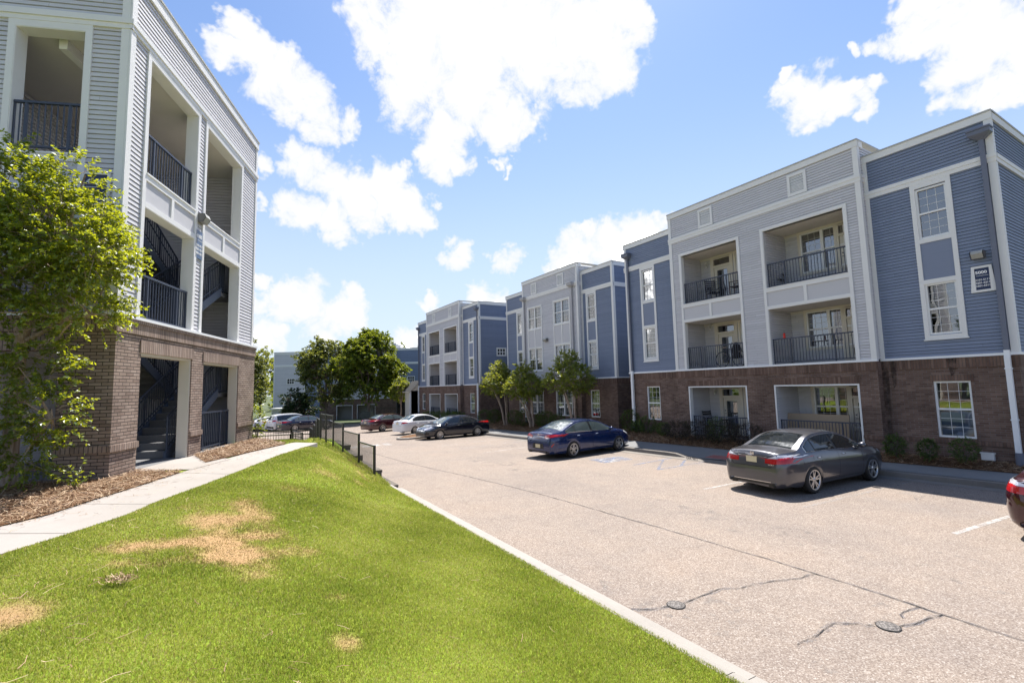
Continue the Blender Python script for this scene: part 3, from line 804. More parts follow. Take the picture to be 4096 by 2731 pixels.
# stop bar / zebra at the far left
for k in range(4):
    x0 = 6.3+k*0.62
    mb = MB(); line_strip(mb, [(x0, 27.6+k*.05), (x0+.1, 28.9+k*.05)], .42, .005)
    tag(mb.build('crosswalk_stripe', M['line']), 'white crosswalk stripe beyond the fence', 'crosswalk stripe', kind='structure')
def jag(pts, step, amp, seed):
    r = random.Random(seed); P = resample(pts, max(2, int(sum(math.hypot(b[0]-a[0], b[1]-a[1]) for a, b in zip(pts[:-1], pts[1:]))/step)))
    off = 0; out = []
    for i, p in enumerate(P):
        off = off*0.75 + r.uniform(-amp, amp)
        out.append((p[0]+off, p[1]+off*0.6))
    return out
main = jag([(7.15,-14),(7.25,-4),(7.30,1.85),(7.335,2.53),(7.41,3.97),(7.36,6),(7.28,7.72),(7.12,11),(6.88,14.34),(6.6,17),(6.42,19.6),(6.35,21.5),(6.3,24),(6.2,27)], .09, .010, 3)
br1 = jag([(7.41,3.97),(7.0,4.02),(6.6,4.2),(6.05,4.3),(5.85,4.42),(5.45,4.40),(5.1,4.42)], .05, .014, 5)
br1b = jag([(4.86,4.44),(4.65,4.50),(4.42,4.66)], .05, .012, 6)
br2 = jag([(7.33,2.53),(7.05,2.60),(6.85,2.62),(6.60,2.70)], .045, .016, 7)
br2b = jag([(7.35,2.75),(7.12,2.80),(6.95,2.80),(6.86,2.74)], .045, .014, 8)
br3 = jag([(6.40,2.84),(6.28,2.98),(6.05,3.12),(5.82,3.10),(5.55,3.08),(5.3,3.1)], .045, .014, 9)
crs = jag([(6.4,19.6),(5.6,19.55),(4.5,19.7)], .1, .012, 10)
for nm, pts, ws, wc, lab in [('pavement_crack', main, .075, .014, 'long sealed crack running down the middle of the lot'), ('pavement_crack', br1, .10, .010, 'branch crack running to the round cover near the kerb'), ('pavement_crack', br1b, .09, .010, 'short crack from the round cover to the kerb'), ('pavement_crack', br2, .08, .010, 'branch crack from the long crack to the right hand round cover'), ('pavement_crack', br2b, .05, .007, 'hairline loop crack beside the long crack'), ('pavement_crack', br3, .11, .009, 'wandering sealed crack left of the right hand round cover'), ('pavement_crack', crs, .03, .012, 'thin cross crack towards the retaining wall')]:
    e = empty(nm, (pts[0][0], pts[0][1], 0), label=lab, cat='crack'); e['kind'] = 'structure'
    mb = MB(); line_strip(mb, [(p[0]+.012, p[1]) for p in pts[::2]], ws*.8, .004, .35, 1); o = mb.build('sealant', M['seal'], e); o.location = (-pts[0][0], -pts[0][1], 0)
    mb = MB(); line_strip(mb, pts, wc*.9, .009, .7, 2); o = mb.build('crack', M['crack'], e); o.location = (-pts[0][0], -pts[0][1], 0)
# seams and stains
seam = jag([(10.2,-6),(9.95,2),(9.75,6),(9.6,10)], .12, .02, 12)
mb = MB(); line_strip(mb, seam, .05, .004, .7, 4); tag(mb.build('pavement_seam', M['stain']), 'faint worn seam across the ends of the parking bays', 'pavement seam', kind='structure')
mb = MB()
for cx, cy, rx, ry in [(14.3,4.6,1.3,.5),(13.4,8.2,1.2,.8),(4.75,4.9,.35,.6),(6.3,3.0,.8,.25),(14.0,1.8,1.2,.7),(5.2,3.6,.5,.9),(13.2,16.8,1.5,.8),(12.9,21.6,1.3,.7),(9.0,16,.6,3.0),(8.8,6,.5,3.5)]:
    n = 26
    mb.face(on_lot([(cx+rx*math.cos(2*math.pi*i/n)*(1+.18*math.sin(i*2.1)), cy+ry*math.sin(2*math.pi*i/n)*(1+.18*math.cos(i*1.7))) for i in range(n)], .0025))
tag(mb.build('asphalt_stain', M['stain']), 'old grey stains in the asphalt', 'stain', kind='structure')
# round covers
def mat_cover():
    m, nt, out = newmat('cast_iron_cover'); g = NT(nt)
    tc = g.n('ShaderNodeTexCoord'); ck = g.n('ShaderNodeTexVoronoi'); ck.inputs['Scale'].default_value = 34; g.l(tc.outputs['Object'], ck.inputs['Vector'])
    c = g.ramp(ck.outputs['Distance'], [(0.2, (0.24, 0.215, 0.20)), (0.5, (0.10, 0.09, 0.083))])
    b = g.bsdf(out, c, 0.65, 0.1, 0.3); g.bump(ck.outputs['Distance'], 0.8, 0.01, b); return m
M['cover'] = mat_cover()
for (cx, cy, rr, lab) in ((4.97, 4.425, .105, 'small round iron cover near the kerb, on the branch crack'), (6.50, 2.745, .11, 'small round iron cover in broken asphalt by the long crack')):
    e = empty('utility_cover', (cx, cy, 0), label=lab, cat='utility cover')
    mb = MB(); mb.lathe([(0, .010), (rr*.82, .010), (rr*.86, .006), (rr*.9, .012), (rr, .012), (rr*1.02, 0)], n=32); mb.build('iron_lid', M['cover'], e, weld=True)
    mb = MB(); n = 30; r_ = random.Random(int(cx*10))
    ring = [(rr*1.0*math.cos(2*math.pi*i/n), rr*1.0*math.sin(2*math.pi*i/n)) for i in range(n)]
    outr = [(a*(1.04+.14*r_.random()), b*(1.04+.14*r_.random())) for a, b in ring]
    for i in range(n):
        j = (i+1) % n; mb.face([(*ring[i], .011), (*outr[i], .011), (*outr[j], .011), (*ring[j], .011)])
    mb.build('broken_edge', M['crack'], e)
# faint joint grate mark further up
# ------------------------------------------------------------------ building kit
Z = Vector((0, 0, 1))
class Fr:
    """wall frame: origin, horizontal direction a (left to right seen from outside), outward normal n"""
    def __init__(s, o, a):
        s.o = Vector(o); s.a = Vector(a).normalized(); s.n = s.a.cross(Z)
    def p(s, u, z, out=0.0): return s.o + s.a*u + s.n*out + Z*z
    def back(s, d): return Fr(s.o - s.n*d, s.a)
def fq(mb, F, u0, u1, z0, z1, out=0.0, mi=0, o2=None, vz=0.0):
    o2 = out if o2 is None else o2
    mb.face([F.p(u0,z0,out), F.p(u1,z0,out), F.p(u1,z1,o2), F.p(u0,z1,o2)], [(u0,z0-vz),(u1,z0-vz),(u1,z1-vz),(u0,z1-vz)], mi)
def fbox(mb, F, u0, u1, z0, z1, o0, o1, mi=0, skip=''):
    if 'f' not in skip: fq(mb, F, u0, u1, z0, z1, o1, mi)
    if 'k' not in skip: mb.face([F.p(u1,z0,o0),F.p(u0,z0,o0),F.p(u0,z1,o0),F.p(u1,z1,o0)], [(u1,z0),(u0,z0),(u0,z1),(u1,z1)], mi)
    mb.face([F.p(u0,z0,o0),F.p(u0,z0,o1),F.p(u0,z1,o1),F.p(u0,z1,o0)], [(o0,z0),(o1,z0),(o1,z1),(o0,z1)], mi)
    mb.face([F.p(u1,z0,o1),F.p(u1,z0,o0),F.p(u1,z1,o0),F.p(u1,z1,o1)], [(-o1,z0),(-o0,z0),(-o0,z1),(-o1,z1)], mi)
    mb.face([F.p(u0,z1,o1),F.p(u1,z1,o1),F.p(u1,z1,o0),F.p(u0,z1,o0)], [(u0,o1),(u1,o1),(u1,o0),(u0,o0)], mi)
    mb.face([F.p(u0,z0,o0),F.p(u1,z0,o0),F.p(u1,z0,o1),F.p(u0,z0,o1)], [(u0,o0),(u1,o0),(u1,o1),(u0,o1)], mi)
def spans(u0, u1, blocks):
    bl = sorted((max(a, u0), min(b, u1)) for a, b in blocks if b > u0 and a < u1)
    out = []; c = u0
    for a, b in bl:
        if a > c+1e-6: out.append((c, a))
        c = max(c, b)
    if c < u1-1e-6: out.append((c, u1))
    return out
def siding(mb, F, u0, u1, z0, z1, holes=(), exp=0.1, thick=0.018, mi=0):
    n = int(math.ceil((z1-z0)/exp-1e-6)); gr = .017; dp = -.020
    for k in range(n):
        zb = z0+k*exp; zt = min(z1, zb+exp)
        full = zt-zb > exp*.9; zg = zt-gr if full else zt
        cuts = sorted({zb, zg, zt} | {h[i] for h in holes for i in (2, 3) if zb+1e-4 < h[i] < zt-1e-4})
        ob = lambda z: thick + (0.004-thick)*(z-zb)/exp
        for a, b in zip(cuts[:-1], cuts[1:]):
            m_ = (a+b)/2
            for s0, s1 in spans(u0, u1, [(h[0], h[1]) for h in holes if h[2] < m_ < h[3]]):
                if m_ > zg:
                    fq(mb, F, s0, s1, a, b, dp, mi, None, z0)
                    if abs(a-zg) < 1e-6: mb.face([F.p(s0,a,ob(a)),F.p(s1,a,ob(a)),F.p(s1,a,dp),F.p(s0,a,dp)], None, mi)
                else: fq(mb, F, s0, s1, a, b, ob(a), mi, ob(b), z0)
                if a == zb: mb.face([F.p(s0,a,dp),F.p(s1,a,dp),F.p(s1,a,thick),F.p(s0,a,thick)], None, mi)
def wallcells(mb, F, u0, u1, z0, z1, holes=(), out=0.0, mi=0, reveal=0.0):
    cuts = sorted({z0, z1} | {h[i] for h in holes for i in (2, 3) if z0 < h[i] < z1})
    for a, b in zip(cuts[:-1], cuts[1:]):
        m_ = (a+b)/2
        for s0, s1 in spans(u0, u1, [(h[0], h[1]) for h in holes if h[2] < m_ < h[3]]): fq(mb, F, s0, s1, a, b, out, mi)
    if reveal:
        for h in holes:
            a, b, c, d = h[:4]
            mb.face([F.p(a,c,out),F.p(a,c,out-reveal),F.p(a,d,out-reveal),F.p(a,d,out)][::-1], [(0,c),(reveal,c),(reveal,d),(0,d)][::-1], mi)
            mb.face([F.p(b,c,out-reveal),F.p(b,c,out),F.p(b,d,out),F.p(b,d,out-reveal)][::-1], [(reveal,c),(0,c),(0,d),(reveal,d)][::-1], mi)
            mb.face([F.p(a,d,out),F.p(a,d,out-reveal),F.p(b,d,out-reveal),F.p(b,d,out)][::-1], None, mi)
            mb.face([F.p(a,c,out-reveal),F.p(a,c,out),F.p(b,c,out),F.p(b,c,out-reveal)][::-1], None, mi)
def panel(root, F, a, b, c, d, o, name, mat):
    mb = MB(); fq(mb, F, a, b, c, d, o); return mb.build(name, mat, root)
def tframe(mb, F, u0, u1, z0, z1, w, o0, o1, bottom=True):
    """flat boards round an opening whose outer edge is u0..z1"""
    fbox(mb, F, u0, u0+w, z0, z1, o0, o1); fbox(mb, F, u1-w, u1, z0, z1, o0, o1)
    fbox(mb, F, u0+w, u1-w, z1-w, z1, o0, o1)
    if bottom: fbox(mb, F, u0+w, u1-w, z0, z0+w, o0, o1)
def window(root, F, u0, u1, z0, z1, cols=3, rows=3, units=1, blind=None, recess=0.03, fw=0.055, white=None):
    mb = MB(); W = (u1-u0)/units
    for k in range(units):
        a, b = u0+k*W, u0+(k+1)*W
        tframe(mb, F, a, b, z0, z1, fw, -recess-.06, .012 if units > 1 else -recess+.035)
        zm = (z0+z1)/2
        fbox(mb, F, a+fw, b-fw, zm-.028, zm+.028, -recess-.05, -recess+.028)
        ia, ib = a+fw, b-fw
        for (c, d) in ((z0+fw, zm-.028), (zm+.028, z1-fw)):
            for i in range(1, cols): x = ia+(ib-ia)*i/cols; fbox(mb, F, x-.0048, x+.0048, c, d, -recess-.023, -recess-.014, skip='k')
            for i in range(1, rows):
                z = c+(d-c)*i/rows
                for j in range(cols):
                    xa = ia+(ib-ia)*j/cols+.0048; xb = ia+(ib-ia)*(j+1)/cols-.0048
                    fbox(mb, F, xa, xb, z-.0048, z+.0048, -recess-.023, -recess-.015, skip='k')
    w = mb.build('window', M['vinyl'], root)
    mb = MB(); fq(mb, F, u0+.02, u1-.02, z0+.02, z1-.02, -recess-.024)
    mb.build('pane', M['pane'], w)
    if blind is None: blind = rnd.choice([1.0, 0.95, 0.5, 0.5, 0.45, 0.0, 0.0])
    if blind > 0.02:
        mb = MB(); zz = z1-.04; zb = z1-(z1-z0-.06)*blind-.02
        while zz > zb:
            mb.face([F.p(u0+.03,zz-.045,-recess-.095),F.p(u1-.03,zz-.045,-recess-.095),F.p(u1-.03,zz,-recess-.122),F.p(u0+.03,zz,-recess-.122)])
            zz -= .048
        mb.build('blind', M['blind'], w)
    mb = MB()
    d = -.75
    fq(mb, F, u0, u1, z0, z1, d)
    mb.face([F.p(u0,z0,-recess-.07),F.p(u0,z0,d),F.p(u0,z1,d),F.p(u0,z1,-recess-.07)]); mb.face([F.p(u1,z0,d),F.p(u1,z0,-recess-.07),F.p(u1,z1,-recess-.07),F.p(u1,z1,d)])
    mb.face([F.p(u0,z1,d),F.p(u1,z1,d),F.p(u1,z1,-recess-.07),F.p(u0,z1,-recess-.07)]); mb.face([F.p(u0,z0,d),F.p(u0,z0,-recess-.07),F.p(u1,z0,-recess-.07),F.p(u1,z0,d)])
    mb.build('interior', M['dark'], w)
    return w
def railing(root, F, u0, u1, z0, h=1.0, out=-.08, gap=.112, name='railing', mid=True):
    mb = MB()
    fbox(mb, F, u0, u1, z0+h-.045, z0+h, out-.03, out+.03); fbox(mb, F, u0, u1, z0+.055, z0+.09, out-.02, out+.02)
    n = max(2, round((u1-u0)/gap))
    for i in range(n+1):
        u = u0+.012+(u1-u0-.024)*i/n; thick = .022 if i in (0, n) or (mid and i == n//4) or (mid and i == n-n//4) else .009
        fbox(mb, F, u-thick, u+thick, z0+.09 if thick < .02 else z0, z0+h-.045, out-thick, out+thick, skip='')
    return mb.build(name, M['rail'], root)
def vent(root, F, u0, u1, z0, z1):
    mb = MB(); tframe(mb, F, u0, u1, z0, z1, .10, .005, .05)
    fbox(mb, F, u0-.01, u1+.01, z0-.03, z0, .004, .055)
    z = z0+.12
    while z < z1-.11:
        mb.face([F.p(u0+.1,z,.032),F.p(u1-.1,z,.032),F.p(u1-.1,z+.05,.012),F.p(u0+.1,z+.05,.012)]); z += .055
    v = mb.build('vent', M['trim'], root)
    mb = MB(); fq(mb, F, u0+.1, u1-.1, z0+.1, z1-.1, .008); mb.build('backing', M['dark'], v)
def downspout(root, F, u, ztop, zmid, zbot, col, hw=.27):
    mb = MB()
    # hopper with a small lip
    for (a, b, c, d, z0, z1) in ((hw, .02, .30, .30, ztop-.20, ztop),):
        fbox(mb, F, u-hw, u+hw, ztop-.045, ztop, .012, .34)
        fbox(mb, F, u-hw+.02, u+hw-.02, ztop-.17, ztop-.045, .012, .31)
    mb.face([F.p(u-hw+.02,ztop-.17,.31),F.p(u-.06,ztop-.32,.14),F.p(u+.06,ztop-.32,.14),F.p(u+hw-.02,ztop-.17,.31)])
    mb.face([F.p(u-hw+.02,ztop-.17,.012),F.p(u-.06,ztop-.32,.012),F.p(u-.06,ztop-.32,.14),F.p(u-hw+.02,ztop-.17,.31)])
    mb.face([F.p(u+hw-.02,ztop-.17,.31),F.p(u+.06,ztop-.32,.14),F.p(u+.06,ztop-.32,.012),F.p(u+hw-.02,ztop-.17,.012)])
    fbox(mb, F, u-.055, u+.055, zmid-.02, ztop-.30, .045, .14)
    r = mb.build('downspout', M[col], root)
    mb = MB()
    mb.face([F.p(u-.06,zmid-.02,.04),F.p(u+.06,zmid-.02,.04),F.p(u+.06,zmid-.2,.09),F.p(u-.06,zmid-.2,.09)][::-1])
    fbox(mb, F, u-.06, u+.06, zmid-.14, zmid+.02, .04, .15); fbox(mb, F, u-.06, u+.06, zbot+.28, zmid-.14, .07, .18)
    for z in (zmid-.5, zbot+1.2): fbox(mb, F, u-.075, u+.075, z-.02, z+.02, .06, .19)
    mb.build('white_pipe', M['flash'], r)
    mb = MB(); mb.tube(F.p(u, zbot-.15, .125), F.p(u, zbot+.3, .125), .085, n=12); mb.build('pipe_boot', M['spout'], r)
def wall_lamp(root, F, u, z, w=.42):
    mb = MB()
    pr = [(.012, .11), (.20, .11), (.235, .02), (.16, -.11), (.012, -.11)]
    for s in (-1, 1):
        pts = [F.p(u+s*w/2, z+h, o) for o, h in pr]; mb.face(pts if s > 0 else pts[::-1])
    for (o0, h0), (o1, h1) in zip(pr, pr[1:]):
        if h1 == .02 or (h0 == .02): continue
        mb.face([F.p(u-w/2,z+h0,o0),F.p(u+w/2,z+h0,o0),F.p(u+w/2,z+h1,o1),F.p(u-w/2,z+h1,o1)][::-1])
    l = mb.build('wall_lamp', M['lampb'], root)
    mb = MB()
    mb.face([F.p(u-w/2+.02,z+.02,.236),F.p(u-w/2+.02,z-.11,.161),F.p(u+w/2-.02,z-.11,.161),F.p(u+w/2-.02,z+.02,.236)])
    mb.face([F.p(u-w/2+.02,z+.11,.201),F.p(u-w/2+.02,z+.02,.236),F.p(u+w/2-.02,z+.02,.236),F.p(u+w/2-.02,z+.11,.201)])
    mb.build('lens', M['lampg'], l)
def lantern(root, F, u, z):
    mb = MB()
    c = F.p(u, z, .10)
    mb.lathe([(0.02,.16),(.075,.10),(.08,.085),(.06,.08)], c=c, n=8); mb.lathe([(.045,-.09),(.05,-.08),(.03,-.12),(0,-.13)], c=c, n=8)
    for i in range(6):
        t = 2*math.pi*i/6; mb.tube(c+Vector((.062*math.cos(t),.062*math.sin(t),.08)), c+Vector((.047*math.cos(t),.047*math.sin(t),-.085)), .006, n=4)
    fbox(mb, F, u-.03, u+.03, z+.02, z+.10, 0, .06)
    l = mb.build('porch_lantern', M['vinyl'], root)
    mb = MB(); mb.lathe([(.055,.078),(.042,-.08)], c=c, n=8); mb.build('lens', M['lampg'], l)
def text_obj(body, size, F, u, z, out, mat, parent, name='lettering', align='CENTER', bold=0.0, sx=1.0):
    cu = bpy.data.curves.new(name, 'FONT'); cu.body = body; cu.size = size; cu.align_x = align; cu.align_y = 'CENTER'; cu.extrude = .002; cu.offset = bold
    cu.resolution_u = 3
    t = bpy.data.objects.new('tmp_text', cu); COL.objects.link(t)
    dg = bpy.context.evaluated_depsgraph_get()
    me = bpy.data.meshes.new_from_object(t.evaluated_get(dg))
    bpy.data.objects.remove(t); bpy.data.curves.remove(cu)
    a, n = F.a, F.n; p = F.p(u, z, out)
    Mx = Matrix(((a.x*sx, 0, n.x, p.x), (a.y*sx, 0, n.y, p.y), (0, 1, 0, p.z), (0, 0, 0, 1)))
    me.transform(Mx)
    me.materials.clear(); me.materials.append(mat)
    o = bpy.data.objects.new(name, me); COL.objects.link(o)
    if parent is not None: o.parent = parent
    return o

def door(root, F, u0, u1, z0, z1, pane_dark=True):
    """glazed balcony door with transom; u0..u1 outer frame, transom on top"""
    mb = MB(); zt = z1-.42
    tframe(mb, F, u0, u1, z0, z1, .07, -.06, .03, bottom=False)
    fbox(mb, F, u0+.07, u1-.07, zt-.05, zt+.05, -.06, .028)
    fbox(mb, F, u0+.07, u1-.07, z0, z0+.03, -.06, .028)
    a, b = u0+.08, u1-.08; c, d = z0+.03, zt-.055
    # leaf: stiles and rails round the glass
    fbox(mb, F, a, a+.15, c, d, -.055, -.01); fbox(mb, F, b-.15, b, c, d, -.055, -.01)
    fbox(mb, F, a+.15, b-.15, c, c+.22, -.055, -.01); fbox(mb, F, a+.15, b-.15, d-.15, d, -.055, -.01)
    dr = mb.build('balcony_door', M['cream'], root)
    mb = MB(); fq(mb, F, a+.14, b-.14, c+.21, d-.14, -.035); fq(mb, F, u0+.06, u1-.06, zt+.04, z1-.06, -.035); mb.build('pane', M['pane'], dr)
    mb = MB(); mb.tube(F.p(a+.075, c+.95, -.01), F.p(a+.075, c+.95, .05), .012, n=8); mb.tube(F.p(a+.075, c+.95, .045), F.p(a+.16, c+.95, .045), .011, n=8); mb.tube(F.p(a+.075, c+1.08, -.01), F.p(a+.075, c+1.08, .02), .025, n=10); mb.build('handle', M['lampb'], dr)
    mb = MB()
    if rnd.random() < .65:
        zz = d-.16
        while zz > c+.25: mb.face([F.p(a+.15,zz-.03,-.05),F.p(b-.15,zz-.03,-.05),F.p(b-.15,zz,-.064),F.p(a+.15,zz,-.064)]); zz -= .033
        mb.build('blind', M['blind'], dr)
    mb = MB(); fq(mb, F, u0, u1, z0, z1, -.5); mb.face([F.p(u0,z1,-.5),F.p(u1,z1,-.5),F.p(u1,z1,-.07),F.p(u0,z1,-.07)]); mb.face([F.p(u0,z0,-.07),F.p(u0,z0,-.5),F.p(u0,z1,-.5),F.p(u0,z1,-.07)]); mb.face([F.p(u1,z0,-.5),F.p(u1,z0,-.07),F.p(u1,z1,-.07),F.p(u1,z1,-.5)])
    mb.build('interior', M['dark'], dr)

def balcony(root, F, u0, u1, z0, z1, layout, depth=1.55, rail=True, railh=1.0, detail=True, ground=False):
    """recess behind an opening: side walls, back wall with door and window, ceiling, floor, railing"""
    ex = .12
    ua, ub = u0-ex if layout == 'dw' else u0, u1+ex
    Bk = F.back(depth)
    mb = MB()
    if layout == 'dw': dW = (u0+.55, u0+1.55); wW = (u0+1.80, u0+2.95); units = 1
    else: dW = (u1-.95, u1+.02); wW = (u0+.62, u0+.62+1.66); units = 2
    zt = z1-.10
    holes = [(dW[0], dW[1], z0, min(zt-.08, z0+2.52)), (wW[0], wW[1], z0+.62, min(zt-.08, z0+2.42))]
    ub2 = max(ub, holes[1][1]+.1)
    siding(mb, Bk, ua, ub2, z0, zt, holes)
    Ls = Fr(F.p(ua, 0, 0), -F.n); siding(mb, Ls, 0.02, depth, z0, zt)
    Rs = Fr(F.p(ub2, 0, -depth), F.n); siding(mb, Rs, 0, depth-.02, z0, zt)
    rec = mb.build('balcony_recess', M['grey'], root)
    mb = MB()
    mb.face([F.p(ua,zt,0),F.p(ub2,zt,0),F.p(ub2,zt,-depth),F.p(ua,zt,-depth)][::-1])
    fbox(mb, Bk, ua, ub2, zt-.10, zt-.004, 0.005, .03); mb.build('ceiling', M['ceil'], rec)
    mb = MB(); mb.face([F.p(ua,z0,-.0),F.p(ub2,z0,-.0),F.p(ub2,z0,-depth),F.p(ua,z0,-depth)]); mb.build('floor', M['conc'], rec)
    mb = MB()
    h = holes[0]; w = holes[1]
    tframe(mb, Bk, h[0]-.10, h[1]+.10, h[2], h[3]+.10, .10, .004, .035, bottom=False)
    tframe(mb, Bk, w[0]-.10, w[1]+.10, w[2]-.10, w[3]+.10, .10, .004, .034)
    mb.build('opening_trim', M['cream'], rec)
    door(root, Bk, *h)
    window(root, Bk, *w, units=units, rows=3)
    if layout == 'dw': lantern(root, Bk, h[0]-.28, z0+2.0)
    if rail: railing(root, F, u0, u1, z0, railh, -.12 if not ground else -.18)

def flat_building(name, label, Xw, Yc, zf, kind, group=None, depth=17.0, detail=True, side_window=None):
    """three storey block facing the lot: brick ground floor, sided upper floors, taller pale bay between blue wings"""
    root = empty(name, (Xw, Yc, zf), rz=-math.pi/2, label=label, cat='apartment building')
    U = lambda Y: Yc-Y       # local x runs to the right along the facade
    F = Fr((0, 0, 0), (1, 0, 0))
    PJ = 0.33                # bay stands proud of the wings
    FB = Fr((0, -PJ, 0), (1, 0, 0))
    if kind == 'A': wr, bl, tot = 3.28, 11.56, 15.03; wwin = [(U(Yc+2.02), U(Yc+1.0)), (U(Yc+13.93), U(Yc+12.92))]
    else: wr, bl, tot = 3.0, 9.8, 12.9; wwin = [(U(Yc+2.55), U(Yc+1.55)), (U(Yc+11.3), U(Yc+10.4))]
    xR, xb1, xb0, xL = 0.0, -wr, -bl, -tot
    ZB, ZW, ZWB, ZB2, ZBP = 3.07, 10.19, 8.88, 9.50, 10.77
    SR = Fr((0, 0, 0), (0, 1, 0)); SL = Fr((xL, depth, 0), (0, -1, 0))
    RB = Fr((xb1, -PJ, 0), (0, 1, 0)); LB = Fr((xb0, 0, 0), (0, -1, 0))
    # ---- brick ground floor
    brick = MB(); sold = MB(); trim = MB(); flash = MB()
    wg = [(a+.07, b-.07, .60, 2.31) for a, b in wwin]
    GO = []
    if kind == 'A': GO = [(-(7.66-0+wr), -(4.72+wr), 0, 2.28, 'dw'), (-(3.56+wr), -(.57+wr), 0, 2.28, 'wd')]
    gw = []
    if kind == 'B': gw = [(U(Yc+9.05), U(Yc+7.3), .60, 2.31), (U(Yc+5.75), U(Yc+3.95), .60, 2.31)]
    wallcells(brick, F, xL, xb0, -.5, ZB-.06, [h for h in wg], reveal=.10)
    brick.f and None
    def wing_brick(x0, x1, hs): pass
    brick = MB()
    wallcells(brick, F, xL, xb0, -.5, ZB-.06, [h for h in wg if h[1] <= xb0], reveal=.10)
    wallcells(brick, F, xb1, xR, -.5, ZB-.06, [h for h in wg if h[0] >= xb1], reveal=.10)
    wallcells(brick, FB, xb0, xb1, -.5, ZB-.06, [g[:4] for g in GO]+gw, reveal=.22 if kind == 'A' else .10)
    wallcells(brick, RB, 0, PJ, -.5, ZB-.06); wallcells(brick, LB, 0, PJ, -.5, ZB-.06)
    wallcells(brick, SR, 0, depth, -.5, ZB-.06); wallcells(brick, SL, 0, depth, -.5, ZB-.06)
    brick.build('brick_wall', M['brick'], root)
    # soldier courses and water table
    for (FF, a, b) in ((F, xL-.02, xb0), (F, xb1, xR+.02), (FB, xb0-.02, xb1+.02), (SR, .02, depth)):
        fbox(sold, FF, a, b, ZB-.36, ZB-.06, .002, .022)
    for a, b, c, d in wg: fbox(sold, F, a-.08, b+.08, d, d+.2, .001, .016)
    for a, b, c, d in gw: fbox(sold, FB, a-.08, b+.08, d, d+.2, .001, .016)
    for g in GO: fbox(sold, FB, g[0]-.05, g[1]+.05, g[3], g[3]+.24, .001, .018)
    def wt(FF, a, b, hs):
        for s0, s1 in spans(a, b, [(h[0], h[1]) for h in hs if h[2] < .45]): fbox(sold, FF, s0, s1, .42, .54, .002, .035)
    wt(F, xL-.03, xb0, []); wt(F, xb1, xR+.03, []); wt(FB, xb0-.03, xb1+.03, [g[:4] for g in GO]); wt(SR, .0, depth, [])
    for a, b, c, d in wg: fbox(sold, F, a-.02, b+.02, c-.07, c, .001, .03)
    sold.build('soldier_course', M['soldier'], root)
    # white flashing between brick and siding
    for (FF, a, b) in ((F, xL-.05, xb0-.0), (F, xb1, xR+.05), (FB, xb0-.05, xb1+.05), (SR, .05, depth)):
        fbox(flash, FF, a, b, ZB-.06, ZB+.015, -.05, .05)
    flash.build('flashing', M['flash'], root)
    # ---- siding
    s_b = MB(); s_g = MB(); s_l = MB()
    whole = [(a+.12, b-.12, c, d) for a, b in wwin for c, d in ((3.76, 5.36), (6.82, 8.45))]
    siding(s_l, F, xL, xb0, ZB+.015, ZW-.2, [h for h in whole if h[1] <= xb0])
    siding(s_b, F, xb1, xR, ZB+.015, ZW-.2, [h for h in whole if h[0] >= xb1])
    sh = [(side_window[0], side_window[1], side_window[2], side_window[3])] if side_window else []
    siding(s_b, SR, 0, depth, ZB+.015, ZW-.2, sh); siding(s_l, SL, 0, depth, ZB+.015, ZW-.2)
    s_b.build('blue_siding', M['blue'], root); s_l.build('blue_siding', M['blue'], root)
    BO = []
    if kind == 'A':
        for g in GO: BO += [(g[0]+.0, g[1]-.0, ZB+.02, 5.36, g[4]), (g[0], g[1], 6.16, 8.52, g[4])]
        hol = [(h[0], h[1], h[2], h[3]) for h in BO] + [(g[0], g[1], 5.30, 6.2) for g in GO]
    else:
        BW = [(U(Yc+9.13), U(Yc+7.19)), (U(Yc+5.78), U(Yc+3.84))]
        hol = [(a+.1, b-.1, c, d) for a, b in BW for c, d in ((3.80, 5.44), (6.92, 8.52))]
    siding(s_g, FB, xb0, xb1, ZB+.015, ZBP-.2, hol)
    siding(s_g, RB, 0, PJ, ZB+.015, ZBP-.2); siding(s_g, LB, 0, PJ, ZB+.015, ZBP-.2)
    RB2 = Fr((xb1, 0, 0), (0, 1, 0)); siding(s_g, RB2, 0, 4, ZW-.3, ZBP-.2); LB2 = Fr((xb0, 4, 0), (0, -1, 0)); siding(s_g, LB2, 0, 4, ZW-.3, ZBP-.2)
    s_g.build('grey_siding', M['grey'], root)
    # ---- trim: corner boards, bands, parapet boards
    cb = .13; T0, T1 = .003, .038
    for FF, a, b, zt in ((F, xL, xL+cb, ZW-.2), (F, xb0-cb, xb0, ZW-.2), (F, xb1+.0, xb1+cb, ZW-.2), (F, xR-cb, xR+.037, ZW-.2), (SR, .0, cb, ZW-.2), (SR, depth-cb, depth, ZW-.2)):
        for za, zb in ((ZB+.016, ZWB-.25), (ZWB, zt)): fbox(trim, FF, a, b, za, zb, T0, T1)
    for FF, a, b in ((FB, xb0-.037, xb0+cb), (FB, xb1-cb, xb1+.037), (RB, .0, .12), (LB, PJ-.12, PJ)):
        for za, zb in ((ZB+.016, ZB2-.25), (ZB2, ZBP-.2)): fbox(trim, FF, a, b, za, zb, T0, T1)
    for FF, a, b in ((F, xL-.06, xb0), (F, xb1, xR+.06), (SR, .06, depth)):
        fbox(trim, FF, a, b, ZWB-.25, ZWB-.12, T0, .05); fbox(trim, FF, a, b, ZWB-.12, ZWB, T0, .068)
        fbox(trim, FF, a, b, ZW-.27, ZW-.05, T0, .055)
    for FF, a, b in ((FB, xb0-.06, xb1+.06), (RB, .06, PJ+.0), (LB, 0, PJ-.06)):
        fbox(trim, FF, a, b, ZB2-.25, ZB2-.12, T0, .05); fbox(trim, FF, a, b, ZB2-.12, ZB2, T0, .068)
        fbox(trim, FF, a, b, ZBP-.27, ZBP-.05, T0, .055)
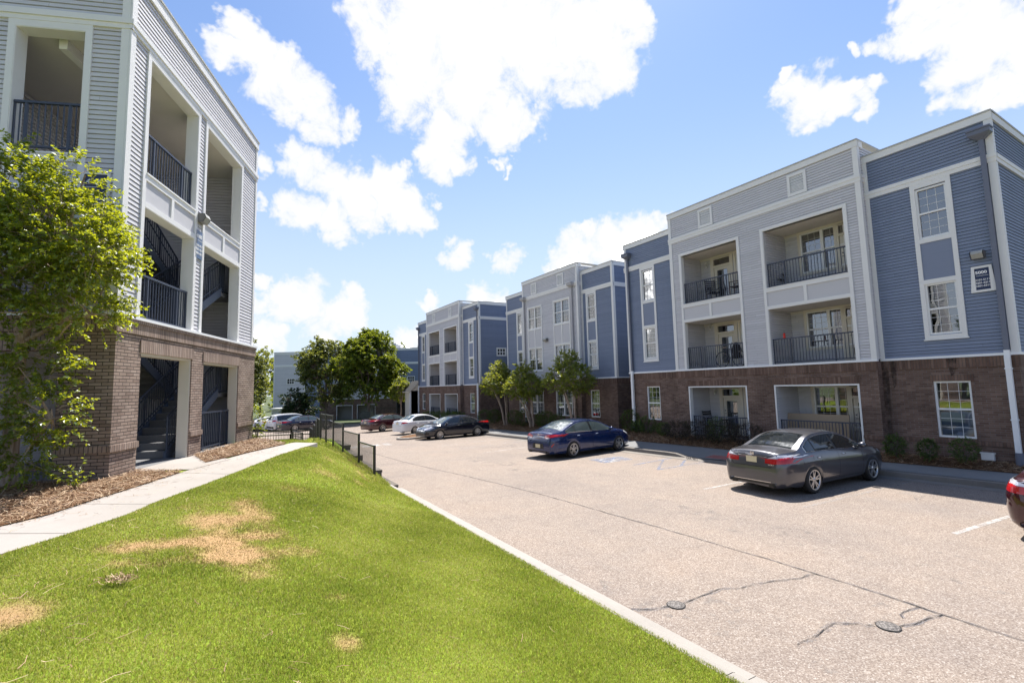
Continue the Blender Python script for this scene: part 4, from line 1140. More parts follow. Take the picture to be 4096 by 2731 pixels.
    # boards round the stacked windows of the wings
    for a, b in wwin:
        tframe(trim, F, a, b, 3.62, 8.60, .12, T0, .045)
        for z0, z1 in ((5.36, 5.50), (6.68, 6.82)): fbox(trim, F, a+.12, b-.12, z0, z1, T0, .044)
        fbox(trim, F, a-.03, b+.03, 3.58, 3.62, T0, .06)
        if True: fbox(trim, F, a, b, 8.60, ZWB-.25, T0, .046)
    for a, b in wwin: panel(root, F, a+.12, b-.12, 5.50, 6.68, .017, 'blue_panel', M['panelb'])
    if kind == 'A':
        for g in GO:
            a, b = g[0], g[1]
            w = .11
            fbox(trim, FB, a-w, a, ZB+.016, 8.63, T0, .045); fbox(trim, FB, b, b+w, ZB+.016, 8.63, T0, .045)
            fbox(trim, FB, a, b, 8.52, 8.63, T0, .045)
            # inner edges of the openings
            for za, zb in ((ZB+.02, 5.30), (6.16, 8.52)):
                fbox(trim, FB, a-.01, a+.02, za, zb, -.16, .03); fbox(trim, FB, b-.02, b+.01, za, zb, -.16, .03)
                fbox(trim, FB, a+.02, b-.02, zb-.02, zb, -.16, .03)
            fbox(trim, FB, a, b, 5.99, 6.16, -.1, .047); fbox(trim, FB, a, b, 6.13, 6.165, -.1, .06); fbox(trim, FB, a, b, 5.30, 5.42, -.1, .046)
            m_ = (a+b)/2; fbox(trim, FB, m_-.055, m_+.055, 5.42, 5.99, -.02, .044)
            panel(root, FB, a, m_-.055, 5.42, 5.99, .012, 'grey_panel', M['panelg']); panel(root, FB, m_+.055, b, 5.42, 5.99, .012, 'grey_panel', M['panelg'])
            # white jamb of the ground floor opening
            fbox(trim, FB, a, a+.06, 0, g[3]-.06, -.20, .012); fbox(trim, FB, b-.06, b, 0, g[3]-.06, -.20, .012); fbox(trim, FB, a, b, g[3]-.06, g[3], -.20, .012)
        for k, g in enumerate(GO):
            balcony(root, FB, g[0]+.06, g[1]-.06, 0.0, g[3]-.02+.1, g[4], rail=True, railh=.93, ground=True)
            balcony(root, FB, g[0]+.02, g[1]-.02, ZB+.03, 5.36, g[4])
            balcony(root, FB, g[0]+.02, g[1]-.02, 6.16, 8.60, g[4])
    else:
        for a, b in BW:
            tframe(trim, FB, a, b, 3.70, 8.62, .10, T0, .045)
            for z0, z1 in ((5.44, 5.54), (6.82, 6.92)): fbox(trim, FB, a+.1, b-.1, z0, z1, T0, .044)
            m_ = (a+b)/2; fbox(trim, FB, m_-.05, m_+.05, 5.54, 6.82, .01, .043)
            panel(root, FB, a+.1, m_-.05, 5.54, 6.82, .017, 'grey_panel', M['panelg']); panel(root, FB, m_+.05, b-.1, 5.54, 6.82, .017, 'grey_panel', M['panelg'])
            for c, d in ((3.80, 5.44), (6.92, 8.52)): window(root, FB, a+.1, b-.1, c, d, units=2)
        for h in gw: window(root, FB, *h, units=2, recess=.06)
        wall_lamp(root, FB, U(Yc+6.7), 5.93)
    for a, b in wwin:
        for c, d in ((3.76, 5.36), (6.82, 8.45)): window(root, F, a+.12, b-.12, c, d)
    for h in wg: window(root, F, *h, recess=.06)
    if side_window:
        a, b, c, d = side_window
        tframe(trim, SR, a-.09, b+.09, c-.09, d+.09, .09, T0, .045)
        mb = MB(); tframe(mb, SR, a, b, c, d, .03, -.05, .01)
        for i in (1, 2): x = lerp(a, b, i/3); fbox(mb, SR, x-.03, x+.03, c+.03, d-.03, -.05, .0)
        z = (c+d)/2
        for i in range(3): fbox(mb, SR, lerp(a,b,i/3)+.03, lerp(a,b,(i+1)/3)-.03, z-.03, z+.03, -.05, .0)
        w = mb.build('window', M['vinyl'], root); mb = MB(); fq(mb, SR, a, b, c, d, -.04); mb.build('pane', M['dark'], w)
    trim.build('white_trim', M['trim'], root)
    cop = MB()
    for FF, a, b in ((F, xL-.07, xb0), (F, xb1, xR+.07), (SR, .07, depth)): fbox(cop, FF, a, b, ZW-.05, ZW, -.3, .075)
    fbox(cop, FB, xb0-.07, xb1+.07, ZBP-.05, ZBP, -.3, .075)
    for x in (xb0-.07, xb1-.22): cop.box(x, x+.29, -PJ+.3, 4, ZBP-.05, ZBP)
    cop.build('coping', M['coping'], root)
    if kind == 'A': vs = [((14.05, 13.30), 0), ((9.91, 9.20), 0)]; vv = [(U(Yc+a[0]-4.22), U(Yc+a[1]-4.22)) for a, _ in vs]
    else: vv = [(U(Yc+8.54), U(Yc+7.80)), (U(Yc+5.2), U(Yc+4.46))]
    for a, b in vv: vent(root, FB, a, b, 9.56, 10.40)
    if kind == 'A':
        downspout(root, F, xR-.20, 9.66, 3.13, 0.0, 'spout'); downspout(root, F, xL+.27, 9.62, 3.13, 0.0, 'spout')
    else:
        downspout(root, FB, xb1-.55, 9.48, 3.13, 0.0, 'greyspout'); downspout(root, FB, xb0+.28, 9.48, 3.13, 0.0, 'greyspout')
    # roof deck, back wall
    rf = MB()
    rf.box(xL+.05, xR-.05, .1, depth, ZW-.6, ZW-.45); rf.box(xb0+.02, xb1-.02, -PJ+.05, 4, ZBP-.6, ZBP-.45); rf.build('roof', M['roof'], root)
    bk = MB(); bk.box(xL, xR, depth-.1, depth, -.5, ZW-.2); bk.build('rear_wall', M['blue'], root)
    return root
M['greyspout'] = m_plain('light_grey_downspout', (0.40, 0.395, 0.41), 0.45, var=0.06)

B5 = flat_building('apartment_building', 'nearest blue and grey apartment building with the 5000 plaque and four upper balconies above brick', 19.0, 4.22, .34, 'A')
B6 = flat_building('apartment_building', 'middle blue and grey apartment building with paired windows in its pale bay and no balconies', 20.12, 21.5, .17, 'B')
B7 = flat_building('apartment_building', 'farthest of the three blue and grey apartment blocks on the right, behind the black sedan', 18.45, 36.3, .03, 'A', side_window=(1.75, 2.55, 5.55, 6.12))
# lamp and plaque of the nearest block
F5 = Fr((0, 0, 0), (1, 0, 0))
wall_lamp(B5, F5, -.56, 5.98, .30)
def plaque(origin, rz, F, u, z, w, h, head, rows, label, face, frame=.09, flare=0.0):
    e = empty('building_sign', origin, rz=rz, label=label, cat='sign')
    if frame:
        mb = MB(); tframe(mb, F, u-w/2-frame, u+w/2+frame, z-h/2-frame, z+h/2+frame, frame, .02, .06)
        for sg in (-1, 1):
            x0, x1 = u+sg*(w/2+frame-.001), u+sg*(w/2+frame+flare); za, zb = z-h/2-frame, z+h/2+frame
            q = [F.p(x0, za, .06), F.p(x1, za, .06), F.p(x0, zb, .06)]; mb.face(q if sg > 0 else q[::-1]); q = [F.p(x1, za, .06), F.p(x1, za, .02), F.p(x0, zb, .02), F.p(x0, zb, .06)]; mb.face(q if sg > 0 else q[::-1])
        mb.build('frame', M['trim'], e)
    mb = MB(); fbox(mb, F, u-w/2, u+w/2, z-h/2, z+h/2, .018, .04); mb.build('sign_face', face, e)
    text_obj(head, h*.18, F, u-w*.06, z+h*.30, .042, M['white'], e, 'number', bold=h*.006, sx=1.12)
    mb = MB(); fbox(mb, F, u-w*.44, u+w*.42, z+h*.145, z+h*.158, .041, .044); mb.build('rule', M['white'], e)
    for i, r_ in enumerate(rows): text_obj(r_, h*.115, F, u, z-h*(.04+.14*i), .042, M['white'], e, 'lettering', bold=h*.003, sx=1.0)
    return e
plaque((19.0, 4.22, .34), -math.pi/2, F5, -.535, 5.27, .32, .64, '5000', ['5101-5111', '5201-5211', '5301-5311'], 'navy plaque in a white frame reading 5000 on the nearest block on the right', M['signb'], frame=.065, flare=.05)
# small meter box on the brick
e = empty('meter_box', (19.0, 4.22, .34), rz=-math.pi/2, label='small white box on the brick wall near the white downpipe at the right edge', cat='utility box')
mb = MB(); fbox(mb, F5, -1.0, -.72, .02, .22, .0, .10); fbox(mb, F5, -1.02, -.70, .20, .235, .0, .115); mb.build('box_body', M['vinyl'], e)
mb = MB(); fbox(mb, F5, -.97, -.75, .04, .18, .10, .106); mb.build('box_lid', M['vinyl'], e)
# dark water stain under the flashing is part of the brick wall
M['drip'] = mat_worn('dark_water_stain', (0.018, 0.015, 0.014), .40, .75, 7)
for (u, z0, z1, w) in ((-2.95, 2.1, 3.0, .10), (-1.45, 2.45, 3.0, .13), (-3.2, .2, 3.0, .12)):
    mb = MB(); mb.face([F5.p(u-w, z1, .0235), F5.p(u-w*.3, z0, .0235), F5.p(u+w*.5, z0+.1, .0235), F5.p(u+w, z1, .0235)]); mb.build('water_stain', M['drip'], B5)
# ------------------------------------------------------------------ the near building on the left
TH = math.atan2(0.9347, 0.3553)
d2 = Vector((math.cos(TH), math.sin(TH), 0)); n2 = Vector((d2.y, -d2.x, 0))
O4 = d2*10.35 + n2*(-5.94); O4.z = 1.27
B4 = empty('apartment_building', O4, rz=TH, label='near grey apartment building with open stairs, cut off by the left edge of the photo', cat='apartment building')
FL = Fr((0, 0, 0), (1, 0, 0)); SH = Fr((0, 14, 0), (0, -1, 0))   # lit face and shaded face
W4 = 7.27; D4 = 14.0; WALL = .25
def S(q): return D4-q      # metres left of the corner on the shaded face -> frame coordinate
ZB, Z3, ZT, ZBD, ZP = 3.13, 6.29, 8.86, 9.20, 10.45
opsF = [(.71, 2.92), (3.47, 5.92)]
brick = MB(); sold = MB(); trim = MB(); flash = MB(); sg = MB(); pan = MB()
gof = [(.78, 2.98, -.6, 2.43), (3.62, 6.02, -.6, 2.40)]
BX0, BX1 = -.08, W4+.15
FLB = Fr((0, -.06, 0), (1, 0, 0)); SHB = Fr((-.06, D4, 0), (0, -1, 0))
wallcells(brick, FLB, BX0+.02, BX1, -.6, ZB-.08, gof, reveal=.30)
SGO = [(S(4.6), S(.87), -.6, 2.43)]
wallcells(brick, SHB, 0, D4+.06, -.6, ZB-.08, SGO, reveal=.30)
FRB = Fr((BX1, -.06, 0), (0, 1, 0)); wallcells(brick, FRB, 0, D4, -.6, ZB-.08)
brick.build('brick_wall', M['brick_sunlit'], B4)
for FF, a, b in ((FLB, BX0-.02, BX1+.02), (SHB, 0, D4+.08)):
    fbox(sold, FF, a, b, ZB-.34, ZB-.12, .002, .03); fbox(sold, FF, a-.0, b+.0, ZB-.12, ZB-.05, .002, .055)
for g in gof: fbox(sold, FLB, g[0]-.05, g[1]+.05, g[3], g[3]+.26, .001, .02)
fbox(sold, SHB, S(4.6), S(.87)+.05, 2.43, 2.69, .001, .02)
for s0, s1 in spans(BX0-.03, BX1+.03, [(g[0], g[1]) for g in gof]): fbox(sold, FLB, s0, s1, .50, .62, .002, .04)
for s0, s1 in spans(0, D4+.09, [(g[0], g[1]) for g in SGO]): fbox(sold, SHB, s0, s1, .50, .62, .002, .04)
sold.build('soldier_course', M['soldier_sunlit'], B4)
fbox(flash, FL, -.1, W4+.2, ZB-.05, ZB+.01, -.1, .13); fbox(flash, SH, 0, D4+.1, ZB-.05, ZB+.01, -.1, .13)
flash.build('flashing', M['flash'], B4)
holF = [(a, b, ZB+.01, ZT) for a, b in opsF]
siding(sg, FL, 0, W4, ZB+.01, ZP-.25, holF)
opsS = [(S(2.0), S(.78))]
holS = [(opsS[0][0], opsS[0][1], ZB+.01, ZT)]
holS2 = [(S(6.2), S(4.6), ZB+.01, ZT)]
siding(sg, SH, 0, D4, ZB+.01, ZP-.25, holS+holS2)
FR4 = Fr((W4, 0, 0), (0, 1, 0)); siding(sg, FR4, 0, D4, ZB+.01, ZP-.25)
sg.build('grey_siding', M['grey'], B4)
T0, T1 = .003, .038
def face_trim(FF, L, ops, w=.12):
    for a, b in ops:
        fbox(trim, FF, a-w, a, ZB+.012, ZT+.05, T0, .04); fbox(trim, FF, b, b+w, ZB+.012, ZT+.05, T0, .04)
        fbox(trim, FF, a-w, b+w, ZT+.05, ZBD-.2, T0, .042)
        # linings as deep as the wall
        for za, zb in ((ZB+.012, 5.54), (Z3, ZT)):
            fbox(trim, FF, a-.012, a+.015, za, zb, -WALL, .03); fbox(trim, FF, b-.015, b+.012, za, zb, -WALL, .03); fbox(trim, FF, a+.015, b-.015, zb-.015, zb+.012, -WALL, .03)
        fbox(trim, FF, a, b, Z3-.16, Z3-.03, -.1, .041); fbox(trim, FF, a-.0, b+.0, Z3-.03, Z3+.01, -WALL, .06); fbox(trim, FF, a, b, 5.54, 5.66, -WALL, .041)
        m_ = (a+b)/2; fbox(trim, FF, m_-.055, m_+.055, 5.66, Z3-.16, -.02, .04)
        panel(B4, FF, a, m_-.055, 5.66, Z3-.16, .012, 'grey_panel', M['panelg']); panel(B4, FF, m_+.055, b, 5.66, Z3-.16, .012, 'grey_panel', M['panelg'])
        fbox(trim, FF, a, b, ZT, ZT+.05, -.1, .04)
face_trim(FL, W4, opsF); face_trim(SH, D4, opsS); face_trim(SH, D4, [(S(6.2), S(4.6))])
for FF, L in ((FL, W4), (SH, D4)):
    a0 = -.06 if FF is FL else 0; b0 = L+.06
    fbox(trim, FF, a0, b0, ZBD-.2, ZBD-.1, T0, .05); fbox(trim, FF, a0, b0, ZBD-.1, ZBD+.02, T0, .075)
    fbox(trim, FF, a0, b0, ZP-.30, ZP-.05, T0, .06)
for za, zb in ((ZB+.012, ZBD-.2), (ZBD+.02, ZP-.3)):
    fbox(trim, FL, -.037, .13, za, zb, T0, T1); fbox(trim, FL, W4-.10, W4+.037, za, zb, T0, T1); fbox(trim, SH, S(.15), S(0), za, zb, T0, T1)
# cream lining of the ground floor openings
lin = MB()
for a, b, c, d in gof:
    for u0, u1 in ((a, a+.05), (b-.05, b)): fbox(lin, FLB, u0, u1, c, d-.05, -.27, -.03)
    fbox(lin, FLB, a, b, d-.05, d, -.27, -.03)
lin.build('opening_lining', M['cream'], B4)
trim.build('white_trim', M['trim'], B4)
cop = MB(); fbox(cop, FL, -.08, W4+.08, ZP-.05, ZP, -.35, .08); fbox(cop, SH, 0, S(.08), ZP-.05, ZP, -.35, .08); fbox(cop, FR4, .08, D4, ZP-.05, ZP, -.35, .05); cop.build('coping', M['coping'], B4)
rf = MB(); rf.box(.1, W4-.1, .1, D4, ZP-.6, ZP-.45); rf.box(0, W4, D4-.1, D4, -.6, ZP-.3); rf.build('roof', M['roof'], B4)
# ---- interior of the stairwell
iw = MB()
IB = Fr((.3, 3.6, 0), (1, 0, 0)); siding(iw, IB, 0, W4-.3, -.0, ZT+.05, [(.2, 1.8, 0, 2.3), (.2, 1.8, ZB, ZB+2.3), (.2, 1.8, Z3, Z3+2.3)])
IR = Fr((W4-.35, 3.6, 0), (0, -1, 0)); siding(iw, IR, 0, 3.3, 0, ZT+.05)
IL = Fr((.0+.3, .3, 0), (0, 1, 0))
C1 = Fr((.3, 6.6, 0), (1, 0, 0))
BK2 = Fr((-.0, 9.0, 0), (1, 0, 0))
IS = Fr((2.1, 14, 0), (0, -1, 0)); siding(iw, IS, 0, S(3.6), ZB, ZT+.05); siding(iw, Fr((.75, 14, 0), (0, -1, 0)), 0, S(3.6), 0, ZB-.2)        # wall of the breezeway seen through the shaded side
IS2 = Fr((.3, 2.0, 0), (1, 0, 0)); siding(iw, IS2, 0.0, 1.9, Z3, ZT+.05) if False else None
iw.build('stairwell_wall', M['grey'], B4)
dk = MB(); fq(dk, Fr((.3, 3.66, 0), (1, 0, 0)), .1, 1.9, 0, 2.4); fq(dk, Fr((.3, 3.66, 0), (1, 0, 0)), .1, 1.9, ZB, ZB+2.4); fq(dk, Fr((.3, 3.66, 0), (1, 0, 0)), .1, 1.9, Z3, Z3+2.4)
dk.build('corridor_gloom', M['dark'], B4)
sl = MB()
for z in (ZB, Z3):
    sl.box(.3, 2.95, .30, 3.6, z-.22, z-.02); sl.box(.3, 2.0, 3.6, 13.8, z-.22, z-.02); 
sl.box(.02, W4-.02, .30, D4-.2, ZT+.055, ZT+.2); sl.box(2.95, W4-.35, 2.8, 3.6, ZB-.22, ZB-.02)
gf = MB(); gf.box(.0, W4-.0, .0, D4, -.5, -.004); gf.build('ground_slab', M['conc'], B4)
sl.build('floor_slab', M['ceil'], B4)
def flight(u0, u1, v0, v1, za, zb, n):
    """treads and stringers from u0 (low) to u1 (high)"""
    t = MB(); s_ = MB(); rl = MB()
    for i in range(n):
        ua = lerp(u0, u1, i/n); ub = lerp(u0, u1, (i+1)/n); z = lerp(za, zb, (i+1)/n)
        t.box(min(ua, ub)-.02, max(ua, ub)+.02, v0+.05, v1-.05, z-.05, z-.003)
        t.box(ua-.006, ua+.006, v0+.05, v1-.05, z-(zb-za)/n, z-.05)
    du = (u1-u0); sgn = 1 if du > 0 else -1
    for v in (v0, v1-.05):
        pts = [(u0-.1*sgn, za-.12), (u1+.05*sgn, zb-.12), (u1+.05*sgn, zb+.14), (u0-.1*sgn, za+.14)]
        for vv, fl in ((v, 1), (v+.05, -1)): 
            q = [(p[0], vv, p[1]) for p in pts]; s_.face(q if fl*sgn > 0 else q[::-1])
        for a, b in zip(pts, pts[1:]+pts[:1]): s_.face([(a[0], v, a[1]), (a[0], v+.05, a[1]), (b[0], v+.05, b[1]), (b[0], v, b[1])])
        vm = v+.025
        rl.tube((u0, vm, za+1.02), (u1, vm, zb+1.02), .025, n=6); rl.tube((u0, vm+.06, za+.84), (u1, vm+.06, zb+.84), .018, n=6); rl.tube((u0, vm, za+.26), (u1, vm, zb+.26), .016, n=6)
        m_ = int(abs(du)/.11)
        for i in range(m_+1):
            u = lerp(u0, u1, i/m_); z = lerp(za, zb, i/m_); r_ = .02 if i % 9 == 0 else .008
            rl.box(u-r_, u+r_, vm-r_, vm+r_, z+.15, z+1.0)
    st = t.build('stair_tread', M['conc'], B4); s_.build('stair_stringer', M['stair'], B4); rl.build('stair_railing', M['rail'], B4)
for z0 in (0.0, ZB):
    zt = z0+(ZB if z0 == 0 else Z3-ZB)/2; z1 = ZB if z0 == 0 else Z3
    flight(3.0, 5.75, .42, 1.52, z0, zt, 9)
    flight(5.75, 3.0, 1.66, 2.76, zt, z1, 9)
    mb = MB(); mb.box(5.77, W4-.36, .42, 2.76, zt-.12, zt-.003); mb.build('stair_landing', M['conc'], B4)
    railing(B4, Fr((5.8, .47, 0), (1, 0, 0)), 0, W4-.40-5.8, zt, 1.02, 0)
railing(B4, FLB, 3.68, 5.97, .0, 1.05, -.25); 
railing(B4, FL, .73, 2.90, ZB+.01, 1.0, -.10); railing(B4, FL, .73, 2.90, Z3+.01, .98, -.10)
railing(B4, SH, S(2.0), S(.80), Z3+.07, 1.0, -.06); railing(B4, SH, S(2.0), S(.80), ZB+.01, 1.0, -.06)
railing(B4, Fr((2.95, 2.75, 0), (0, -1, 0)), 0, 1.1, Z3, 1.0, 0)
wall_lamp(B4, FL, 3.19, 6.16, .30)
# ceiling beam and white post seen through the shaded opening
mb = MB(); mb.box(2.0, 2.12, .9, 1.02, Z3, ZT+.05); mb.box(.35, 2.1, 1.35, 1.5, ZT-.16, ZT+.05); mb.build('porch_post', M['trim'], B4)
plaque(O4, TH, FL, 3.19, 5.45, .42, .74, '4000', ['4101-4111', '4201-4211', '4301-4311'], 'slate blue 4000 plaque on the sunlit siding between the stair openings', M['signlb'], frame=0)
plaque(O4, TH, SH, S(.44), 5.52, .40, .72, '4000', ['4101-4111', '4201-4211', '4301-4311'], 'navy 4000 plaque on the shaded siding, half hidden by the tree', M['signb'], frame=.04)
# ------------------------------------------------------------------ cars
M['cglass'] = m_plain('tinted_car_glass', (0.012, 0.015, 0.017), 0.03, var=0.0, spec=0.9)
M['cglassl'] = m_plain('clear_car_glass', (0.055, 0.075, 0.078), 0.03, var=0.15, scale=2, spec=1.0)
M['cblack'] = m_plain('black_car_trim', (0.010, 0.010, 0.011), 0.35, var=0.1)
M['under'] = m_plain('car_underside', (0.008, 0.008, 0.008), 0.9)
M['tyre'] = m_plain('tyre_rubber', (0.016, 0.016, 0.017), 0.75, var=0.2, scale=20)
M['rim'] = m_plain('alloy_rim', (0.55, 0.55, 0.56), 0.28, 0.9, var=0.06)
M['rimd'] = m_plain('dark_rim_barrel', (0.03, 0.03, 0.032), 0.5, 0.6)
M['chrome'] = m_plain('chrome', (0.75, 0.75, 0.76), 0.08, 1.0, var=0.02)
M['tail'] = m_plain('red_lamp_lens', (0.42, 0.008, 0.010), 0.12, var=0.15, scale=30, spec=0.8)
M['tailw'] = m_plain('clear_lamp_lens', (0.62, 0.62, 0.66), 0.08, 0.2, var=0.1, scale=30, spec=0.9)
M['amber'] = m_plain('amber_lamp_lens', (0.62, 0.18, 0.02), 0.15, var=0.1)
M['plate'] = m_plain('cream_number_plate', (0.62, 0.55, 0.36), 0.5, var=0.08)
M['ink'] = m_plain('dark_plate_lettering', (0.02, 0.02, 0.04), 0.6)
M['gap'] = m_plain('panel_gap', (0.006, 0.006, 0.007), 0.8)
PAINT = {
 'grey': m_paint('grey_metallic_paint', (0.085, 0.085, 0.10), .10, .30, 1.0, .65),
 'blue': m_paint('blue_metallic_paint', (0.005, 0.020, 0.095), .12, .20, 1.0, .25),
 'black': m_paint('blue_black_paint', (0.006, 0.008, 0.018), .05, .18, 1.0),
 'navy': m_paint('dark_navy_paint', (0.008, 0.009, 0.026), .06, .18, 1.0),
 'white': m_paint('white_paint', (0.74, 0.74, 0.74), .02, .25, .8),
 'maroon': m_paint('maroon_paint', (0.050, 0.006, 0.010), .10, .18, 1.0, .2)}

def smooth_curve(pts):
    """monotone-ish interpolation with a little rounding"""
    xs = np.array([p[0] for p in pts], float); ys = np.array([p[1] for p in pts], float)
    m = np.gradient(ys, xs)
    d = np.diff(ys)/np.diff(xs)
    for i in range(1, len(xs)-1):
        m[i] = 0 if d[i-1]*d[i] <= 0 else 2*d[i-1]*d[i]/(d[i-1]+d[i])
    m[0], m[-1] = d[0], d[-1]
    def f(x):
        x = np.clip(x, xs[0], xs[-1]); i = np.clip(np.searchsorted(xs, x)-1, 0, len(xs)-2)
        h = xs[i+1]-xs[i]; t = (x-xs[i])/h
        return (2*t**3-3*t**2+1)*ys[i]+(t**3-2*t**2+t)*h*m[i]+(-2*t**3+3*t**2)*ys[i+1]+(t**3-t**2)*h*m[i+1]
    return f

def car(name, label, paint, pos, heading, P, group=None, cat='car'):
    L, W, H = P['L'], P['W'], P['H']; xr, xf = P['xr'], P['xf']; tr = P.get('tr', .335); sill = .20
    z0 = float(zl(0, pos[1])) if len(pos) == 2 else pos[2]
    root = empty(name, (pos[0], pos[1], z0), rz=math.pi/2-R(heading), label=label, cat=cat, group=group)
    yo = -(W/2-.03)     # origin: the contact point of the right rear wheel
    T = Matrix.Translation((-xr, -yo, 0))
    zc = smooth_curve(P['top']); belt = smooth_curve(P['belt']); plan = smooth_curve(P['plan'])
    Ra = tr+.045
    def zlow(x):
        z = sill + (.10*np.clip((.55-x)/.55, 0, 1)) + .06*np.clip((x-(L-.5))/.5, 0, 1)
        for xw in (xr, xf):
            dd = Ra**2-(x-xw)**2
            if dd > 0: z = max(z, tr+math.sqrt(dd))
        return z
    st = set(np.round(np.concatenate([[0, .015, .035, .06, .09, .12, .16, .21, .27, .34, .42], np.arange(.5, L-.5, .085), L-np.array([.5, .42, .34, .27, .21, .16, .11, .07, .04, .015, 0])]), 4))
    for xw in (xr, xf):
        st = {x for x in st if abs(x-xw) > Ra+.01}
        st |= {round(xw+Ra*math.sin(R(a)), 4) for a in range(-90, 91, 10)} | {round(xw-Ra-.002, 4), round(xw+Ra+.002, 4)}
    st = sorted(st)
    nS, nG, nT = 11, 7, 6
    side = smooth_curve([(0, .90), (.1, .955), (.3, .988), (.5, 1.0), (.68, .992), (.74, 1.0), (.80, .985), (.92, .955), (1, .925)])
    secs = []
    for x in st:
        zt = float(zc(x)); zb = min(float(belt(x)), zt-.03); w = W/2*float(plan(x)); zlw = min(zlow(x), zb-.04)
        pts = [(0, min(.24, zlw)), (w*.6, min(.22, zlw)), (w*.86, min(.21, zlw))]
        for i in range(nS):
            s = i/(nS-1); z = zlw+(zb-zlw)*s; zn = np.clip((z-sill)/max(.05, zb-sill), 0, 1)
            pts.append((w*float(side(zn)), z))
        yb = pts[-1][0]; hh = zt-zb
        crown = min(P.get('crown', .05), hh*.42); zr = zt-crown
        y0 = yb-.028; yr = max(.12*w, yb-.05-P.get('tumble', .52)*(zr-zb))
        for i in range(1, nG+1):
            t = i/nG; pts.append((y0+(yr-y0)*t**1.12, zb+.012+(zr-zb-.012)*t**.92))
        for i in range(1, nT+1):
            t = i/nT; pts.append((yr*(1-t), zr+crown*(1-(1-t)**2.0)))
        secs.append(pts)
    n = len(secs[0]); V = []; Fc = []
    for x, pts in zip(st, secs):
        for y, z in pts: V.append((x, y, z))
        for y, z in pts[1:-1]: V.append((x, -y, z))
    stride = n+n-2
    idx = lambda s, k, m: s*stride + (k if (m == 0 or k in (0, n-1)) else n+k-1)
    for s in range(len(st)-1):
        for k in range(n-1):
            a, b, c, d = idx(s,k,0), idx(s,k+1,0), idx(s+1,k+1,0), idx(s+1,k,0); Fc.append((a, b, c, d))
            a, b, c, d = idx(s,k,1), idx(s,k+1,1), idx(s+1,k+1,1), idx(s+1,k,1); Fc.append((d, c, b, a))
    for s, rv in ((0, False), (len(st)-1, True)):
        loop = [idx(s,k,0) for k in range(n)] + [idx(s,k,1) for k in range(n-2, 0, -1)]
        Fc.append(tuple(loop[::-1] if not rv else loop))
    me = bpy.data.meshes.new('body'); me.from_pydata([tuple(T @ Vector(v)) for v in V], [], Fc); me.materials.append(PAINT[paint])
    bm = bmesh.new(); bm.from_mesh(me); bmesh.ops.recalc_face_normals(bm, faces=bm.faces); bm.to_mesh(me)
    for p in me.polygons: p.use_smooth = True
    try: me.set_sharp_from_angle(angle=R(32))
    except Exception: pass
    bm2 = bmesh.new(); bm2.from_mesh(me); bm2.transform(T.inverted()); bvh = BVHTree.FromBMesh(bm2)
    body = bpy.data.objects.new('body', me); COL.objects.link(body); body.parent = root
    bm.free()
    DIR = {'R': (Vector((0,-1,0)), lambda a, b: Vector((a, -3, b))), 'Lf': (Vector((0,1,0)), lambda a, b: Vector((a, 3, b))),
           'rear': (Vector((-1,0,0)), lambda a, b: Vector((-3, a, b))), 'front': (Vector((1,0,0)), lambda a, b: Vector((9, a, b))), 'top': (Vector((0,0,1)), lambda a, b: Vector((a, b, 4)))}
    def proj(plane, a, b, off=.004):
        n_, o_ = DIR[plane]
        h = bvh.ray_cast(o_(a, b), -n_)
        if h[0] is None:
            h = bvh.find_nearest(o_(a, b) - n_*3)
        nn = h[1] if h[1].dot(n_) > 0 else -h[1]
        return h[0]+nn*off
    def patch(mb, plane, poly, off=.004, cell=.05, mi=0):
        b_ = bmesh.new(); vs = [b_.verts.new((p[0], p[1], 0)) for p in poly]; b_.faces.new(vs)
        xs_ = [p[0] for p in poly]; ys_ = [p[1] for p in poly]
        for ax, lo, hi in ((0, min(xs_), max(xs_)), (1, min(ys_), max(ys_))):
            m_ = int((hi-lo)/cell)
            for i in range(1, m_+1):
                co = [0, 0, 0]; co[ax] = lo+(hi-lo)*i/(m_+1); no = [0, 0, 0]; no[ax] = 1
                bmesh.ops.bisect_plane(b_, geom=b_.verts[:]+b_.edges[:]+b_.faces[:], plane_co=co, plane_no=no)
        for f in b_.faces:
            q = [T @ proj(plane, v.co.x, v.co.y, off) for v in f.verts]
            nrm = (q[1]-q[0]).cross(q[2]-q[0])
            if nrm.dot(DIR[plane][0]) < 0: q = q[::-1]
            mb.face(q, [(v.co.x, v.co.y) for v in f.verts], mi, True)
        b_.free()
    def strip_on(mb, plane, pts, w, off=.003):
        for a, b in zip(pts[:-1], pts[1:]):
            d = Vector((b[0]-a[0], b[1]-a[1])); 
            if d.length < 1e-5: continue
            nn = Vector((-d.y, d.x)).normalized()*w/2
            patch(mb, plane, [(a[0]-nn.x, a[1]-nn.y), (b[0]-nn.x, b[1]-nn.y), (b[0]+nn.x, b[1]+nn.y), (a[0]+nn.x, a[1]+nn.y)], off, .09)
    def mirror(poly): return [(-a, b) for a, b in poly][::-1]
    cells = P.get('detail', True)
    # ---- glass
    gl = M[P.get('glass', 'cglass')]
    q0, q1, xB = P['dlo']            # rear tip, front tip, B pillar
    topz = lambda x: float(zc(x))-P.get('rail', .105)
    bz = lambda x: float(belt(x))+.028
    def dlo(x0, x1, rear_slant=0, front_slant=0):
        m_ = 14; up = []; lo = []
        for i in range(m_+1):
            x = lerp(x0, x1, i/m_); lo.append((x, bz(x)))
            up.append((x, max(bz(x)+.004, topz(x))))
        return lo+up[::-1]
    side_gl = []
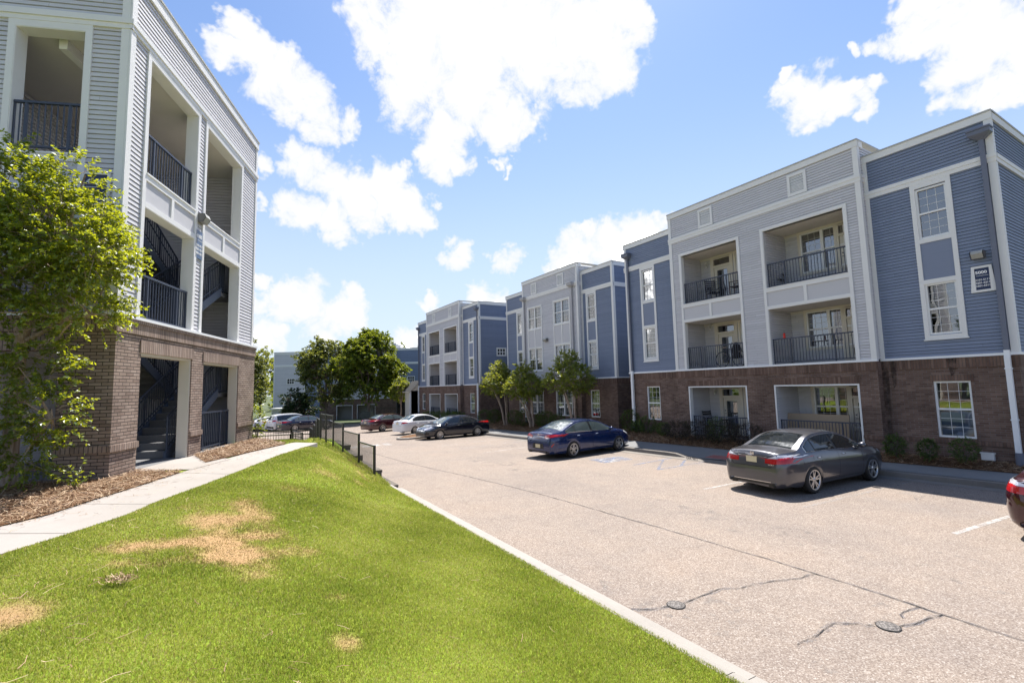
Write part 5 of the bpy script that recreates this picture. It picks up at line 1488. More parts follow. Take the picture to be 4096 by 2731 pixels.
    for pl_ in ('R', 'Lf'):
        mb = MB(); patch(mb, pl_, dlo(q0, q1), .0035, .06); o = mb.build('window_surround', M['cblack'], body)
        mb = MB(); g0 = P.get('quarter', q0+.5)
        for a, b in ((q0+.05, g0-.02), (g0+.03, xB-.05), (xB+.05, q1-.06)):
            if b-a > .08:
                pp = dlo(a, b); pp = [(x, z+(.012 if z < bz(x)+.003 else -.014)) for x, z in pp]
                mb = MB(); patch(mb, pl_, pp, .008, .06); mb.build('side_glass', gl, body)
        if P.get('chrome', True):
            mb = MB(); pp = dlo(q0, q1); pts = [T @ proj(pl_, x, z, .006) for x, z in pp[:15]]
            mb.path(pts, .0085, 6); 
            pts = [T @ proj(pl_, x, z, .006) for x, z in pp[14:]+pp[:1]]; mb.path(pts, .006, 5)
            mb.build('chrome_strip', M['chrome'], body)
    wx0, wx1, wy0, wy1 = P['wind']; bx0, bx1, by0, by1 = P['back']
    def screen(x0, x1, y0, y1):
        n_ = 6; r_ = [(lerp(x0, x1, i/n_), lerp(y0, y1, i/n_)) for i in range(n_+1)]
        return [(x, -y) for x, y in r_]+[(x, y) for x, y in r_[::-1]]
    mb = MB(); patch(mb, 'top', screen(wx0, wx1, wy0, wy1), .004, .07); mb.build('windscreen', M[P.get('wglass', 'cglassl')], body)
    mb = MB()
    if P.get('hatch'): patch(mb, 'rear', P['hatch'], .004, .07)
    else: patch(mb, 'top', screen(bx0, bx1, by0, by1), .004, .07)
    mb.build('rear_window', M[P.get('bglass', P.get('glass', 'cglass'))], body)
    # ---- panel gaps
    mb = MB()
    for pl_ in ('R', 'Lf'):
        for xx, za, lean in ((P['doors'][0], .62 if False else .30, .0), (P['doors'][1], .27, .0), (P['doors'][2], .30, .0)):
            strip_on(mb, pl_, [(xx-.02, za), (xx, .5), (xx+.015, float(belt(xx))+.015)], .009, .002)
        strip_on(mb, pl_, [(P['doors'][0]+.02, .285), (P['doors'][2]-.02, .285)], .008, .002)
    for s_ in P.get('rearcut', []): strip_on(mb, 'rear', s_, .010, .003); strip_on(mb, 'rear', mirror(s_), .010, .003)
    strip_on(mb, 'top', [(P['hood'], -.70), (P['hood']+.02, 0), (P['hood'], .70)], .012, .002)
    for s in (-1, 1): strip_on(mb, 'top', [(P['hood'], s*.70), (L-.32, s*.58)], .009, .002)
    mb.build('panel_gap', M['gap'], body)
    # ---- handles, mirrors
    for sgn, pl_ in ((-1, 'R'), (1, 'Lf')):
        for xx in P['handles']:
            h = proj(pl_, xx, P.get('hz', .86), .0)
            mb = MB(); mb.lathe([(.004, -.085), (.016, -.06), (.018, 0), (.016, .06), (.004, .085)], c=(0,0,0), n=8, axis='z', M=Matrix.Rotation(math.pi/2, 4, 'Y'))
            o = mb.build('door_handle', M[P.get('hmat', 'chrome')] if P.get('hmat', 'chrome') in M else PAINT[P['hmat']], body, weld=True); o.location = T @ (h+Vector((0, sgn*.014, 0)))
        xm = q1-.10; h = proj(pl_, xm, bz(xm)+.0, 0)
        mb = MB(); prof = [(0, -.10), (.075, -.085), (.098, -.03), (.095, .03), (.07, .075), (0, .09)]
        mb.lathe(prof, c=(0,0,0), n=14, axis='y', M=Matrix.Diagonal((.75, 1, .72, 1)))
        o = mb.build('side_mirror', PAINT[paint], body, weld=True); o.location = T @ Vector((xm, h.y+sgn*.10, h.z+.065))
        mb = MB(); mb.tube((0, -sgn*.0, -.06), (.01, -sgn*.14, -.03), .022, n=6); mb.build('mirror_arm', M['cblack'], o)
    # ---- lamps
    def lamps(nm, mat, items):
        for sgn in (1, -1):
            mb = MB()
            for plane, poly in items:
                if plane == 'S': patch(mb, 'Lf' if sgn > 0 else 'R', poly, .006, .04)
                else: patch(mb, plane, poly if sgn > 0 else mirror(poly), .006, .04)
            mb.build(nm, M[mat], body)
    lamps('tail_lamp', 'tail', P['tail'])
    if 'tailw' in P: lamps('reversing_lamp', 'tailw', P['tailw'])
    lamps('headlamp', 'tailw', P['head'])
    for nm, mt, pl_, poly in P.get('extra', []):
        mb = MB(); patch(mb, pl_, poly, .005, .06); mb.build(nm, M[mt], body)
    # ---- bumper skirt, exhausts, plate
    if 'plate' in P:
        a, zp, txt, w_ = P['plate']
        h = proj('rear', a, zp, 0)
        e_ = MB(); x_ = h.x-.012
        e_.box(x_-.006, x_, a-.145, a+.145, zp-.070, zp+.070)
        o = e_.build('number_plate', M['plate'], body); o.location = (-xr, -yo, 0)
        if txt: text_obj(txt, .092, Fr((x_-.007-xr, a-yo, 0), (0, -1, 0)), 0, zp-.002, .001, M['ink'], o, 'plate_lettering', bold=.001, sx=.92)
    for (a, zp) in P.get('exhaust', []):
        mb = MB(); h = proj('rear', a, zp+.07, 0); p0 = T @ Vector((h.x-.03, a, zp)); p1 = T @ Vector((h.x+.25, a, zp))
        mb.tube(p0, p1, .042, .042, 14, 0, False); mb.tube(p0+Vector((.004,0,0)), p1, .036, .036, 14, 0, False)
        o = mb.build('exhaust_tip', M['chrome'], body); mb = MB(); mb.tube(p0+Vector((.06,0,0)), p0+Vector((.07,0,0)), .036, .036, 14); mb.build('pipe_mouth', M['under'], o)
    if 'badge' in P:
        a, zp, w_, kind_ = P['badge']; h = proj('rear', a, zp, .008); F_ = Fr(T @ Vector((h.x, a, 0)), (0, -1, 0)); mb = MB()
        if kind_ == 'ring':
            for rr_ in (1,):
                pts = [F_.p(w_*math.cos(2*math.pi*i/18), zp+w_*.62*math.sin(2*math.pi*i/18), .004) for i in range(19)]; mb.path(pts, .006, 5)
            mb.path([F_.p(-w_*.35, zp-w_*.35, .004), F_.p(-w_*.2, zp+w_*.35, .004)], .007, 5); mb.path([F_.p(w_*.2, zp-w_*.35, .004), F_.p(w_*.35, zp+w_*.35, .004)], .007, 5); mb.path([F_.p(-w_*.27, zp, .004), F_.p(w_*.27, zp+.005, .004)], .006, 5)
        elif kind_ == 'H':
            fbox(mb, F_, -w_, w_, zp-w_*.9, zp-w_*.9+.008, 0, .008); fbox(mb, F_, -w_, w_, zp+w_*.9-.008, zp+w_*.9, 0, .008)
            for s in (-1, 1): mb.face([F_.p(s*w_*.35-.009, zp-w_*.8, .008), F_.p(s*w_*.35+.009, zp-w_*.8, .008), F_.p(s*w_*.6+.009, zp+w_*.8, .008), F_.p(s*w_*.6-.009, zp+w_*.8, .008)]); fbox(mb, F_, s*w_-.006, s*w_+.006, zp-w_*.9, zp+w_*.9, 0, .008)
            fbox(mb, F_, -w_*.45, w_*.45, zp-.008, zp+.008, 0, .008)
        else: mb.lathe([(0, .006), (w_, .004), (w_, 0)], c=F_.p(0, zp), n=14, axis='y')
        mb.build('badge', M['chrome'], body)
    if 'script' in P:
        for txt, a, zp, sz in P['script']:
            h = proj('rear', a, zp, .006); text_obj(txt, sz, Fr(T @ Vector((h.x, a, 0)), (0, -1, 0)), 0, zp, .002, M['chrome'], body, 'lettering', sx=1.5)
    # ---- underbody and wheels
    mb = MB(); mb.box(.35-xr, L-.35-xr, -(W/2-.26)-yo, W/2-.26-yo, .19, .70); mb.box(.12-xr, L-.15-xr, -(W/2-.22)-yo, W/2-.22-yo, .245, .42)
    mb.build('underbody', M['under'], root)
    wn = P.get('spokes', 10); rr_ = P.get('rr', .225)
    def wheel_bm():
        mb = MB(); w_ = .105
        mb.lathe([(rr_-.01, -w_*.75), (rr_+.012, -w_), (tr-.045, -w_*1.02), (tr-.018, -w_*.92), (tr, -w_*.70), (tr, w_*.70), (tr-.018, w_*.92), (tr-.045, w_*1.02), (rr_+.012, w_), (rr_-.01, w_*.75)], n=36, axis='y')
        return mb
    def rim_bm():
        mb = MB()
        mb.lathe([(rr_+.014, .098), (rr_+.010, .108), (rr_-.012, .104), (rr_-.022, .085)], n=36, axis='y')
        for i in range(wn):
            t = 2*math.pi*(i+.25)/wn
            if P.get('twin') and i % 2: t -= 2*math.pi/wn*.38
            c, s = math.cos(t), math.sin(t); dx, dz = -s, c
            a0, a1, wa, wb_ = .04, rr_-.012, .017*P.get('spw', 1), .012*P.get('spw', 1)
            p = lambda rad, off, y: (c*rad+dx*off, y, s*rad+dz*off)
            q = [p(a0,-wa,.088), p(a1,-wb_,.100), p(a1,wb_,.100), p(a0,wa,.088)]; lo = [p(a0,-wa,.05), p(a1,-wb_,.06), p(a1,wb_,.06), p(a0,wa,.05)]
            mb.face(q[::-1]) if False else mb.face(q); mb.face([q[0], lo[0], lo[1], q[1]]); mb.face([q[2], lo[2], lo[3], q[3]])
        mb.lathe([(0, .102), (.034, .098), (.058, .088), (.062, .06)], n=16, axis='y')
        return mb
    def disc_bm():
        mb = MB(); mb.lathe([(rr_-.02, .09), (rr_-.03, .02), (0, .02)], n=30, axis='y'); return mb
    for xw in (xr, xf):
        for sgn in (-1, 1):
            w_ = wheel_bm().build('wheel', M['tyre'], root, weld=True); w_.location = (xw-xr, sgn*(W/2-.115)-yo, tr)
            if sgn < 0: w_.rotation_euler = (0, 0, math.pi)
            rim_bm().build('rim', M[P.get('rimmat', 'rim')], w_); disc_bm().build('rim_barrel', M['rimd'], w_)
    bm2.free()
    return root

PL = [(0, .70), (.04, .79), (.10, .86), (.22, .925), (.45, .965), (.9, .99), (1.6, 1.0)]
def plan(L, nose=.72): return PL + [(L-1.5, 1.0), (L-.9, .985), (L-.5, .945), (L-.25, .88), (L-.10, .80), (L, nose)]
def sedan(L, W, H, xr, wb, **k):
    h = H
    P = dict(L=L, W=W, H=H, xr=xr, xf=xr+wb,
      top=[(0, .60), (.02, .74), (.05, .90), (.085, 1.02), (.13, 1.055), (.35, 1.075), (.68, 1.10), (1.0, 1.235), (1.42, h-.065), (1.8, h-.012), (2.2, h), (2.6, h-.022), (2.95, h-.10), (3.35, h-.27), (3.75, h-.445), (3.95, .985), (4.3, .93), (L-.32, .84), (L-.14, .74), (L-.05, .63), (L, .50)],
      belt=[(0, .86), (.5, .955), (1.2, .975), (2.2, .955), (3.2, .925), (3.8, .91), (L-.3, .76), (L, .6)], plan=plan(L),
      dlo=(.98, 3.48, 2.28), quarter=1.36, wind=(3.72, 2.84, .66, .53), back=(.74, 1.48, .60, .50), doors=(1.16, 2.27, 3.40), handles=(1.42, 2.52), hood=3.78,
      tail=[('rear', [(.36, .86), (.84, .90), (.84, 1.0), (.40, .99)]), ('S', [(.06, .88), (.34, .93), (.30, 1.0), (.06, 1.0)])],
      head=[('front', [(.45, .62), (.80, .66), (.84, .80), (.5, .74)]), ('S', [(L-.52, .80), (L-.12, .62), (L-.10, .72), (L-.45, .86)])],
      rearcut=[[(.0, .68), (.5, .68), (.60, .80), (.62, .88)]])
    P.update(k); return P

car('parked_car', 'dark grey sedan with chrome trim and a cream number plate, nearest parked car', 'grey', (12.55, 6.60), 92.3,
    sedan(4.86, 1.85, 1.465, 1.12, 2.775, rr=.235, twin=True, spokes=10, spw=1.25, glass='cglass', bglass='cglass', plate=(.0, .84, 'GAA 9872', 0), badge=(0, .985, .042, 'H'),
          exhaust=[(.60, .285), (-.60, .285)],
          tail=[('rear', [(.36, .775), (.58, .77), (.88, .80), (.88, .915), (.36, .88)]), ('S', [(.04, .80), (.30, .86), (.46, .945), (.05, .915)])],
          tailw=[('rear', [(.40, .885), (.86, .92), (.86, .985), (.62, .965)]), ('S', [(.05, .92), (.36, .95), (.30, .985), (.06, .985)])],
          extra=[('chrome_strip', 'chrome', 'rear', [(-.40, .905), (.40, .905), (.40, .925), (-.40, .925)]), ('bumper_line', 'chrome', 'rear', [(-.50, .325), (.50, .325), (.50, .337), (-.50, .337)]), ('bumper_shade', 'cblack', 'rear', [(-.62, .22), (.62, .22), (.60, .315), (-.60, .315)])],  # skirt: black trim patch across the lower bumper
          script=[('SPORT', -.52, .745, .035)]))
car('parked_car', 'blue sedan with bronze tinted tail lamps and a dark badge script, beside the wheelchair symbol', 'blue', (12.15, 15.66), 83,
    sedan(4.86, 1.865, 1.475, 1.12, 2.805, rr=.222, twin=True, spokes=10, glass='cglassl', bglass='cglassl', wglass='cglassl', plate=(0, .50, '', 0), badge=(0, .93, .06, 'ring'), hmat='blue',
          top=[(0, .58), (.02, .74), (.05, .90), (.085, 1.00), (.13, 1.04), (.35, 1.08), (.62, 1.125), (1.0, 1.26), (1.5, 1.425), (1.9, 1.468), (2.25, 1.475), (2.6, 1.455), (2.95, 1.38), (3.35, 1.20), (3.75, 1.03), (3.95, .985), (4.3, .93), (4.54, .84), (4.72, .74), (4.81, .63), (4.86, .50)],
          back=(.66, 1.55, .60, .50), dlo=(.80, 3.50, 2.26), quarter=1.30,
          tail=[('rear', [(.40, .80), (.88, .88), (.86, .96), (.62, .96), (.36, .90)]), ('S', [(.05, .85), (.42, .93), (.30, .975), (.05, .96)])],
          tailw=[('rear', [(.42, .80), (.66, .83), (.70, .86), (.44, .84)])], exhaust=[(-.55, .27)],
          extra=[('reflector', 'tail', 'rear', [(-.76, .50), (-.73, .50), (-.80, .62), (-.83, .62)]), ('bumper_shade', 'cblack', 'rear', [(-.66, .22), (.66, .22), (.62, .32), (-.62, .32)]), ('plate_recess', 'cblack', 'rear', [(-.34, .40), (.34, .40), (.30, .60), (-.30, .60)])],  # bumper_shade: black patch across the lower bumper
          script=[('SONATA', 0, .80, .05)]))
cm = sedan(4.85, 1.82, 1.47, 1.10, 2.775, rr=.205, spokes=9, spw=1.5, glass='cglass', bglass='cglassl', hmat='black', badge=(0, .93, .05, 'ring'),
    extra=[('grille', 'cblack', 'front', [(-.52, .30), (.52, .30), (.66, .52), (-.66, .52)]), ('chrome_strip', 'chrome', 'front', [(-.50, .60), (.50, .60), (.50, .622), (-.50, .622)]), ('fog_lamp', 'cblack', 'front', [(.62, .34), (.80, .40), (.80, .50), (.68, .48)]), ('fog_lamp', 'cblack', 'front', [(-.62, .34), (-.68, .48), (-.80, .50), (-.80, .40)])])
# headed the other way: the origin (right rear wheel) is on the far side
hx = R(-95); lfx = Vector((11.72, 28.75)); fw = Vector((math.sin(hx), math.cos(hx))); lf_ = Vector((-fw.y, fw.x))
rrw = lfx - fw*2.775 - lf_*1.76
car('parked_car', 'black sedan parked nose out, facing the viewer, behind the blue sedan', 'black', (rrw.x, rrw.y), -95, cm)
car('parked_car', 'white older sedan next to the black one that faces out', 'white', (12.2, 34.8), 73,
    sedan(4.54, 1.70, 1.43, 1.02, 2.60, rr=.20, tr=.305, spokes=11, spw=1.2, chrome=False, hmat='white', glass='cglass', bglass='cglassl', plate=(0, .82, '', 0), badge=(0, .97, .03, 'dot'),
          top=[(0, .60), (.02, .74), (.04, .90), (.07, 1.0), (.12, 1.03), (.35, 1.05), (.60, 1.06), (.92, 1.21), (1.28, 1.375), (1.6, 1.418), (2.0, 1.43), (2.4, 1.405), (2.75, 1.32), (3.1, 1.16), (3.45, .99), (3.65, .95), (4.0, .90), (4.22, .82), (4.4, .72), (4.49, .60), (4.54, .50)],
          belt=[(0, .84), (.5, .93), (1.2, .945), (2.2, .925), (3.2, .895), (3.6, .88), (4.24, .74), (4.54, .6)], plan=plan(4.54), wind=(3.42, 2.62, .60, .49), back=(.66, 1.32, .55, .47), dlo=(.90, 3.20, 2.05), quarter=1.16, doors=(1.06, 2.05, 3.12), handles=(1.30, 2.30), hood=3.5,
          tail=[('rear', [(.46, .80), (.80, .86), (.80, .92), (.56, .93)]), ('S', [(.03, .80), (.30, .86), (.22, .94), (.03, .93)])], hz=.80) if True else {})
car('parked_car', 'maroon sedan at the far end of the row, beyond the white sedan', 'maroon', (11.3, 40.2), 70,
    sedan(4.84, 1.83, 1.455, 1.10, 2.795, rr=.222, spokes=10, glass='cglassl', bglass='cglassl', hmat='maroon', plate=(0, .80, '', 0), badge=(0, .93, .04, 'dot')))
car('parked_car', 'dark navy sedan with five spoke wheels, right end of the far left cars', 'navy', (5.6, 49.0), 74,
    sedan(5.08, 1.90, 1.48, 1.13, 3.05, rr=.235, tr=.36, spokes=5, spw=2.4, glass='cglassl', bglass='cglassl', plate=(0, .55, '', 0),
          top=[(0, .60), (.02, .76), (.04, .95), (.07, 1.05), (.12, 1.085), (.4, 1.10), (.80, 1.115), (1.2, 1.28), (1.65, 1.43), (2.0, 1.47), (2.4, 1.48), (2.8, 1.455), (3.15, 1.37), (3.5, 1.20), (3.9, 1.03), (4.1, 1.0), (4.5, .96), (4.8, .88), (4.95, .78), (5.03, .65), (5.08, .50)],
          plan=plan(5.08, .8), wind=(3.86, 3.02, .66, .54), back=(.84, 1.7, .60, .50), dlo=(1.15, 3.6, 2.45), quarter=1.5, doors=(1.3, 2.45, 3.5), handles=(1.6, 2.7), hood=3.95,
          tail=[('rear', [(.06, .86), (.88, .88), (.88, .98), (.06, .96)]), ('S', [(.05, .88), (.20, .90), (.20, .98), (.05, .98)])]))
car('parked_car', 'white estate car with roof rails beside the dark navy sedan', 'white', (4.9, 51.5), 74,
    sedan(4.79, 1.84, 1.66, 1.02, 2.74, rr=.215, tr=.345, spokes=5, spw=2, glass='cglass', bglass='cglassl', plate=(0, .92, '', 0), crown=.04, tumble=.33, chrome=False, hmat='white',
          top=[(0, .66), (.02, .85), (.04, 1.02), (.10, 1.15), (.20, 1.32), (.33, 1.52), (.50, 1.60), (1.0, 1.645), (1.8, 1.66), (2.3, 1.65), (2.7, 1.58), (3.1, 1.38), (3.5, 1.14), (3.75, 1.06), (4.2, 1.0), (4.45, .90), (4.65, .78), (4.74, .66), (4.79, .55)],
          belt=[(0, .90), (.3, 1.02), (1.2, 1.03), (2.2, 1.0), (3.2, .97), (3.7, .95), (4.4, .80), (4.79, .6)], plan=plan(4.79, .78), wind=(3.48, 2.68, .66, .56), dlo=(.45, 3.30, 2.05), quarter=.95, doors=(1.0, 2.05, 3.2), handles=(1.25, 2.3), hood=3.6, rail=.12,
          hatch=[(-.60, 1.12), (.60, 1.12), (.54, 1.46), (-.54, 1.46)], hz=.92,
          tail=[('rear', [(.52, .92), (.86, .98), (.84, 1.10), (.60, 1.08)]), ('S', [(.05, .96), (.34, 1.03), (.26, 1.10), (.10, 1.08)])], back=(.1,.3,.5,.4),
          extra=[('bumper_shade', 'cblack', 'rear', [(-.78, .30), (.78, .30), (.78, .50), (-.78, .50)])]), cat='car')  # bumper_shade: black patch across the lower bumper
car('parked_car', 'white hatchback with a black rear skirt between the white estate and the white coupe', 'white', (4.0, 53.0), 74,
    sedan(4.22, 1.79, 1.40, .85, 2.65, rr=.225, tr=.33, spokes=6, spw=1.8, glass='cglass', bglass='cglass', plate=(0, .45, '', 0), tumble=.45, chrome=False, hmat='white',
          top=[(0, .62), (.02, .80), (.05, .93), (.12, 1.03), (.25, 1.12), (.55, 1.25), (.95, 1.35), (1.5, 1.395), (1.9, 1.40), (2.2, 1.37), (2.6, 1.25), (3.0, 1.06), (3.2, .98), (3.6, .92), (3.9, .83), (4.08, .73), (4.17, .62), (4.22, .5)],
          belt=[(0, .86), (.4, 1.0), (1.0, 1.0), (2.0, .96), (2.8, .92), (3.2, .90), (3.9, .76), (4.22, .6)], plan=plan(4.22, .76), wind=(3.02, 2.2, .62, .50), dlo=(.55, 2.85, 1.75), quarter=1.0, doors=(.98, 1.8, 2.75), handles=(1.95,), hood=3.1, back=(.28, 1.0, .56, .48),
          tail=[('rear', [(.40, .84), (.80, .90), (.80, 1.0), (.52, .96)]), ('S', [(.05, .86), (.36, .97), (.25, 1.02), (.05, .99)])],
          extra=[('bumper_shade', 'cblack', 'rear', [(-.60, .24), (.60, .24), (.50, .56), (-.50, .56)]), ('reflector', 'cblack', 'rear', [(-.80, .48), (-.68, .48), (-.70, .60), (-.80, .62)])]))  # bumper_shade: black patch across the lower bumper
car('parked_car', 'white coupe at the left end of the far cars, half hidden by the brick corner', 'white', (2.75, 54.0), 74,
    sedan(4.6, 1.80, 1.40, 1.0, 2.7, rr=.235, tr=.34, spokes=10, spw=1.2, glass='cglass', bglass='cglassl', chrome=False, hmat='white',
          plan=plan(4.6), top=[(0, .60), (.02, .74), (.05, .90), (.085, .99), (.13, 1.02), (.35, 1.05), (.68, 1.10), (1.0, 1.21), (1.42, 1.335), (1.8, 1.39), (2.1, 1.40), (2.45, 1.375), (2.8, 1.28), (3.2, 1.11), (3.5, .98), (3.7, .95), (4.0, .90), (4.3, .80), (4.46, .72), (4.55, .60), (4.6, .50)],
          belt=[(0, .84), (.5, .94), (1.2, .95), (2.2, .93), (3.2, .90), (3.6, .88), (4.3, .72), (4.6, .56)], wind=(3.45, 2.62, .62, .5), dlo=(.98, 3.24, 2.0), quarter=1.3, doors=(1.2, 2.1, 3.1), handles=(2.2,), hood=3.55))
car('parked_car', 'maroon sedan cut off by the right edge, only its left tail lamp in view', 'maroon', (12.66, 1.22), 92.5,
    sedan(4.86, 1.85, 1.465, 1.12, 2.775, rr=.235, twin=True, spokes=10, spw=1.25, plate=(.0, .84, '', 0),
          tail=[('rear', [(.36, .775), (.58, .77), (.88, .80), (.88, .915), (.36, .88)]), ('S', [(.04, .80), (.30, .86), (.46, .945), (.05, .915)])],
          tailw=[('rear', [(.40, .885), (.86, .92), (.86, .985), (.62, .965)]), ('S', [(.05, .92), (.36, .95), (.30, .985), (.06, .985)])], exhaust=[(.60, .285)]))
# ------------------------------------------------------------------ plants
M['leaf_myrtle'] = m_leaf('crape_myrtle_leaf', (0.014, 0.042, 0.010), (0.080, 0.165, 0.018), (0.42, 0.46, 0.032), .42, 1.0)
M['leaf_myrtle2'] = m_leaf('young_crape_myrtle_leaf', (0.026, 0.062, 0.013), (0.110, 0.185, 0.028), (0.34, 0.36, 0.045), .42, .7)
M['leaf_maple'] = m_leaf('maple_leaf', (0.022, 0.050, 0.010), (0.075, 0.130, 0.020), (0.22, 0.26, 0.034), .38, .4)
M['leaf_ash'] = m_leaf('grey_green_leaf', (0.034, 0.060, 0.024), (0.090, 0.130, 0.044), (0.23, 0.25, 0.075), .35, .4)
M['leaf_dark'] = m_leaf('dark_evergreen_leaf', (0.010, 0.028, 0.014), (0.022, 0.050, 0.022), (0.05, 0.09, 0.035), .25, .45)
M['leaf_box'] = m_leaf('clipped_bush_leaf', (0.020, 0.042, 0.008), (0.055, 0.095, 0.016), (0.12, 0.16, 0.030), .3, .35)
M['leaf_holly'] = m_leaf('dark_green_bush_leaf', (0.022, 0.050, 0.014), (0.065, 0.115, 0.026), (0.14, 0.19, 0.045), .3, .4)
M['leaf_purple'] = m_leaf('purple_brown_shrub_leaf', (0.022, 0.016, 0.018), (0.050, 0.034, 0.036), (0.06, 0.075, 0.035), .3, .3)
def mat_bark(name, a, b_):
    m, nt, out = newmat(name); g = NT(nt); tc = g.n('ShaderNodeTexCoord')
    mp = g.n('ShaderNodeMapping'); mp.inputs['Scale'].default_value = (9, 9, 1.6); g.l(tc.outputs['Object'], mp.inputs[0])
    n1 = g.noise(mp.outputs[0], 1.4, 5, 0.65, .6)
    c = g.ramp(n1.outputs[0], [(.32, a), (.5, tuple((x+y)/2 for x, y in zip(a, b_))), (.68, b_)])
    b = g.bsdf(out, c, .8, 0, .2); g.bump(n1.outputs[0], .5, .01, b); return m
M['bark'] = mat_bark('smooth_tan_bark', (0.20, 0.135, 0.095), (0.44, 0.36, 0.29))
M['barkd'] = mat_bark('grey_brown_bark', (0.07, 0.055, 0.045), (0.19, 0.16, 0.135))

def unit(v): return v/np.maximum(1e-9, np.linalg.norm(v, axis=-1, keepdims=True))
def leaf_mesh(name, P0, D, L, m, size, mat, parent, droop=.25, spread=1.0, bright=None, seed=0, fold=.25, tipnew=.8):
    """sprays of leaves: shoots start at P0, run along D for L, m leaves each"""
    r = np.random.default_rng(seed); n = len(P0)
    t = (np.arange(m)+r.uniform(.1, .9, (n, m)))/m
    pos = P0[:, None]+D[:, None]*(L[:, None]*t)[..., None]
    pos[..., 2] -= droop*L[:, None]*t*t
    ang = r.uniform(0, 2*np.pi, (n, m))
    up = np.array([0, 0, 1.0]); a = unit(np.cross(D, up+1e-3*r.normal(size=D.shape))); b = np.cross(a, D)
    side = a[:, None]*np.cos(ang)[..., None]+b[:, None]*(np.sin(ang)*.55)[..., None]
    ld = unit(side*spread+D[:, None]*.55+r.normal(size=pos.shape)*.22+np.array([0, 0, -.12]))
    nr = unit(np.array([0, 0, 1.0])+r.normal(size=pos.shape)*.55); w = unit(np.cross(ld, nr)); nr = np.cross(w, ld)
    ln = size*r.uniform(.65, 1.25, (n, m))*(1-.35*np.clip(t-.75, 0, 1)*4*.5); wd = ln*r.uniform(.24, .34, (n, m))
    pos = pos.reshape(-1, 3); ld = ld.reshape(-1, 3); w = w.reshape(-1, 3); nr = nr.reshape(-1, 3); ln = ln.ravel()[:, None]; wd = wd.ravel()[:, None]
    v0 = pos; v1 = pos+ld*ln*.48+w*wd+nr*ln*fold*.25; v2 = pos+ld*ln-np.array([0, 0, 1.0])*ln*.12; v3 = pos+ld*ln*.48-w*wd+nr*ln*fold*.25
    V = np.stack([v0, v1, v2, v3], 1).reshape(-1, 3); k = len(pos); i = np.arange(k)*4
    F = np.concatenate([np.stack([i, i+1, i+2], 1), np.stack([i, i+2, i+3], 1)])
    rv = np.clip(r.uniform(0, .62, (n, m))+np.where(t > tipnew, r.uniform(.1, .6, (n, m)), 0)+(bright[:, None] if bright is not None else 0), 0, 1).ravel()
    return np_mesh(name, V, F, mat, parent=parent, attrs={'rv': np.repeat(rv, 4)})
def ell_points(n, c, rad, r, shell=.55, zmin=-1):
    d = unit(r.normal(size=(n, 3))); d[:, 2] = np.maximum(d[:, 2], zmin)
    q = r.uniform(shell, 1.0, n)[:, None]**.6
    return np.array(c)+d*q*np.array(rad), d
def stem(mb, pts, rad, n=8, seed=0):
    r = random.Random(seed); P = [Vector(pts[0])]; Rr_ = [rad[0]]
    for i in range(len(pts)-1):
        a, b = Vector(pts[i]), Vector(pts[i+1])
        for k in range(1, 4):
            q = a.lerp(b, k/3)
            if not (i == len(pts)-2 and k == 3): q += Vector((r.uniform(-1, 1), r.uniform(-1, 1), 0))*.25*rad[i]
            P.append(q); Rr_.append(lerp(rad[i], rad[i+1], k/3))
    mb.path(P, Rr_, n)
def tree(name, label, base, stems, blobs, nshoot, m, size, L, leaf, bark, group=None, seed=1, droop=.25, fine=True, cat='tree', upness=.5, tipnew=.8):
    """stems: lists of points with radii; blobs: (centre, radii, weight) in metres from the base"""
    e = empty(name, base, label=label, cat=cat, group=group); r = np.random.default_rng(seed)
    P, D, B = [], [], []
    W = sum(b[2] for b in blobs)
    ends = []
    for c, rad, w in blobs:
        k = max(3, int(nshoot*w/W)); p, d = ell_points(k, c, rad, r); P.append(p); D.append(unit(d*np.array([1, 1, .6])+np.array([0, 0, upness])+r.normal(size=(k, 3))*.35)); B.append(.22*np.clip(d[:, 2], -.5, 1)*0+r.uniform(-.06, .06, k))
        ends += [tuple(np.array(c)+r.normal(size=3)*np.array(rad)*.4) for _ in range(max(2, int(7*w/W*len(blobs))))]
    P = np.concatenate(P); D = np.concatenate(D); B = np.concatenate(B)
    mb = MB()
    for pts, rad in stems: stem(mb, pts, rad, 9, seed)
    tops = [Vector(s[0][-1]) for s in stems]+[Vector(s[0][-2]).lerp(Vector(s[0][-1]), .5) for s in stems]
    for i, q in enumerate(ends):
        t = min(tops, key=lambda v: (v-Vector(q)).length)
        mid = t.lerp(Vector(q), .5)+Vector((0, 0, .08*(Vector(q)-t).length))
        mb.path([t, mid, Vector(q)], [stems[0][1][-1]*.8, stems[0][1][-1]*.5, .006], 6)
    if fine:
        for i in range(0, len(P), 3): mb.tube(P[i]-D[i]*.15, P[i]+D[i]*L*.7, .006*max(1, size/.07), .002, 4, caps=False)
    mb.build('trunk', bark, e)
    leaf_mesh('crown', P, D, np.full(len(P), L)*r.uniform(.6, 1.25, len(P)), m, size, leaf, e, droop, bright=B, seed=seed+50, tipnew=tipnew)
    return e
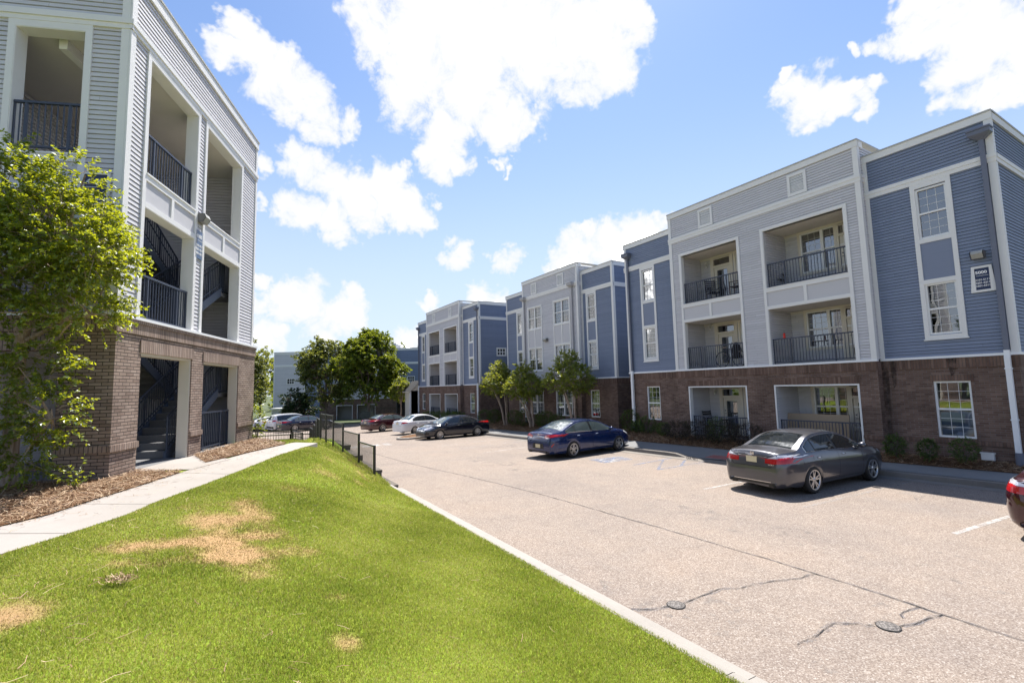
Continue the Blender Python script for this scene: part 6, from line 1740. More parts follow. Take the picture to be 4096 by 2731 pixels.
# the tree at the left edge, beside the near building
bx = np.array([-3.25, 12.0, 1.30])
rel = lambda x, y, z: (x-bx[0], y-bx[1], z-bx[2])
tree('crape_myrtle', 'large multi-stemmed tree with glossy yellow-green crown at the left edge of the photo', bx,
     [([(0,0,-.1), rel(-3.2,11.82,3.31), rel(-3.0,11.46,4.44), rel(-2.71,11.06,5.16), rel(-2.4,10.7,5.6)], [.125,.105,.08,.055,.03]),
      ([(-.12,.05,-.1), rel(-3.55,11.7,3.2), rel(-3.75,11.3,4.6), rel(-3.4,11.1,5.8)], [.085,.07,.055,.03]),
      ([rel(-3.12,11.7,3.8), rel(-2.6,11.0,4.0), rel(-2.0,10.55,4.2)], [.045,.03,.015]),
      ([rel(-3.2,11.9,2.1), rel(-2.8,11.4,2.4), rel(-2.3,10.9,2.5)], [.03,.02,.012])],
     [(rel(-2.5,10.6,5.55), (.85,.75,.75), 2.6), (rel(-3.2,10.95,6.0), (.85,.75,.85), 2.4), (rel(-1.9,10.25,5.15), (.42,.45,.45), 1.1), (rel(-2.9,10.8,4.75), (.95,.7,.5), 1.7), (rel(-2.15,10.6,4.25), (.62,.45,.22), .75), (rel(-3.6,11.0,5.2), (.7,.6,.9), 1.4), (rel(-2.62,11.1,2.5), (.45,.40,.45), .62), (rel(-3.4,11.3,2.7), (.35,.3,.8), .40), (rel(-2.85,11.25,1.85), (.35,.3,.35), .34), (rel(-2.7,11.1,3.35), (.4,.35,.35), .3), (rel(-2.3,10.5,6.5), (.30,.3,.35), .22), (rel(-3.3,11.0,6.95), (.25,.25,.3), .15), (rel(-3.0, 11.2, 3.7), (.6,.5,.4), .5)],
     2300, 20, .070, .34, M['leaf_myrtle'], M['bark'], seed=3, droop=.22, upness=.35)
e = empty('sapling', (-2.12, 10.75, 1.27), label='small leafy sucker shoot rising from the pine straw beside the path', cat='plant')
mb = MB(); sh = [((0,0,0),(.12,-.1,.55)), ((0,0,0),(-.08,.02,.40)), ((0,0,0),(.02,.1,.28)), ((0,0,0),(.22,-.12,.26)), ((0,0,0),(-.2,-.05,.22))]
for a, b in sh: mb.tube(a, b, .006, .003, 5)
mb.build('stem', M['barkd'], e)
leaf_mesh('foliage', np.array([a for a, b in sh], float)+[[0,0,.04]], np.array([unit(np.array(b)) for a, b in sh]), np.array([np.linalg.norm(b) for a, b in sh]), 15, .075, M['leaf_myrtle'], e, .05, seed=4)
# three street trees before the middle building
def myrtle(base, sc, lean, label, seed):
    r = random.Random(seed); st = []
    for k in range(4):
        a = k*1.6+r.uniform(-.3, .3); q = .10
        st.append(([(q*math.cos(a), q*math.sin(a), -.1), (.25*math.cos(a)+lean[0]*.3, .25*math.sin(a)+lean[1]*.3, 1.2*sc), (.55*math.cos(a)+lean[0], .55*math.sin(a)+lean[1], 2.4*sc)], [.075, .06, .035]))
    lx, ly = lean
    bl = [((lx, ly, 3.0*sc), (1.2*sc, 1.55*sc, .95*sc), 3), ((lx-.2, ly+.9*sc, 2.75*sc), (.8, .95*sc, .65*sc), 1.3), ((lx-.1, ly-.9*sc, 2.8*sc), (.8, .9*sc, .6*sc), 1.3), ((lx, ly+.2, 3.9*sc), (.6*sc, .75*sc, .6*sc), 1.0), ((lx+.1, ly-.4, 3.75*sc), (.4, .5, .5*sc), .5), ((lx, ly+.6, 4.3*sc), (.2, .25, .35), .2), ((lx, ly-.2, 4.35*sc), (.2, .2, .4), .2)]
    tree('crape_myrtle', label, base, st, bl, 720, 18, .11, .40, M['leaf_myrtle2'], M['bark'], 'street trees in the bed of the middle building', seed, upness=.6)
myrtle((18.2, 31.6, .0), 1.02, (.0, .8), 'leftmost of the three street trees before the middle building, nearest the black sedan', 21)
myrtle((18.2, 28.0, .02), .93, (-.1, .7), 'middle one of the three street trees, the smallest and yellowest crown', 22)
myrtle((18.2, 23.3, .10), 1.04, (0, .35), 'right hand street tree behind the blue sedan, with the broadest crown', 23)
# the big trees at the far end of the lot
def bigtree(label, base, H, rad, zb, leaf, bark, seed, n, size, spikes=8, name='shade_tree', group=None, tr=.16, m=22, L=.9):
    r = np.random.default_rng(seed); bl = []
    zc_ = (H+zb)/2; hh = (H-zb)/2
    bl.append(((0, 0, zc_-.10*hh), (rad*.66, rad*.66, hh*.70), 2.0))
    for k in range(19):
        a = r.uniform(0, 2*np.pi); u = r.uniform(-.75, .75); rr = rad*math.sqrt(max(.1, 1-u*u*.8))*r.uniform(.62, .95)
        bl.append(((rr*math.cos(a), rr*math.sin(a), zc_+u*hh*.85), (rad*r.uniform(.17, .3),)*2+(hh*r.uniform(.12, .22),), .36))
    for k in range(spikes):
        a = 2*np.pi*k/max(1, spikes)+r.uniform(-.3, .3); rr = rad*r.uniform(.08, .6)
        bl.append(((rr*math.cos(a), rr*math.sin(a), zc_+hh*(.80+.22*r.random())*(1-.25*(rr/rad)**2)), (rad*.10, rad*.10, hh*.20), .20))
    st = [([(0, 0, -.2), (.05, .0, zb+.3), (.0, .1, zc_)], [tr, tr*.85, tr*.4])]
    for k in range(5):
        a = k*1.3; st.append(([(.02, .02, zb*.8+.3), (rad*.3*math.cos(a), rad*.3*math.sin(a), zc_-.25*hh), (rad*.55*math.cos(a), rad*.55*math.sin(a), zc_+.2*hh)], [tr*.5, tr*.35, tr*.15]))
    return tree(name, label, base, st, bl, n, m, size, L, leaf, bark, group, seed, fine=False, droop=.35, upness=.7, tipnew=.7)
zf_ = lambda y: float(zl(0, y))+.1
bigtree('tall dark green maple with upright leading shoots, centre of the far end', (14.8, 58.7, zf_(58.7)), 10.2, 4.1, 1.9, M['leaf_maple'], M['barkd'], 31, 1700, .32, 11)
bigtree('grey-green spreading tree just left of the tall maple', (10.6, 63.0, zf_(63)), 9.9, 3.5, 1.5, M['leaf_ash'], M['barkd'], 32, 1200, .28, 6)
bigtree('olive green tree emerging from behind the corner of the near building', (1.6, 62.5, zf_(62.5)), 9.4, 3.6, 1.2, M['leaf_ash'], M['barkd'], 33, 1200, .28, 5)
bigtree('small dark evergreen in front of the grey shed', (7.3, 64.6, zf_(64.6)), 4.1, 1.6, .8, M['leaf_dark'], M['barkd'], 34, 420, .20, 3, L=.5)
bigtree('small dark evergreen right of the shed, low beside the white post', (9.0, 66.5, zf_(66.5)), 2.9, 1.3, .4, M['leaf_dark'], M['barkd'], 35, 170, .20, 2, L=.45)
bigtree('slender young tree by the far end of the farthest apartment block', (17.3, 54.2, zf_(54.2)), 4.9, 1.15, 2.0, M['leaf_myrtle2'], M['bark'], 36, 420, .16, 3, tr=.07, L=.5)
bg = [(1.5, 84, 12.6, 4.5, 'leaf_ash'), (5.0, 92, 11.3, 4.0, 'leaf_myrtle2'), (13.5, 90, 11.8, 4.2, 'leaf_ash'), (20.5, 88, 11.9, 4.4, 'leaf_maple'), (26, 86, 12.4, 4.2, 'leaf_maple'), (30.5, 80, 11.2, 4.0, 'leaf_dark'), (-4, 88, 12.5, 4.6, 'leaf_maple')]
lb = ['light olive tree behind the left end of the far building', 'yellowish treetop showing over the grey end of the far building', 'olive treetop over the blue middle of the far building', 'dark treetop peeking over the far building behind the maple', 'dark rounded treetop over the right part of the far building', 'dark evergreen top at the right end of the far building', 'dark tree far left beyond the driveway']
for (x, y, h, rr, lf), l_ in zip(bg, lb): bigtree(l_, (x, y, -1.7), h, rr, 2.5, M[lf], M['barkd'], int(40+x*3) % 97+100, 330, .36, 5, group='trees behind the far building')
# distant tree line: reads as one mass
r = np.random.default_rng(77); n_ = 1500
ang = r.uniform(-0.9, 2.2, n_); rad_ = r.uniform(120, 150, n_); P = np.stack([rad_*np.sin(ang), rad_*np.cos(ang), r.uniform(-3, 6, n_)], 1); D = unit(np.stack([r.normal(size=n_)*.4, r.normal(size=n_)*.4, np.ones(n_)], 1))
o = leaf_mesh('far_wood', P, D, np.full(n_, 3.2), 14, 1.5, M['leaf_maple'], None, .3, seed=78); tag(o, 'distant wood behind the buildings', 'wood', kind='stuff')

# bushes
def bush(label, base, rad, h, leaf, n, size, seed, group=None, name='bush', L=.10, m=9, loose=0.0):
    e = empty(name, base, label=label, cat='bush', group=group); r = np.random.default_rng(seed)
    P, d = ell_points(n, (0, 0, h*.52), (rad, rad, h*.5), r, .72); D = unit(d+np.array([0, 0, .35])+r.normal(size=d.shape)*(.3+loose))
    P += r.normal(size=P.shape)*.02
    mb = MB()
    for k in range(6): mb.tube((0, 0, -.05), (rad*.5*math.cos(k), rad*.5*math.sin(k), h*.55), .012, .005, 5)
    mb.build('stem', M['barkd'], e)
    leaf_mesh('foliage', P, D, np.full(n, L)*r.uniform(.6, 1.4+loose, n), m, size, leaf, e, .1, seed=seed+9)
gz = lambda y: float(zwall_f(y))+.03
gB = 'clipped bushes along the foot of the middle and far blocks'
for i, (x, y, rr, h, lab) in enumerate([(18.1,34.9,.55,.95,'round bright green bush farthest left, behind the boot of the black sedan'), (18.1,33.2,.48,.95,'round bush second from the left, between the black sedan and the first street tree'), (18.1,30.1,.55,1.0,'clipped bush just right of the first street tree trunk'), (18.1,29.0,.52,.98,'clipped bush left of the middle street tree trunk'), (18.5,27.3,.42,.9,'clipped bush tucked behind the middle street tree trunk'), (18.1,26.1,.55,1.0,'tallest clipped bush right of the middle street tree'), (18.2,25.0,.55,.85,'wider clipped bush above the roof of the blue sedan'), (18.5,23.7,.4,.8,'small clipped bush at the foot of the right street tree'), (18.55,18.95,.48,1.05,'bright green bush at the gap between the two buildings')]):
    bush(lab, (x, y, gz(y)-.05), rr, h, M['leaf_box'], 330, .055, 200+i, gB, L=.09)
for i, (x, y, rr, h, lab) in enumerate([(18.35,17.55,.40,.75,'round dark bush right of the white downpipe'), (18.45,18.35,.3,.45,'low loose bush left of the white downpipe foot'), (18.2,16.4,.28,.5,'small dark bush left of the purple shrubs')]):
    bush(lab, (x, y, gz(y)), rr, h, M['leaf_holly'], 260, .05, 220+i, 'dark bushes near the downpipe', L=.10)
for i, (x, y, lab) in enumerate([(18.12,7.0,'green bush beside the nose of the grey sedan, left of three'), (18.2,6.2,'thin stemmed green bush, middle of three under the brick window'), (18.3,5.4,'largest of the three green bushes, right of the brick window')]):
    bush(lab, (x, y, gz(y)), (.25, .21, .28)[i], (.58, .50, .60)[i], M['leaf_holly'], 230, .045, 230+i, 'bushes under the right hand ground floor window', L=.09, loose=.15)
for i, (y, rr, h, lab) in enumerate([(15.2,.55,.65,'purple-brown shrub, leftmost of the row before the ground floor balcony'), (14.1,.6,.7,'purple-brown shrub, second of the row before the balcony railing'), (12.95,.62,.75,'purple-brown shrub with green shoots, third of the row'), (11.75,.58,.7,'purple-brown shrub at the right end of the row, behind the grey sedan')]):
    bush(lab, (17.75, y, gz(y)-.02), rr, h, M['leaf_purple'], 420, .045, 240+i, 'purple-brown shrubs along the sidewalk', L=.16, loose=.35)
bush('green shoots growing out of the purple shrubs', (17.7, 13.1, gz(13)+.1), .25, .75, M['leaf_holly'], 90, .06, 250, L=.2, loose=.4)
for i, (y, rr, lab) in enumerate([(45.6,.8,'low dark shrub left of the far block balcony'), (42.3,.85,'middle low shrub under the far block balconies'), (40.2,.85,'low shrub behind the white sedan at the far block'), (38.7,.6,'rounded shrub right of the far block balconies')]):
    bush(lab, (17.5, y, float(zl(0, y))+.2), rr, 1.1, M['leaf_holly'], 240, .10, 260+i, 'low shrubs before the far block', L=.2)
bush('yellow-green climber on the far brick corner of the near building', (.95, 18.75, 1.2), .18, 1.1, M['leaf_myrtle2'], 90, .06, 270, L=.12)

# ------------------------------------------------------------------ grass, needles, straw
def grass_material():
    m, nt, out = newmat('grass_blade'); g = NT(nt)
    at = g.n('ShaderNodeAttribute'); at.attribute_name = 'rv'; dr = g.n('ShaderNodeAttribute'); dr.attribute_name = 'dry'
    c = g.ramp(at.outputs['Fac'], [(0, (0.085, 0.138, 0.014)), (.35, (0.235, 0.315, 0.030)), (.7, (0.44, 0.475, 0.065)), (1, (0.66, 0.62, 0.25))])
    d_ = g.ramp(at.outputs['Fac'], [(0, (0.17, 0.10, 0.042)), (.5, (0.34, 0.22, 0.105)), (1, (0.55, 0.41, 0.23))])
    c = g.mix(dr.outputs['Fac'], c, d_)
    df = g.n('ShaderNodeBsdfPrincipled'); g.l(c, df.inputs['Base Color']); df.inputs['Roughness'].default_value = .5; df.inputs['Specular IOR Level'].default_value = .25
    tl = g.n('ShaderNodeBsdfTranslucent'); g.l(c, tl.inputs[0]); mx = g.n('ShaderNodeMixShader'); mx.inputs[0].default_value = .42
    g.l(df.outputs[0], mx.inputs[1]); g.l(tl.outputs[0], mx.inputs[2]); g.l(mx.outputs[0], out.inputs[0]); return m
M['grass'] = grass_material()
def blades(x, y, z, length, width, lean, r):
    n = len(x); az = r.uniform(0, 2*np.pi, n); la = r.uniform(0, 2*np.pi, n)
    wx, wy = np.cos(az)*width/2, np.sin(az)*width/2
    bx_, by_ = np.cos(la)*lean*length, np.sin(la)*lean*length; h = length*np.sqrt(np.maximum(.1, 1-np.minimum(lean, .94)**2))
    B0 = np.stack([x-wx, y-wy, z], 1); B1 = np.stack([x+wx, y+wy, z], 1)
    M1 = np.stack([x+bx_*.4+wx*.7, y+by_*.4+wy*.7, z+h*.6], 1); M0 = np.stack([x+bx_*.4-wx*.7, y+by_*.4-wy*.7, z+h*.6], 1)
    T1 = np.stack([x+bx_+wx*.12, y+by_+wy*.12, z+h], 1); T0 = np.stack([x+bx_-wx*.12, y+by_-wy*.12, z+h], 1)
    V = np.stack([B0, B1, M1, M0, T1, T0], 1).reshape(-1, 3); i = np.arange(n)*6
    F = np.concatenate([np.stack([i, i+1, i+2, i+3], 1), np.stack([i+3, i+2, i+4, i+5], 1)])
    return V, F
r = np.random.default_rng(5)
def scatter(n, x0, x1, y0, y1, dens):
    x = r.uniform(x0, x1, n); y = r.uniform(y0, y1, n); d = np.hypot(x, y)
    keep = r.random(n) < dens(d)
    fwd = x*.513+y*.858; rt = x*.858-y*.513
    keep &= (np.abs(rt) < fwd*1.18+.6) & (fwd > .9) & (x > np.where(y > 16.3, .9, np.where(y > 15.6, 2.3, pRx(y)))) & (x < 3.99) & (y < 27) & ((x < fence_x(y)+.22) | (y < 13.6))
    return x[keep], y[keep], d[keep]
gx, gy, gd = [], [], []
for (n, x0, x1, y0, y1, f) in ((620000, -3, 4, .6, 5.2, lambda d: np.clip(1.5-d*.16, .25, 1)), (420000, -2.4, 4, 5.2, 10, lambda d: np.clip(1.35-d*.085, .3, 1)), (170000, -1.2, 4, 10, 18, lambda d: .85+0*d), (26000, -.5, 4, 18, 27, lambda d: .9+0*d)):
    a, b, c = scatter(n, x0, x1, y0, y1, f); gx.append(a); gy.append(b); gd.append(c)
gx, gy, gd = map(np.concatenate, (gx, gy, gd))
dry = patch_field(gx, gy); lush = lush_field(gx, gy)
keep = r.random(len(gx)) > dry*.62
gx, gy, gd, dry, lush = gx[keep], gy[keep], gd[keep], dry[keep], lush[keep]
n = len(gx)
length = (.013+.015*lush+.014*r.random(n))*(1-.45*dry)*np.where(gx > fence_x(gy)-.35, np.where(gy > 13.4, 2.6, 1.0), 1.0)*(1+.02*gd)
width = np.maximum(.0026, .00105*gd)*r.uniform(.7, 1.3, n)
V, F = blades(gx, gy, zlawn(gx, gy)-.003, length, width, r.uniform(.15, .85, n)+.1*dry, r)
rv = np.clip(.33+.42*(1-lush)+r.normal(size=n)*.17+.12*(r.random(n) < .06)*3, 0, 1); dd = np.clip(np.where(r.random(n) < np.clip(dry*1.15-.05, 0, .95)+.06+.10*(1-lush)*r.random(n), r.uniform(.6, 1, n), r.uniform(0, .22, n)), 0, 1)
o = np_mesh('grass', V, F, M['grass'], attrs={'rv': np.repeat(rv, 6), 'dry': np.repeat(dd, 6)}); tag(o, 'short yellow-green grass of the lawn with straw-coloured dead patches', 'grass', kind='stuff')
def straws(name, label, x, y, z, ln, w, mat, tilt=.12, cat='pine straw', seed=1, curve=.2):
    r = np.random.default_rng(seed); n = len(x); az = r.uniform(0, 2*np.pi, n); L_ = ln*r.uniform(.5, 1.2, n); W_ = w*r.uniform(.7, 1.3, n); ti = r.normal(size=n)*tilt
    d = np.stack([np.cos(az)*np.cos(ti), np.sin(az)*np.cos(ti), np.sin(ti)], 1); s_ = np.stack([-np.sin(az), np.cos(az), r.normal(size=n)*.5], 1); s_ = unit(s_)
    c = np.stack([x, y, z], 1); bend = s_*(r.normal(size=n)*curve*L_)[:, None]
    up = np.array([0, 0, 1.0])*np.abs(np.sin(ti)*L_*.5)[:, None]
    A, B_, C_ = c-d*L_[:, None]/2+up, c+bend*.5+up, c+d*L_[:, None]/2+up; q = s_*W_[:, None]/2
    V = np.stack([A-q, A+q, B_-q, B_+q, C_-q, C_+q], 1).reshape(-1, 3); i = np.arange(n)*6
    F = np.concatenate([np.stack([i, i+1, i+3, i+2], 1), np.stack([i+2, i+3, i+5, i+4], 1)])
    o = np_mesh(name, V, F, mat, attrs={'rv': np.repeat(r.random(n), 6)}); tag(o, label, cat, kind='stuff'); return o
m, nt, out = newmat('pine_needle'); g = NT(nt); at = g.n('ShaderNodeAttribute'); at.attribute_name = 'rv'
g.bsdf(out, g.ramp(at.outputs['Fac'], [(0, (0.10, 0.050, 0.026)), (.4, (0.24, 0.135, 0.072)), (.75, (0.40, 0.265, 0.155)), (1, (0.56, 0.43, 0.28))]), .6, 0, .3); M['needle'] = m
def inside(poly, x, y):
    c = np.zeros(len(x), bool); j = len(poly)-1
    for i in range(len(poly)):
        xi, yi = poly[i]; xj, yj = poly[j]
        c ^= ((yi > y) != (yj > y)) & (x < (xj-xi)*(y-yi)/(yj-yi+1e-12)+xi); j = i
    return c
def grow(poly, f):
    c = np.mean(np.array(poly), 0); return [tuple(c+(np.array(p)-c)*f) for p in poly]
x = r.uniform(-7, -.4, 60000); y = r.uniform(5.5, 14.9, 60000); k = inside(grow(NB1, 1.012), x, y); x, y = x[k], y[k]
x2 = r.uniform(-.8, 1.8, 14000); y2 = r.uniform(12.8, 18.9, 14000); k = inside(grow(NB2, 1.02), x2, y2)
x = np.concatenate([x, x2[k]]); y = np.concatenate([y, y2[k]])
straws('pine_straw', 'reddish tan pine straw covering the beds beside the footpath', x, y, 1.279+r.random(len(x))*.03, .13, .0065, M['needle'], .2, seed=2)
y = r.uniform(3.5, 36, 26000); x = Sx(y)+r.random(26000)*1.9-.04; tt = np.clip((x-Sx(y))/np.maximum(.3, 21.5-Sx(y))*2.2, 0, 1); z = (zl(x, y)+.172)*(1-tt)+zwall_f(y)*tt+.05*np.sin(tt*np.pi)+.008+r.random(26000)*.02
straws('pine_straw', 'brown pine straw covering the bed along the apartment facades', x, y, z, .17, .010, M['needle'], .2, seed=3)
a, b, c = scatter(4000, -2.5, 3.6, 1.4, 9, lambda d: .20+.0*d); w = np.clip(1.2-np.abs(a+.6)*.5, .1, 1); k = r.random(len(a)) < w
straws('pine_needle', 'loose pale pine needles lying on the lawn', a[k], b[k], zlawn(a[k], b[k])+.035, .13, .0035, M['needle'], .12, 'pine needles', 4, .28)
q = r.normal(size=(170, 2))*np.array([.055, .03]); straws('grass_clump', 'dried grey clump of cut grass on the lawn', -.74+q[:, 0], 5.33+q[:, 1], zlawn(-.74+q[:, 0], 5.33+q[:, 1])+.04+r.random(170)*.03, .08, .004, M['needle'], .5, 'grass clump', 6)
y = r.uniform(6.5, 15, 500); t = r.random(500)**3; lx = np.interp(y, [p[1] for p in pathL], [p[0] for p in pathL]); straws('pine_needle', 'stray pine needles on the edge of the footpath', lx+t*.9, y, np.full(500, 1.268), .12, .004, M['needle'], .02, 'pine needles', 7)
# ------------------------------------------------------------------ far end of the lot
xs = np.linspace(-90, 90, 40); ys = np.concatenate([np.linspace(55.5, 80, 14), np.linspace(85, 170, 10)])
o = grid('far_lawn', xs, ys, lambda x, y: zl(x, np.minimum(y, 84))+.10, M['turf'], attrs={'dry': lambda x, y: np.clip(.12+.2*np.sin(x*.7+y*.3)*np.sin(y*.5), 0, 1)})
tag(o, 'lawn in front of the far building', 'far lawn', kind='structure')
mb = MB(); mb.box(-60, 17.3, 55.42, 55.62, -1.4, float(zl(0, 55.5))+.15); tag(mb.build('kerb', M['kerb']), 'pale kerb at the far end of the driveway', 'kerb', kind='structure')
# planted island behind the black sedan
e = empty('kerb_island', (12.5, 32.2, float(zl(0, 32.2))), label='curved kerb island with brown mulch behind the black sedan', cat='kerb island')
isl = [(9.6,31.0),(9.75,30.55),(10.2,30.3),(11.2,30.6),(15.2,31.5),(15.2,34.0),(12.9,33.7),(11.4,33.0),(10.2,32.0)]
isl = [(x-12.5, y-32.2) for x, y in isl]; inn = [(x*.93-.0, y*.85) for x, y in isl]
mb = MB()
for i in range(len(isl)):
    j = (i+1) % len(isl); a, b, c, d = isl[i], isl[j], inn[j], inn[i]
    mb.face([(*a, -.1), (*b, -.1), (*b, .15), (*a, .15)]); mb.face([(*a, .15), (*b, .15), (*c, .15), (*d, .15)])
mb.build('kerb_rim', M['kerb'], e); mb = MB(); mb.face([(*p, .135) for p in inn]); mb.build('mulch_top', M['mulch'], e)

# long building across the end of the lot
BZ = -1.42; ang = math.atan2(-.5125, .8587)
BB = empty('apartment_building', (6.03, 79.12, BZ), rz=ang, label='long pale grey and blue building across the far end, behind the big trees', cat='apartment building')
F = Fr((0, 0, 0), (1, 0, 0)); W1 = 4.63; WT = 24.0
sg = MB(); sb = MB(); tr = MB(); br = MB(); dk = MB(); cp = MB()
siding(sg, F, 0, W1, .3, 10.15, [(2.05, 3.0, 5.5, 6.2)], exp=.2); SLx = Fr((0, 12, 0), (0, -1, 0)); siding(sg, SLx, 0, 12, .3, 10.15, exp=.2)
FBB = Fr((0, -.35, 0), (1, 0, 0)); siding(sg, FBB, 9.0, 18.2, 3.1, 11.0, exp=.2); siding(sg, Fr((18.2, -.35, 0), (0, 1, 0)), 0, 3, 3.1, 11.0, exp=.2)
sg.build('grey_siding', M['grey'], BB)
siding(sb, F, W1, 9.0, .3, 10.45, exp=.2); sb.build('blue_siding', M['blue'], BB); sb = MB(); siding(sb, F, 18.2, WT, 3.1, 10.35, [(19.9, 20.8, 5.4, 6.1)], exp=.2); sb.build('blue_siding', M['blue'], BB)
for a, b, z in ((0, W1, 10.15), (W1, 9.0, 10.45), (18.2, WT, 10.35)):
    fbox(tr, F, a, b, z-.3, z, .01, .06); fbox(cp, F, a, b, z, z+.05, -.3, .09)
    fbox(tr, F, a, b, 8.0, 8.3, .01, .06)
fbox(tr, FBB, 9.0, 18.2, 10.7, 11.0, .01, .06); fbox(cp, FBB, 9.0, 18.2, 11.0, 11.05, -.3, .09); fbox(tr, FBB, 9, 18.2, 8.3, 8.6, .01, .06)
for a in (0, W1-.07): fbox(tr, F, a, a+.14, .3, 10.1, .012, .055)
fbox(tr, F, 18.2, WT, 3.0, 3.12, .01, .1); fbox(tr, FBB, 9, 18.2, 3.0, 3.12, .01, .1)
for a, b, c, d in ((2.05, 3.0, 5.5, 6.2), (19.9, 20.8, 5.4, 6.1)):
    tframe(tr, F, a-.1, b+.1, c-.1, d+.1, .1, .01, .06); fq(dk, F, a, b, c, d, -.1)
    for i in (1, 2): fbox(tr, F, lerp(a, b, i/3)-.03, lerp(a, b, i/3)+.03, c, d, -.05, .02)
    fbox(tr, F, a, b, (c+d)/2-.03, (c+d)/2+.03, -.05, .015)
go = [(9.55, 11.8, 0, 2.1), (12.55, 15.15, 0, 2.15)]
wallcells(br, FBB, 7.0, 18.2, -.4, 3.0, go, reveal=.25); br.build('brick_wall', M['brick'], BB)
for g in go: tframe(tr, FBB, g[0]-.06, g[1]+.06, 0, g[3]+.06, .08, .0, .05, bottom=False); fq(dk, FBB, g[0], g[1], 0, g[3], -1.2)
fq(dk, F, 18.2, WT, -.4, 3.0, -.3)
tr.build('white_trim', M['trim'], BB); dk.build('dark_opening', M['dark'], BB); cp.build('coping', M['coping'], BB)
mb = MB(); mb.box(.1, WT-.1, .3, 12, -.4, 9.8); mb.build('roof', M['roof'], BB)
# shed
e = empty('shed', (5.28, 71.42, -1.45), rz=ang, label='low grey shed with a white roof edge at the foot of the far building', cat='shed')
mb = MB(); siding(mb, F, 0, 2.7, 0, 2.0, exp=.12); siding(mb, Fr((2.7, 0, 0), (0, 1, 0)), 0, 2, 0, 2.0, exp=.12); siding(mb, Fr((0, 2, 0), (0, -1, 0)), 0, 2, 0, 2.0, exp=.12); mb.build('shed_wall', M['grey'], e)
mb = MB(); mb.box(-.15, 2.85, -.2, 2.1, 2.0, 2.2); fbox(mb, F, 0, .1, 0, 2, .02, .05); fbox(mb, F, 2.6, 2.7, 0, 2, .02, .05); mb.build('roof', M['trim'], e)
mb = MB(); fbox(mb, F, 1.3, 2.2, .55, 1.35, .02, .05); mb.build('door', M['panelg'], e); mb = MB(); fbox(mb, F, .45, .8, .5, .85, .02, .14); mb.build('meter_box', M['vinyl'], e)
# transformer box
e = empty('transformer_box', (13.25, 56.1, float(zl(0, 56))+.1), rz=ang, label='dark green utility cabinet on the grass left of the maroon sedan', cat='utility cabinet')
mb = MB(); bm_ = bmesh.new()
M['cab'] = m_plain('dark_green_cabinet', (0.022, 0.034, 0.028), .5, var=.1)
mb.box(0, 1.12, 0, 1.0, .08, 1.22); mb.box(-.03, 1.15, -.03, 1.03, 1.22, 1.30); mb.build('cabinet_body', M['cab'], e); bm_.free()
mb = MB(); mb.box(.04, .55, -.015, 0, .15, 1.15); mb.box(.57, 1.08, -.015, 0, .15, 1.15); mb.build('cabinet_door', M['cab'], e)
mb = MB(); mb.box(-.1, 1.22, -.1, 1.1, -.1, .08); mb.build('plinth', M['concrete'], e)
# dark mesh fence
e = empty('mesh_fence', (15.9, 60.6, -1.1), label='black mesh fence running behind the maroon sedan', cat='fence')
a = Vector((0, 0, 0)); b = Vector((3.2, -7.0, 0)); mb = MB(); mp = MB()
for i in range(5): p = a.lerp(b, i/4); mp.tube(p+Vector((0, 0, -.2)), p+Vector((0, 0, 1.8)), .035, n=8)
mb.tube(a+Vector((0, 0, 1.75)), b+Vector((0, 0, 1.75)), .03, n=6)
for i in range(1, 90): p = a.lerp(b, i/90); mb.tube(p+Vector((0, 0, .05)), p+Vector((0, 0, 1.75)), .008, n=4)
mb.build('mesh_panel', M['black'], e); mp.build('post', M['black'], e)
# gabled porch at the end of the farthest block
e = empty('gabled_porch', (17.4, 51.4, -.75), label='small cream gabled porch at the left end of the farthest block', cat='porch')
mb = MB(); mb.box(0, .16, -.1, .06, 0, 3.4); mb.build('post', M['trim'], e)
mb = MB(); mb.face([(.16, 0, 0), (1.1, 0, 0), (1.1, 0, 4.34), (.16, 0, 3.42)]); mb.box(.16, 1.1, 0, 2, 0, 3.4); mb.build('porch_wall', M['cream'], e)
mb = MB()
for y0 in (-.22,): mb.face([(-.1, y0, 3.2), (1.1, y0, 4.35), (1.1, y0, 4.5), (-.1, y0, 3.35)])
rb = MB(); rb.face([(-.14, -.24, 3.33), (1.1, -.24, 4.515), (1.1, 2.2, 4.515), (-.14, 2.2, 3.33)]); rb.build('roof_shingle', M['dark'], e); mb.face([(-.1, 2.2, 3.2), (1.1, 2.2, 4.35), (1.1, -.22, 4.35), (-.1, -.22, 3.2)]); mb.face([(-.1, -.22, 3.2), (-.1, -.22, 3.35), (-.1, 2.2, 3.35), (-.1, 2.2, 3.2)])
mb.build('rake_board', M['cream'], e)
# marker post at the very left edge of the lawn
e = empty('marker_post', (-1.40, 5.02, 1.24), label='turquoise marker post at the left edge of the lawn', cat='marker post')
M['teal'] = m_plain('turquoise_plastic', (0.03, 0.32, 0.36), .4, var=.1)
mb = MB(); mb.lathe([(0, 0), (.030, 0), (.030, .14), (.024, .155), (0, .16)], n=14); mb.build('post_body', M['teal'], e, weld=True); mb = MB(); mb.lathe([(.031, .10), (.031, .12)], n=14); mb.build('band', M['white'], e, weld=True)

# ------------------------------------------------------------------ things on the balconies
def tube_frame(mb, segs, r=.012, n=6):
    for a, b in segs: mb.tube(a, b, r, n=n)
M['red'] = m_plain('red_plastic', (0.55, 0.02, 0.015), .4); M['wood'] = m_plain('dark_red_wood', (0.085, 0.030, 0.020), .5, var=.2); M['board'] = m_plain('tan_board', (0.33, 0.25, 0.17), .7, var=.08, scale=3)
M['cloth'] = m_plain('black_cloth', (0.012, 0.012, 0.014), .95, var=.2); M['bikef'] = m_plain('dark_blue_frame', (0.02, 0.03, 0.05), .3)
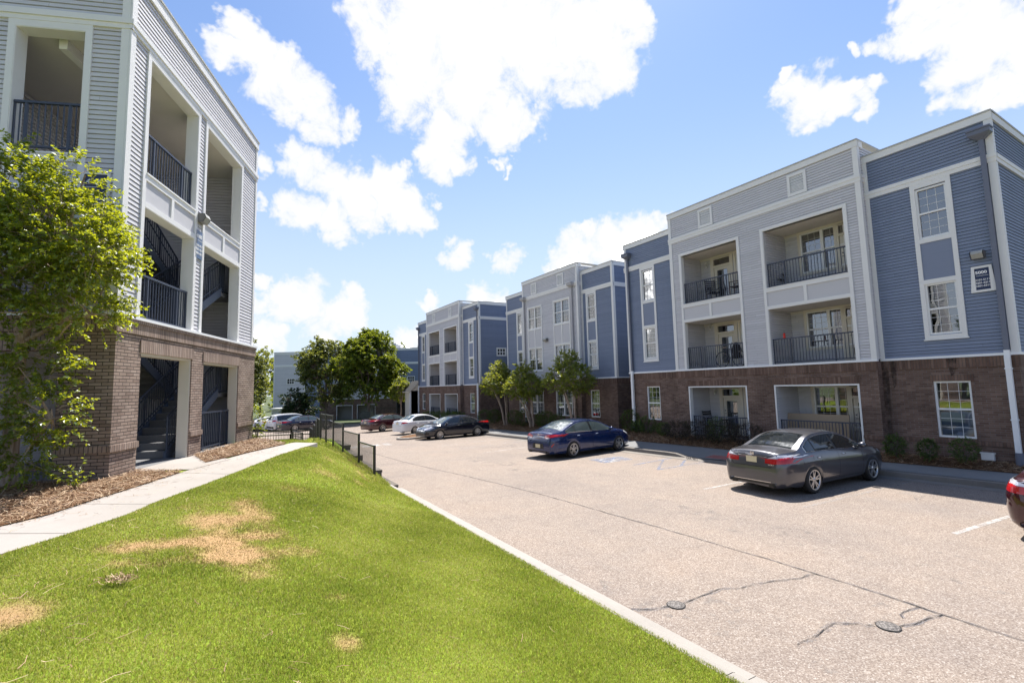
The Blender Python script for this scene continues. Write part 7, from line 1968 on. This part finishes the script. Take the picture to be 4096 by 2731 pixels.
# bicycle, along y, second floor
bz = .34+3.07+.03
e = empty('bicycle', (19.15, 13.2, bz), label='dark bicycle leaning behind the railing of the left first floor balcony', cat='bicycle')
for yy in (.42, -.42):
    mb = MB(); n = 28; w_ = MB()
    pts = [(0, yy+.335*math.cos(2*math.pi*i/n), .345+.335*math.sin(2*math.pi*i/n)) for i in range(n+1)]
    mb.path(pts, .019, 6); wh = mb.build('wheel', M['tyre'], e)
    pts = [(0, yy+.305*math.cos(2*math.pi*i/n), .345+.305*math.sin(2*math.pi*i/n)) for i in range(n+1)]
    w_.path(pts, .008, 5)
    for i in range(0, n, 2): w_.tube((0, yy, .345), pts[i], .0018, n=3, caps=False)
    w_.tube((-.05, yy, .345), (.05, yy, .345), .02, n=8); w_.build('rim', M['rim'], wh)
mb = MB(); tube_frame(mb, [((0,.42,.345),(0,.1,.30)), ((0,.1,.30),(0,.22,.85)), ((0,.20,.78),(0,-.25,.82)), ((0,.1,.30),(0,-.27,.72)), ((0,.42,.345),(0,.2,.76)), ((0,-.24,.90),(0,-.28,.70)), ((0,-.28,.70),(0,-.42,.345))], .016); mb.build('frame', M['bikef'], e)
mb = MB(); mb.lathe([(0,.0),(.06,-.01),(.07,.02),(.03,.05),(0,.055)], c=(0,.26,.86), n=10, M=Matrix.Diagonal((.8,1.9,1,1))); mb.build('saddle', M['board'], e, weld=True)
mb = MB(); tube_frame(mb, [((0,-.24,.9),(0,-.30,1.0)), ((-.26,-.22,1.05),(0,-.30,1.0)), ((.26,-.22,1.05),(0,-.30,1.0))], .012); mb.build('handlebar', M['chrome'], e)
mb = MB(); mb.tube((-.02,.1,.30),(-.02,.14,.14), .01); mb.tube((.05,.1,.30),(.05,.06,.46), .01); mb.lathe([(.09,-.004),(.09,.004)], c=(.02,.1,.30), n=16, M=Matrix.Rotation(math.pi/2, 4, 'Y')); mb.build('crank', M['black'], e)
# coat on the handlebar
e = empty('hanging_coat', (19.2, 12.95, bz), label='black cloth draped over the bicycle on the first floor balcony', cat='cloth')
mb = MB(); r_ = random.Random(3)
mb.lathe([(.02,1.02),(.14,.95),(.20,.75),(.17,.55),(.22,.38),(.20,.36)], c=(.02,0,0), n=14, M=Matrix.Diagonal((.55,1.2,1,1))); mb.build('cloth_body', M['cloth'], e, weld=True)
mb = MB(); mb.lathe([(.05,.98),(.09,1.03),(.05,1.07)], c=(.02,0,0), n=10); mb.build('collar', M['cloth'], e, weld=True)
# chairs
def slat_chair(loc, rz, label, mat, rocker=False):
    e = empty('rocking_chair' if rocker else 'balcony_chair', loc, rz=rz, label=label, cat='chair'); b = .06 if rocker else 0
    mb = MB(); [mb.box(-.25+.085*i, -.25+.085*i+.07, -.25, .25, b+.41, b+.435) for i in range(6)]; mb.build('seat', mat, e)
    mb = MB()
    for i in range(6): z = b+.52+i*.10; mb.face([(-.27-.1*(i/5)*1.0, -.22, z), (-.27-.1*(i/5), .22, z), (-.285-.1*(i/5), .22, z+.065), (-.285-.1*(i/5), -.22, z+.065)])
    for y in (-.24, .24): mb.tube((-.24, y, b+.40), (-.40, y, b+1.12), .018, n=6)
    mb.build('backrest', mat, e)
    for x in (-.23, .23):
        for y in (-.24, .24): mb = MB(); mb.tube((x, y, b), (x, y, b+.42+(.2 if x > 0 else 0)), .018, n=6); mb.build('leg', mat, e)
    mb = MB(); [mb.box(-.27, .27, y-.03, y+.03, b+.62, b+.645) for y in (-.25, .25)]; mb.build('armrest', mat, e)
    if rocker:
        for y in (-.24, .24):
            mb = MB(); mb.path([(.45*math.cos(t), y, .95-.95*math.sin(t)+.02) for t in np.linspace(1.0, 2.14, 9)], .018, 6); mb.build('rocker', mat, e)
z3 = .34+6.17
slat_chair((19.45, 12.85, z3), R(100), 'dark red slatted rocking chair on the upper left balcony', M['wood'], True)
slat_chair((19.5, 14.1, z3), R(-120), 'dark folding chair before the door of the upper left balcony', M['cloth'])
slat_chair((19.6, 11.15, z3), R(200), 'dark chair in the left corner of the upper right balcony', M['black'])
slat_chair((19.4, 14.5, .36), R(-100), 'dark wire chair on the ground floor patio left of the door', M['black'])
e = empty('small_table', (19.55, 13.95, .36), label='small dark table beside the ground floor patio door', cat='table')
mb = MB(); mb.lathe([(0,.70),(.28,.70),(.28,.73),(0,.73)], n=18); mb.build('table_top', M['black'], e, weld=True)
for k in range(3): mb = MB(); mb.tube((.2*math.cos(k*2.1), .2*math.sin(k*2.1), 0), (.12*math.cos(k*2.1), .12*math.sin(k*2.1), .7), .012, n=6); mb.build('leg', M['black'], e)
# tan board leaning in the right ground floor patio
e = empty('leaning_board', (19.2, 9.9, .36), label='large tan board standing behind the railing of the right ground floor patio', cat='board')
mb = MB(); q = [(-.02, -1.12, 0), (-.02, 1.12, 0), (.14, 1.12, 1.13), (.14, -1.12, 1.13)]
for dx, rv_ in ((0, True), (.04, False)): p = [(x+dx, y, z) for x, y, z in q]; mb.face(p[::-1] if rv_ else p)
for i in range(4): a, b = q[i], q[(i+1) % 4]; mb.face([a, b, (b[0]+.04, b[1], b[2]), (a[0]+.04, a[1], a[2])])
mb.build('board_panel', M['board'], e); mb = MB(); mb.box(-.03, .05, 1.12, 1.15, 0, 1.13, M=Matrix.Shear('XY', 4, (0, 0)) if False else None); mb.build('edge_strip', M['trim'], e)
# red cup on the rail and the lit bulb behind the transom
e = empty('red_feeder', (18.76, 10.55, .34+3.07+1.03), label='small red bird feeder on the railing of the right first floor balcony', cat='bird feeder')
mb = MB(); mb.lathe([(0,0),(.05,.0),(.045,.05),(.038,.13),(.05,.15),(.03,.19),(0,.2)], n=14); mb.build('feeder_body', M['red'], e, weld=True); mb = MB(); mb.tube((0,0,.2),(0,0,.27),.005,n=5); mb.build('hook', M['black'], e)
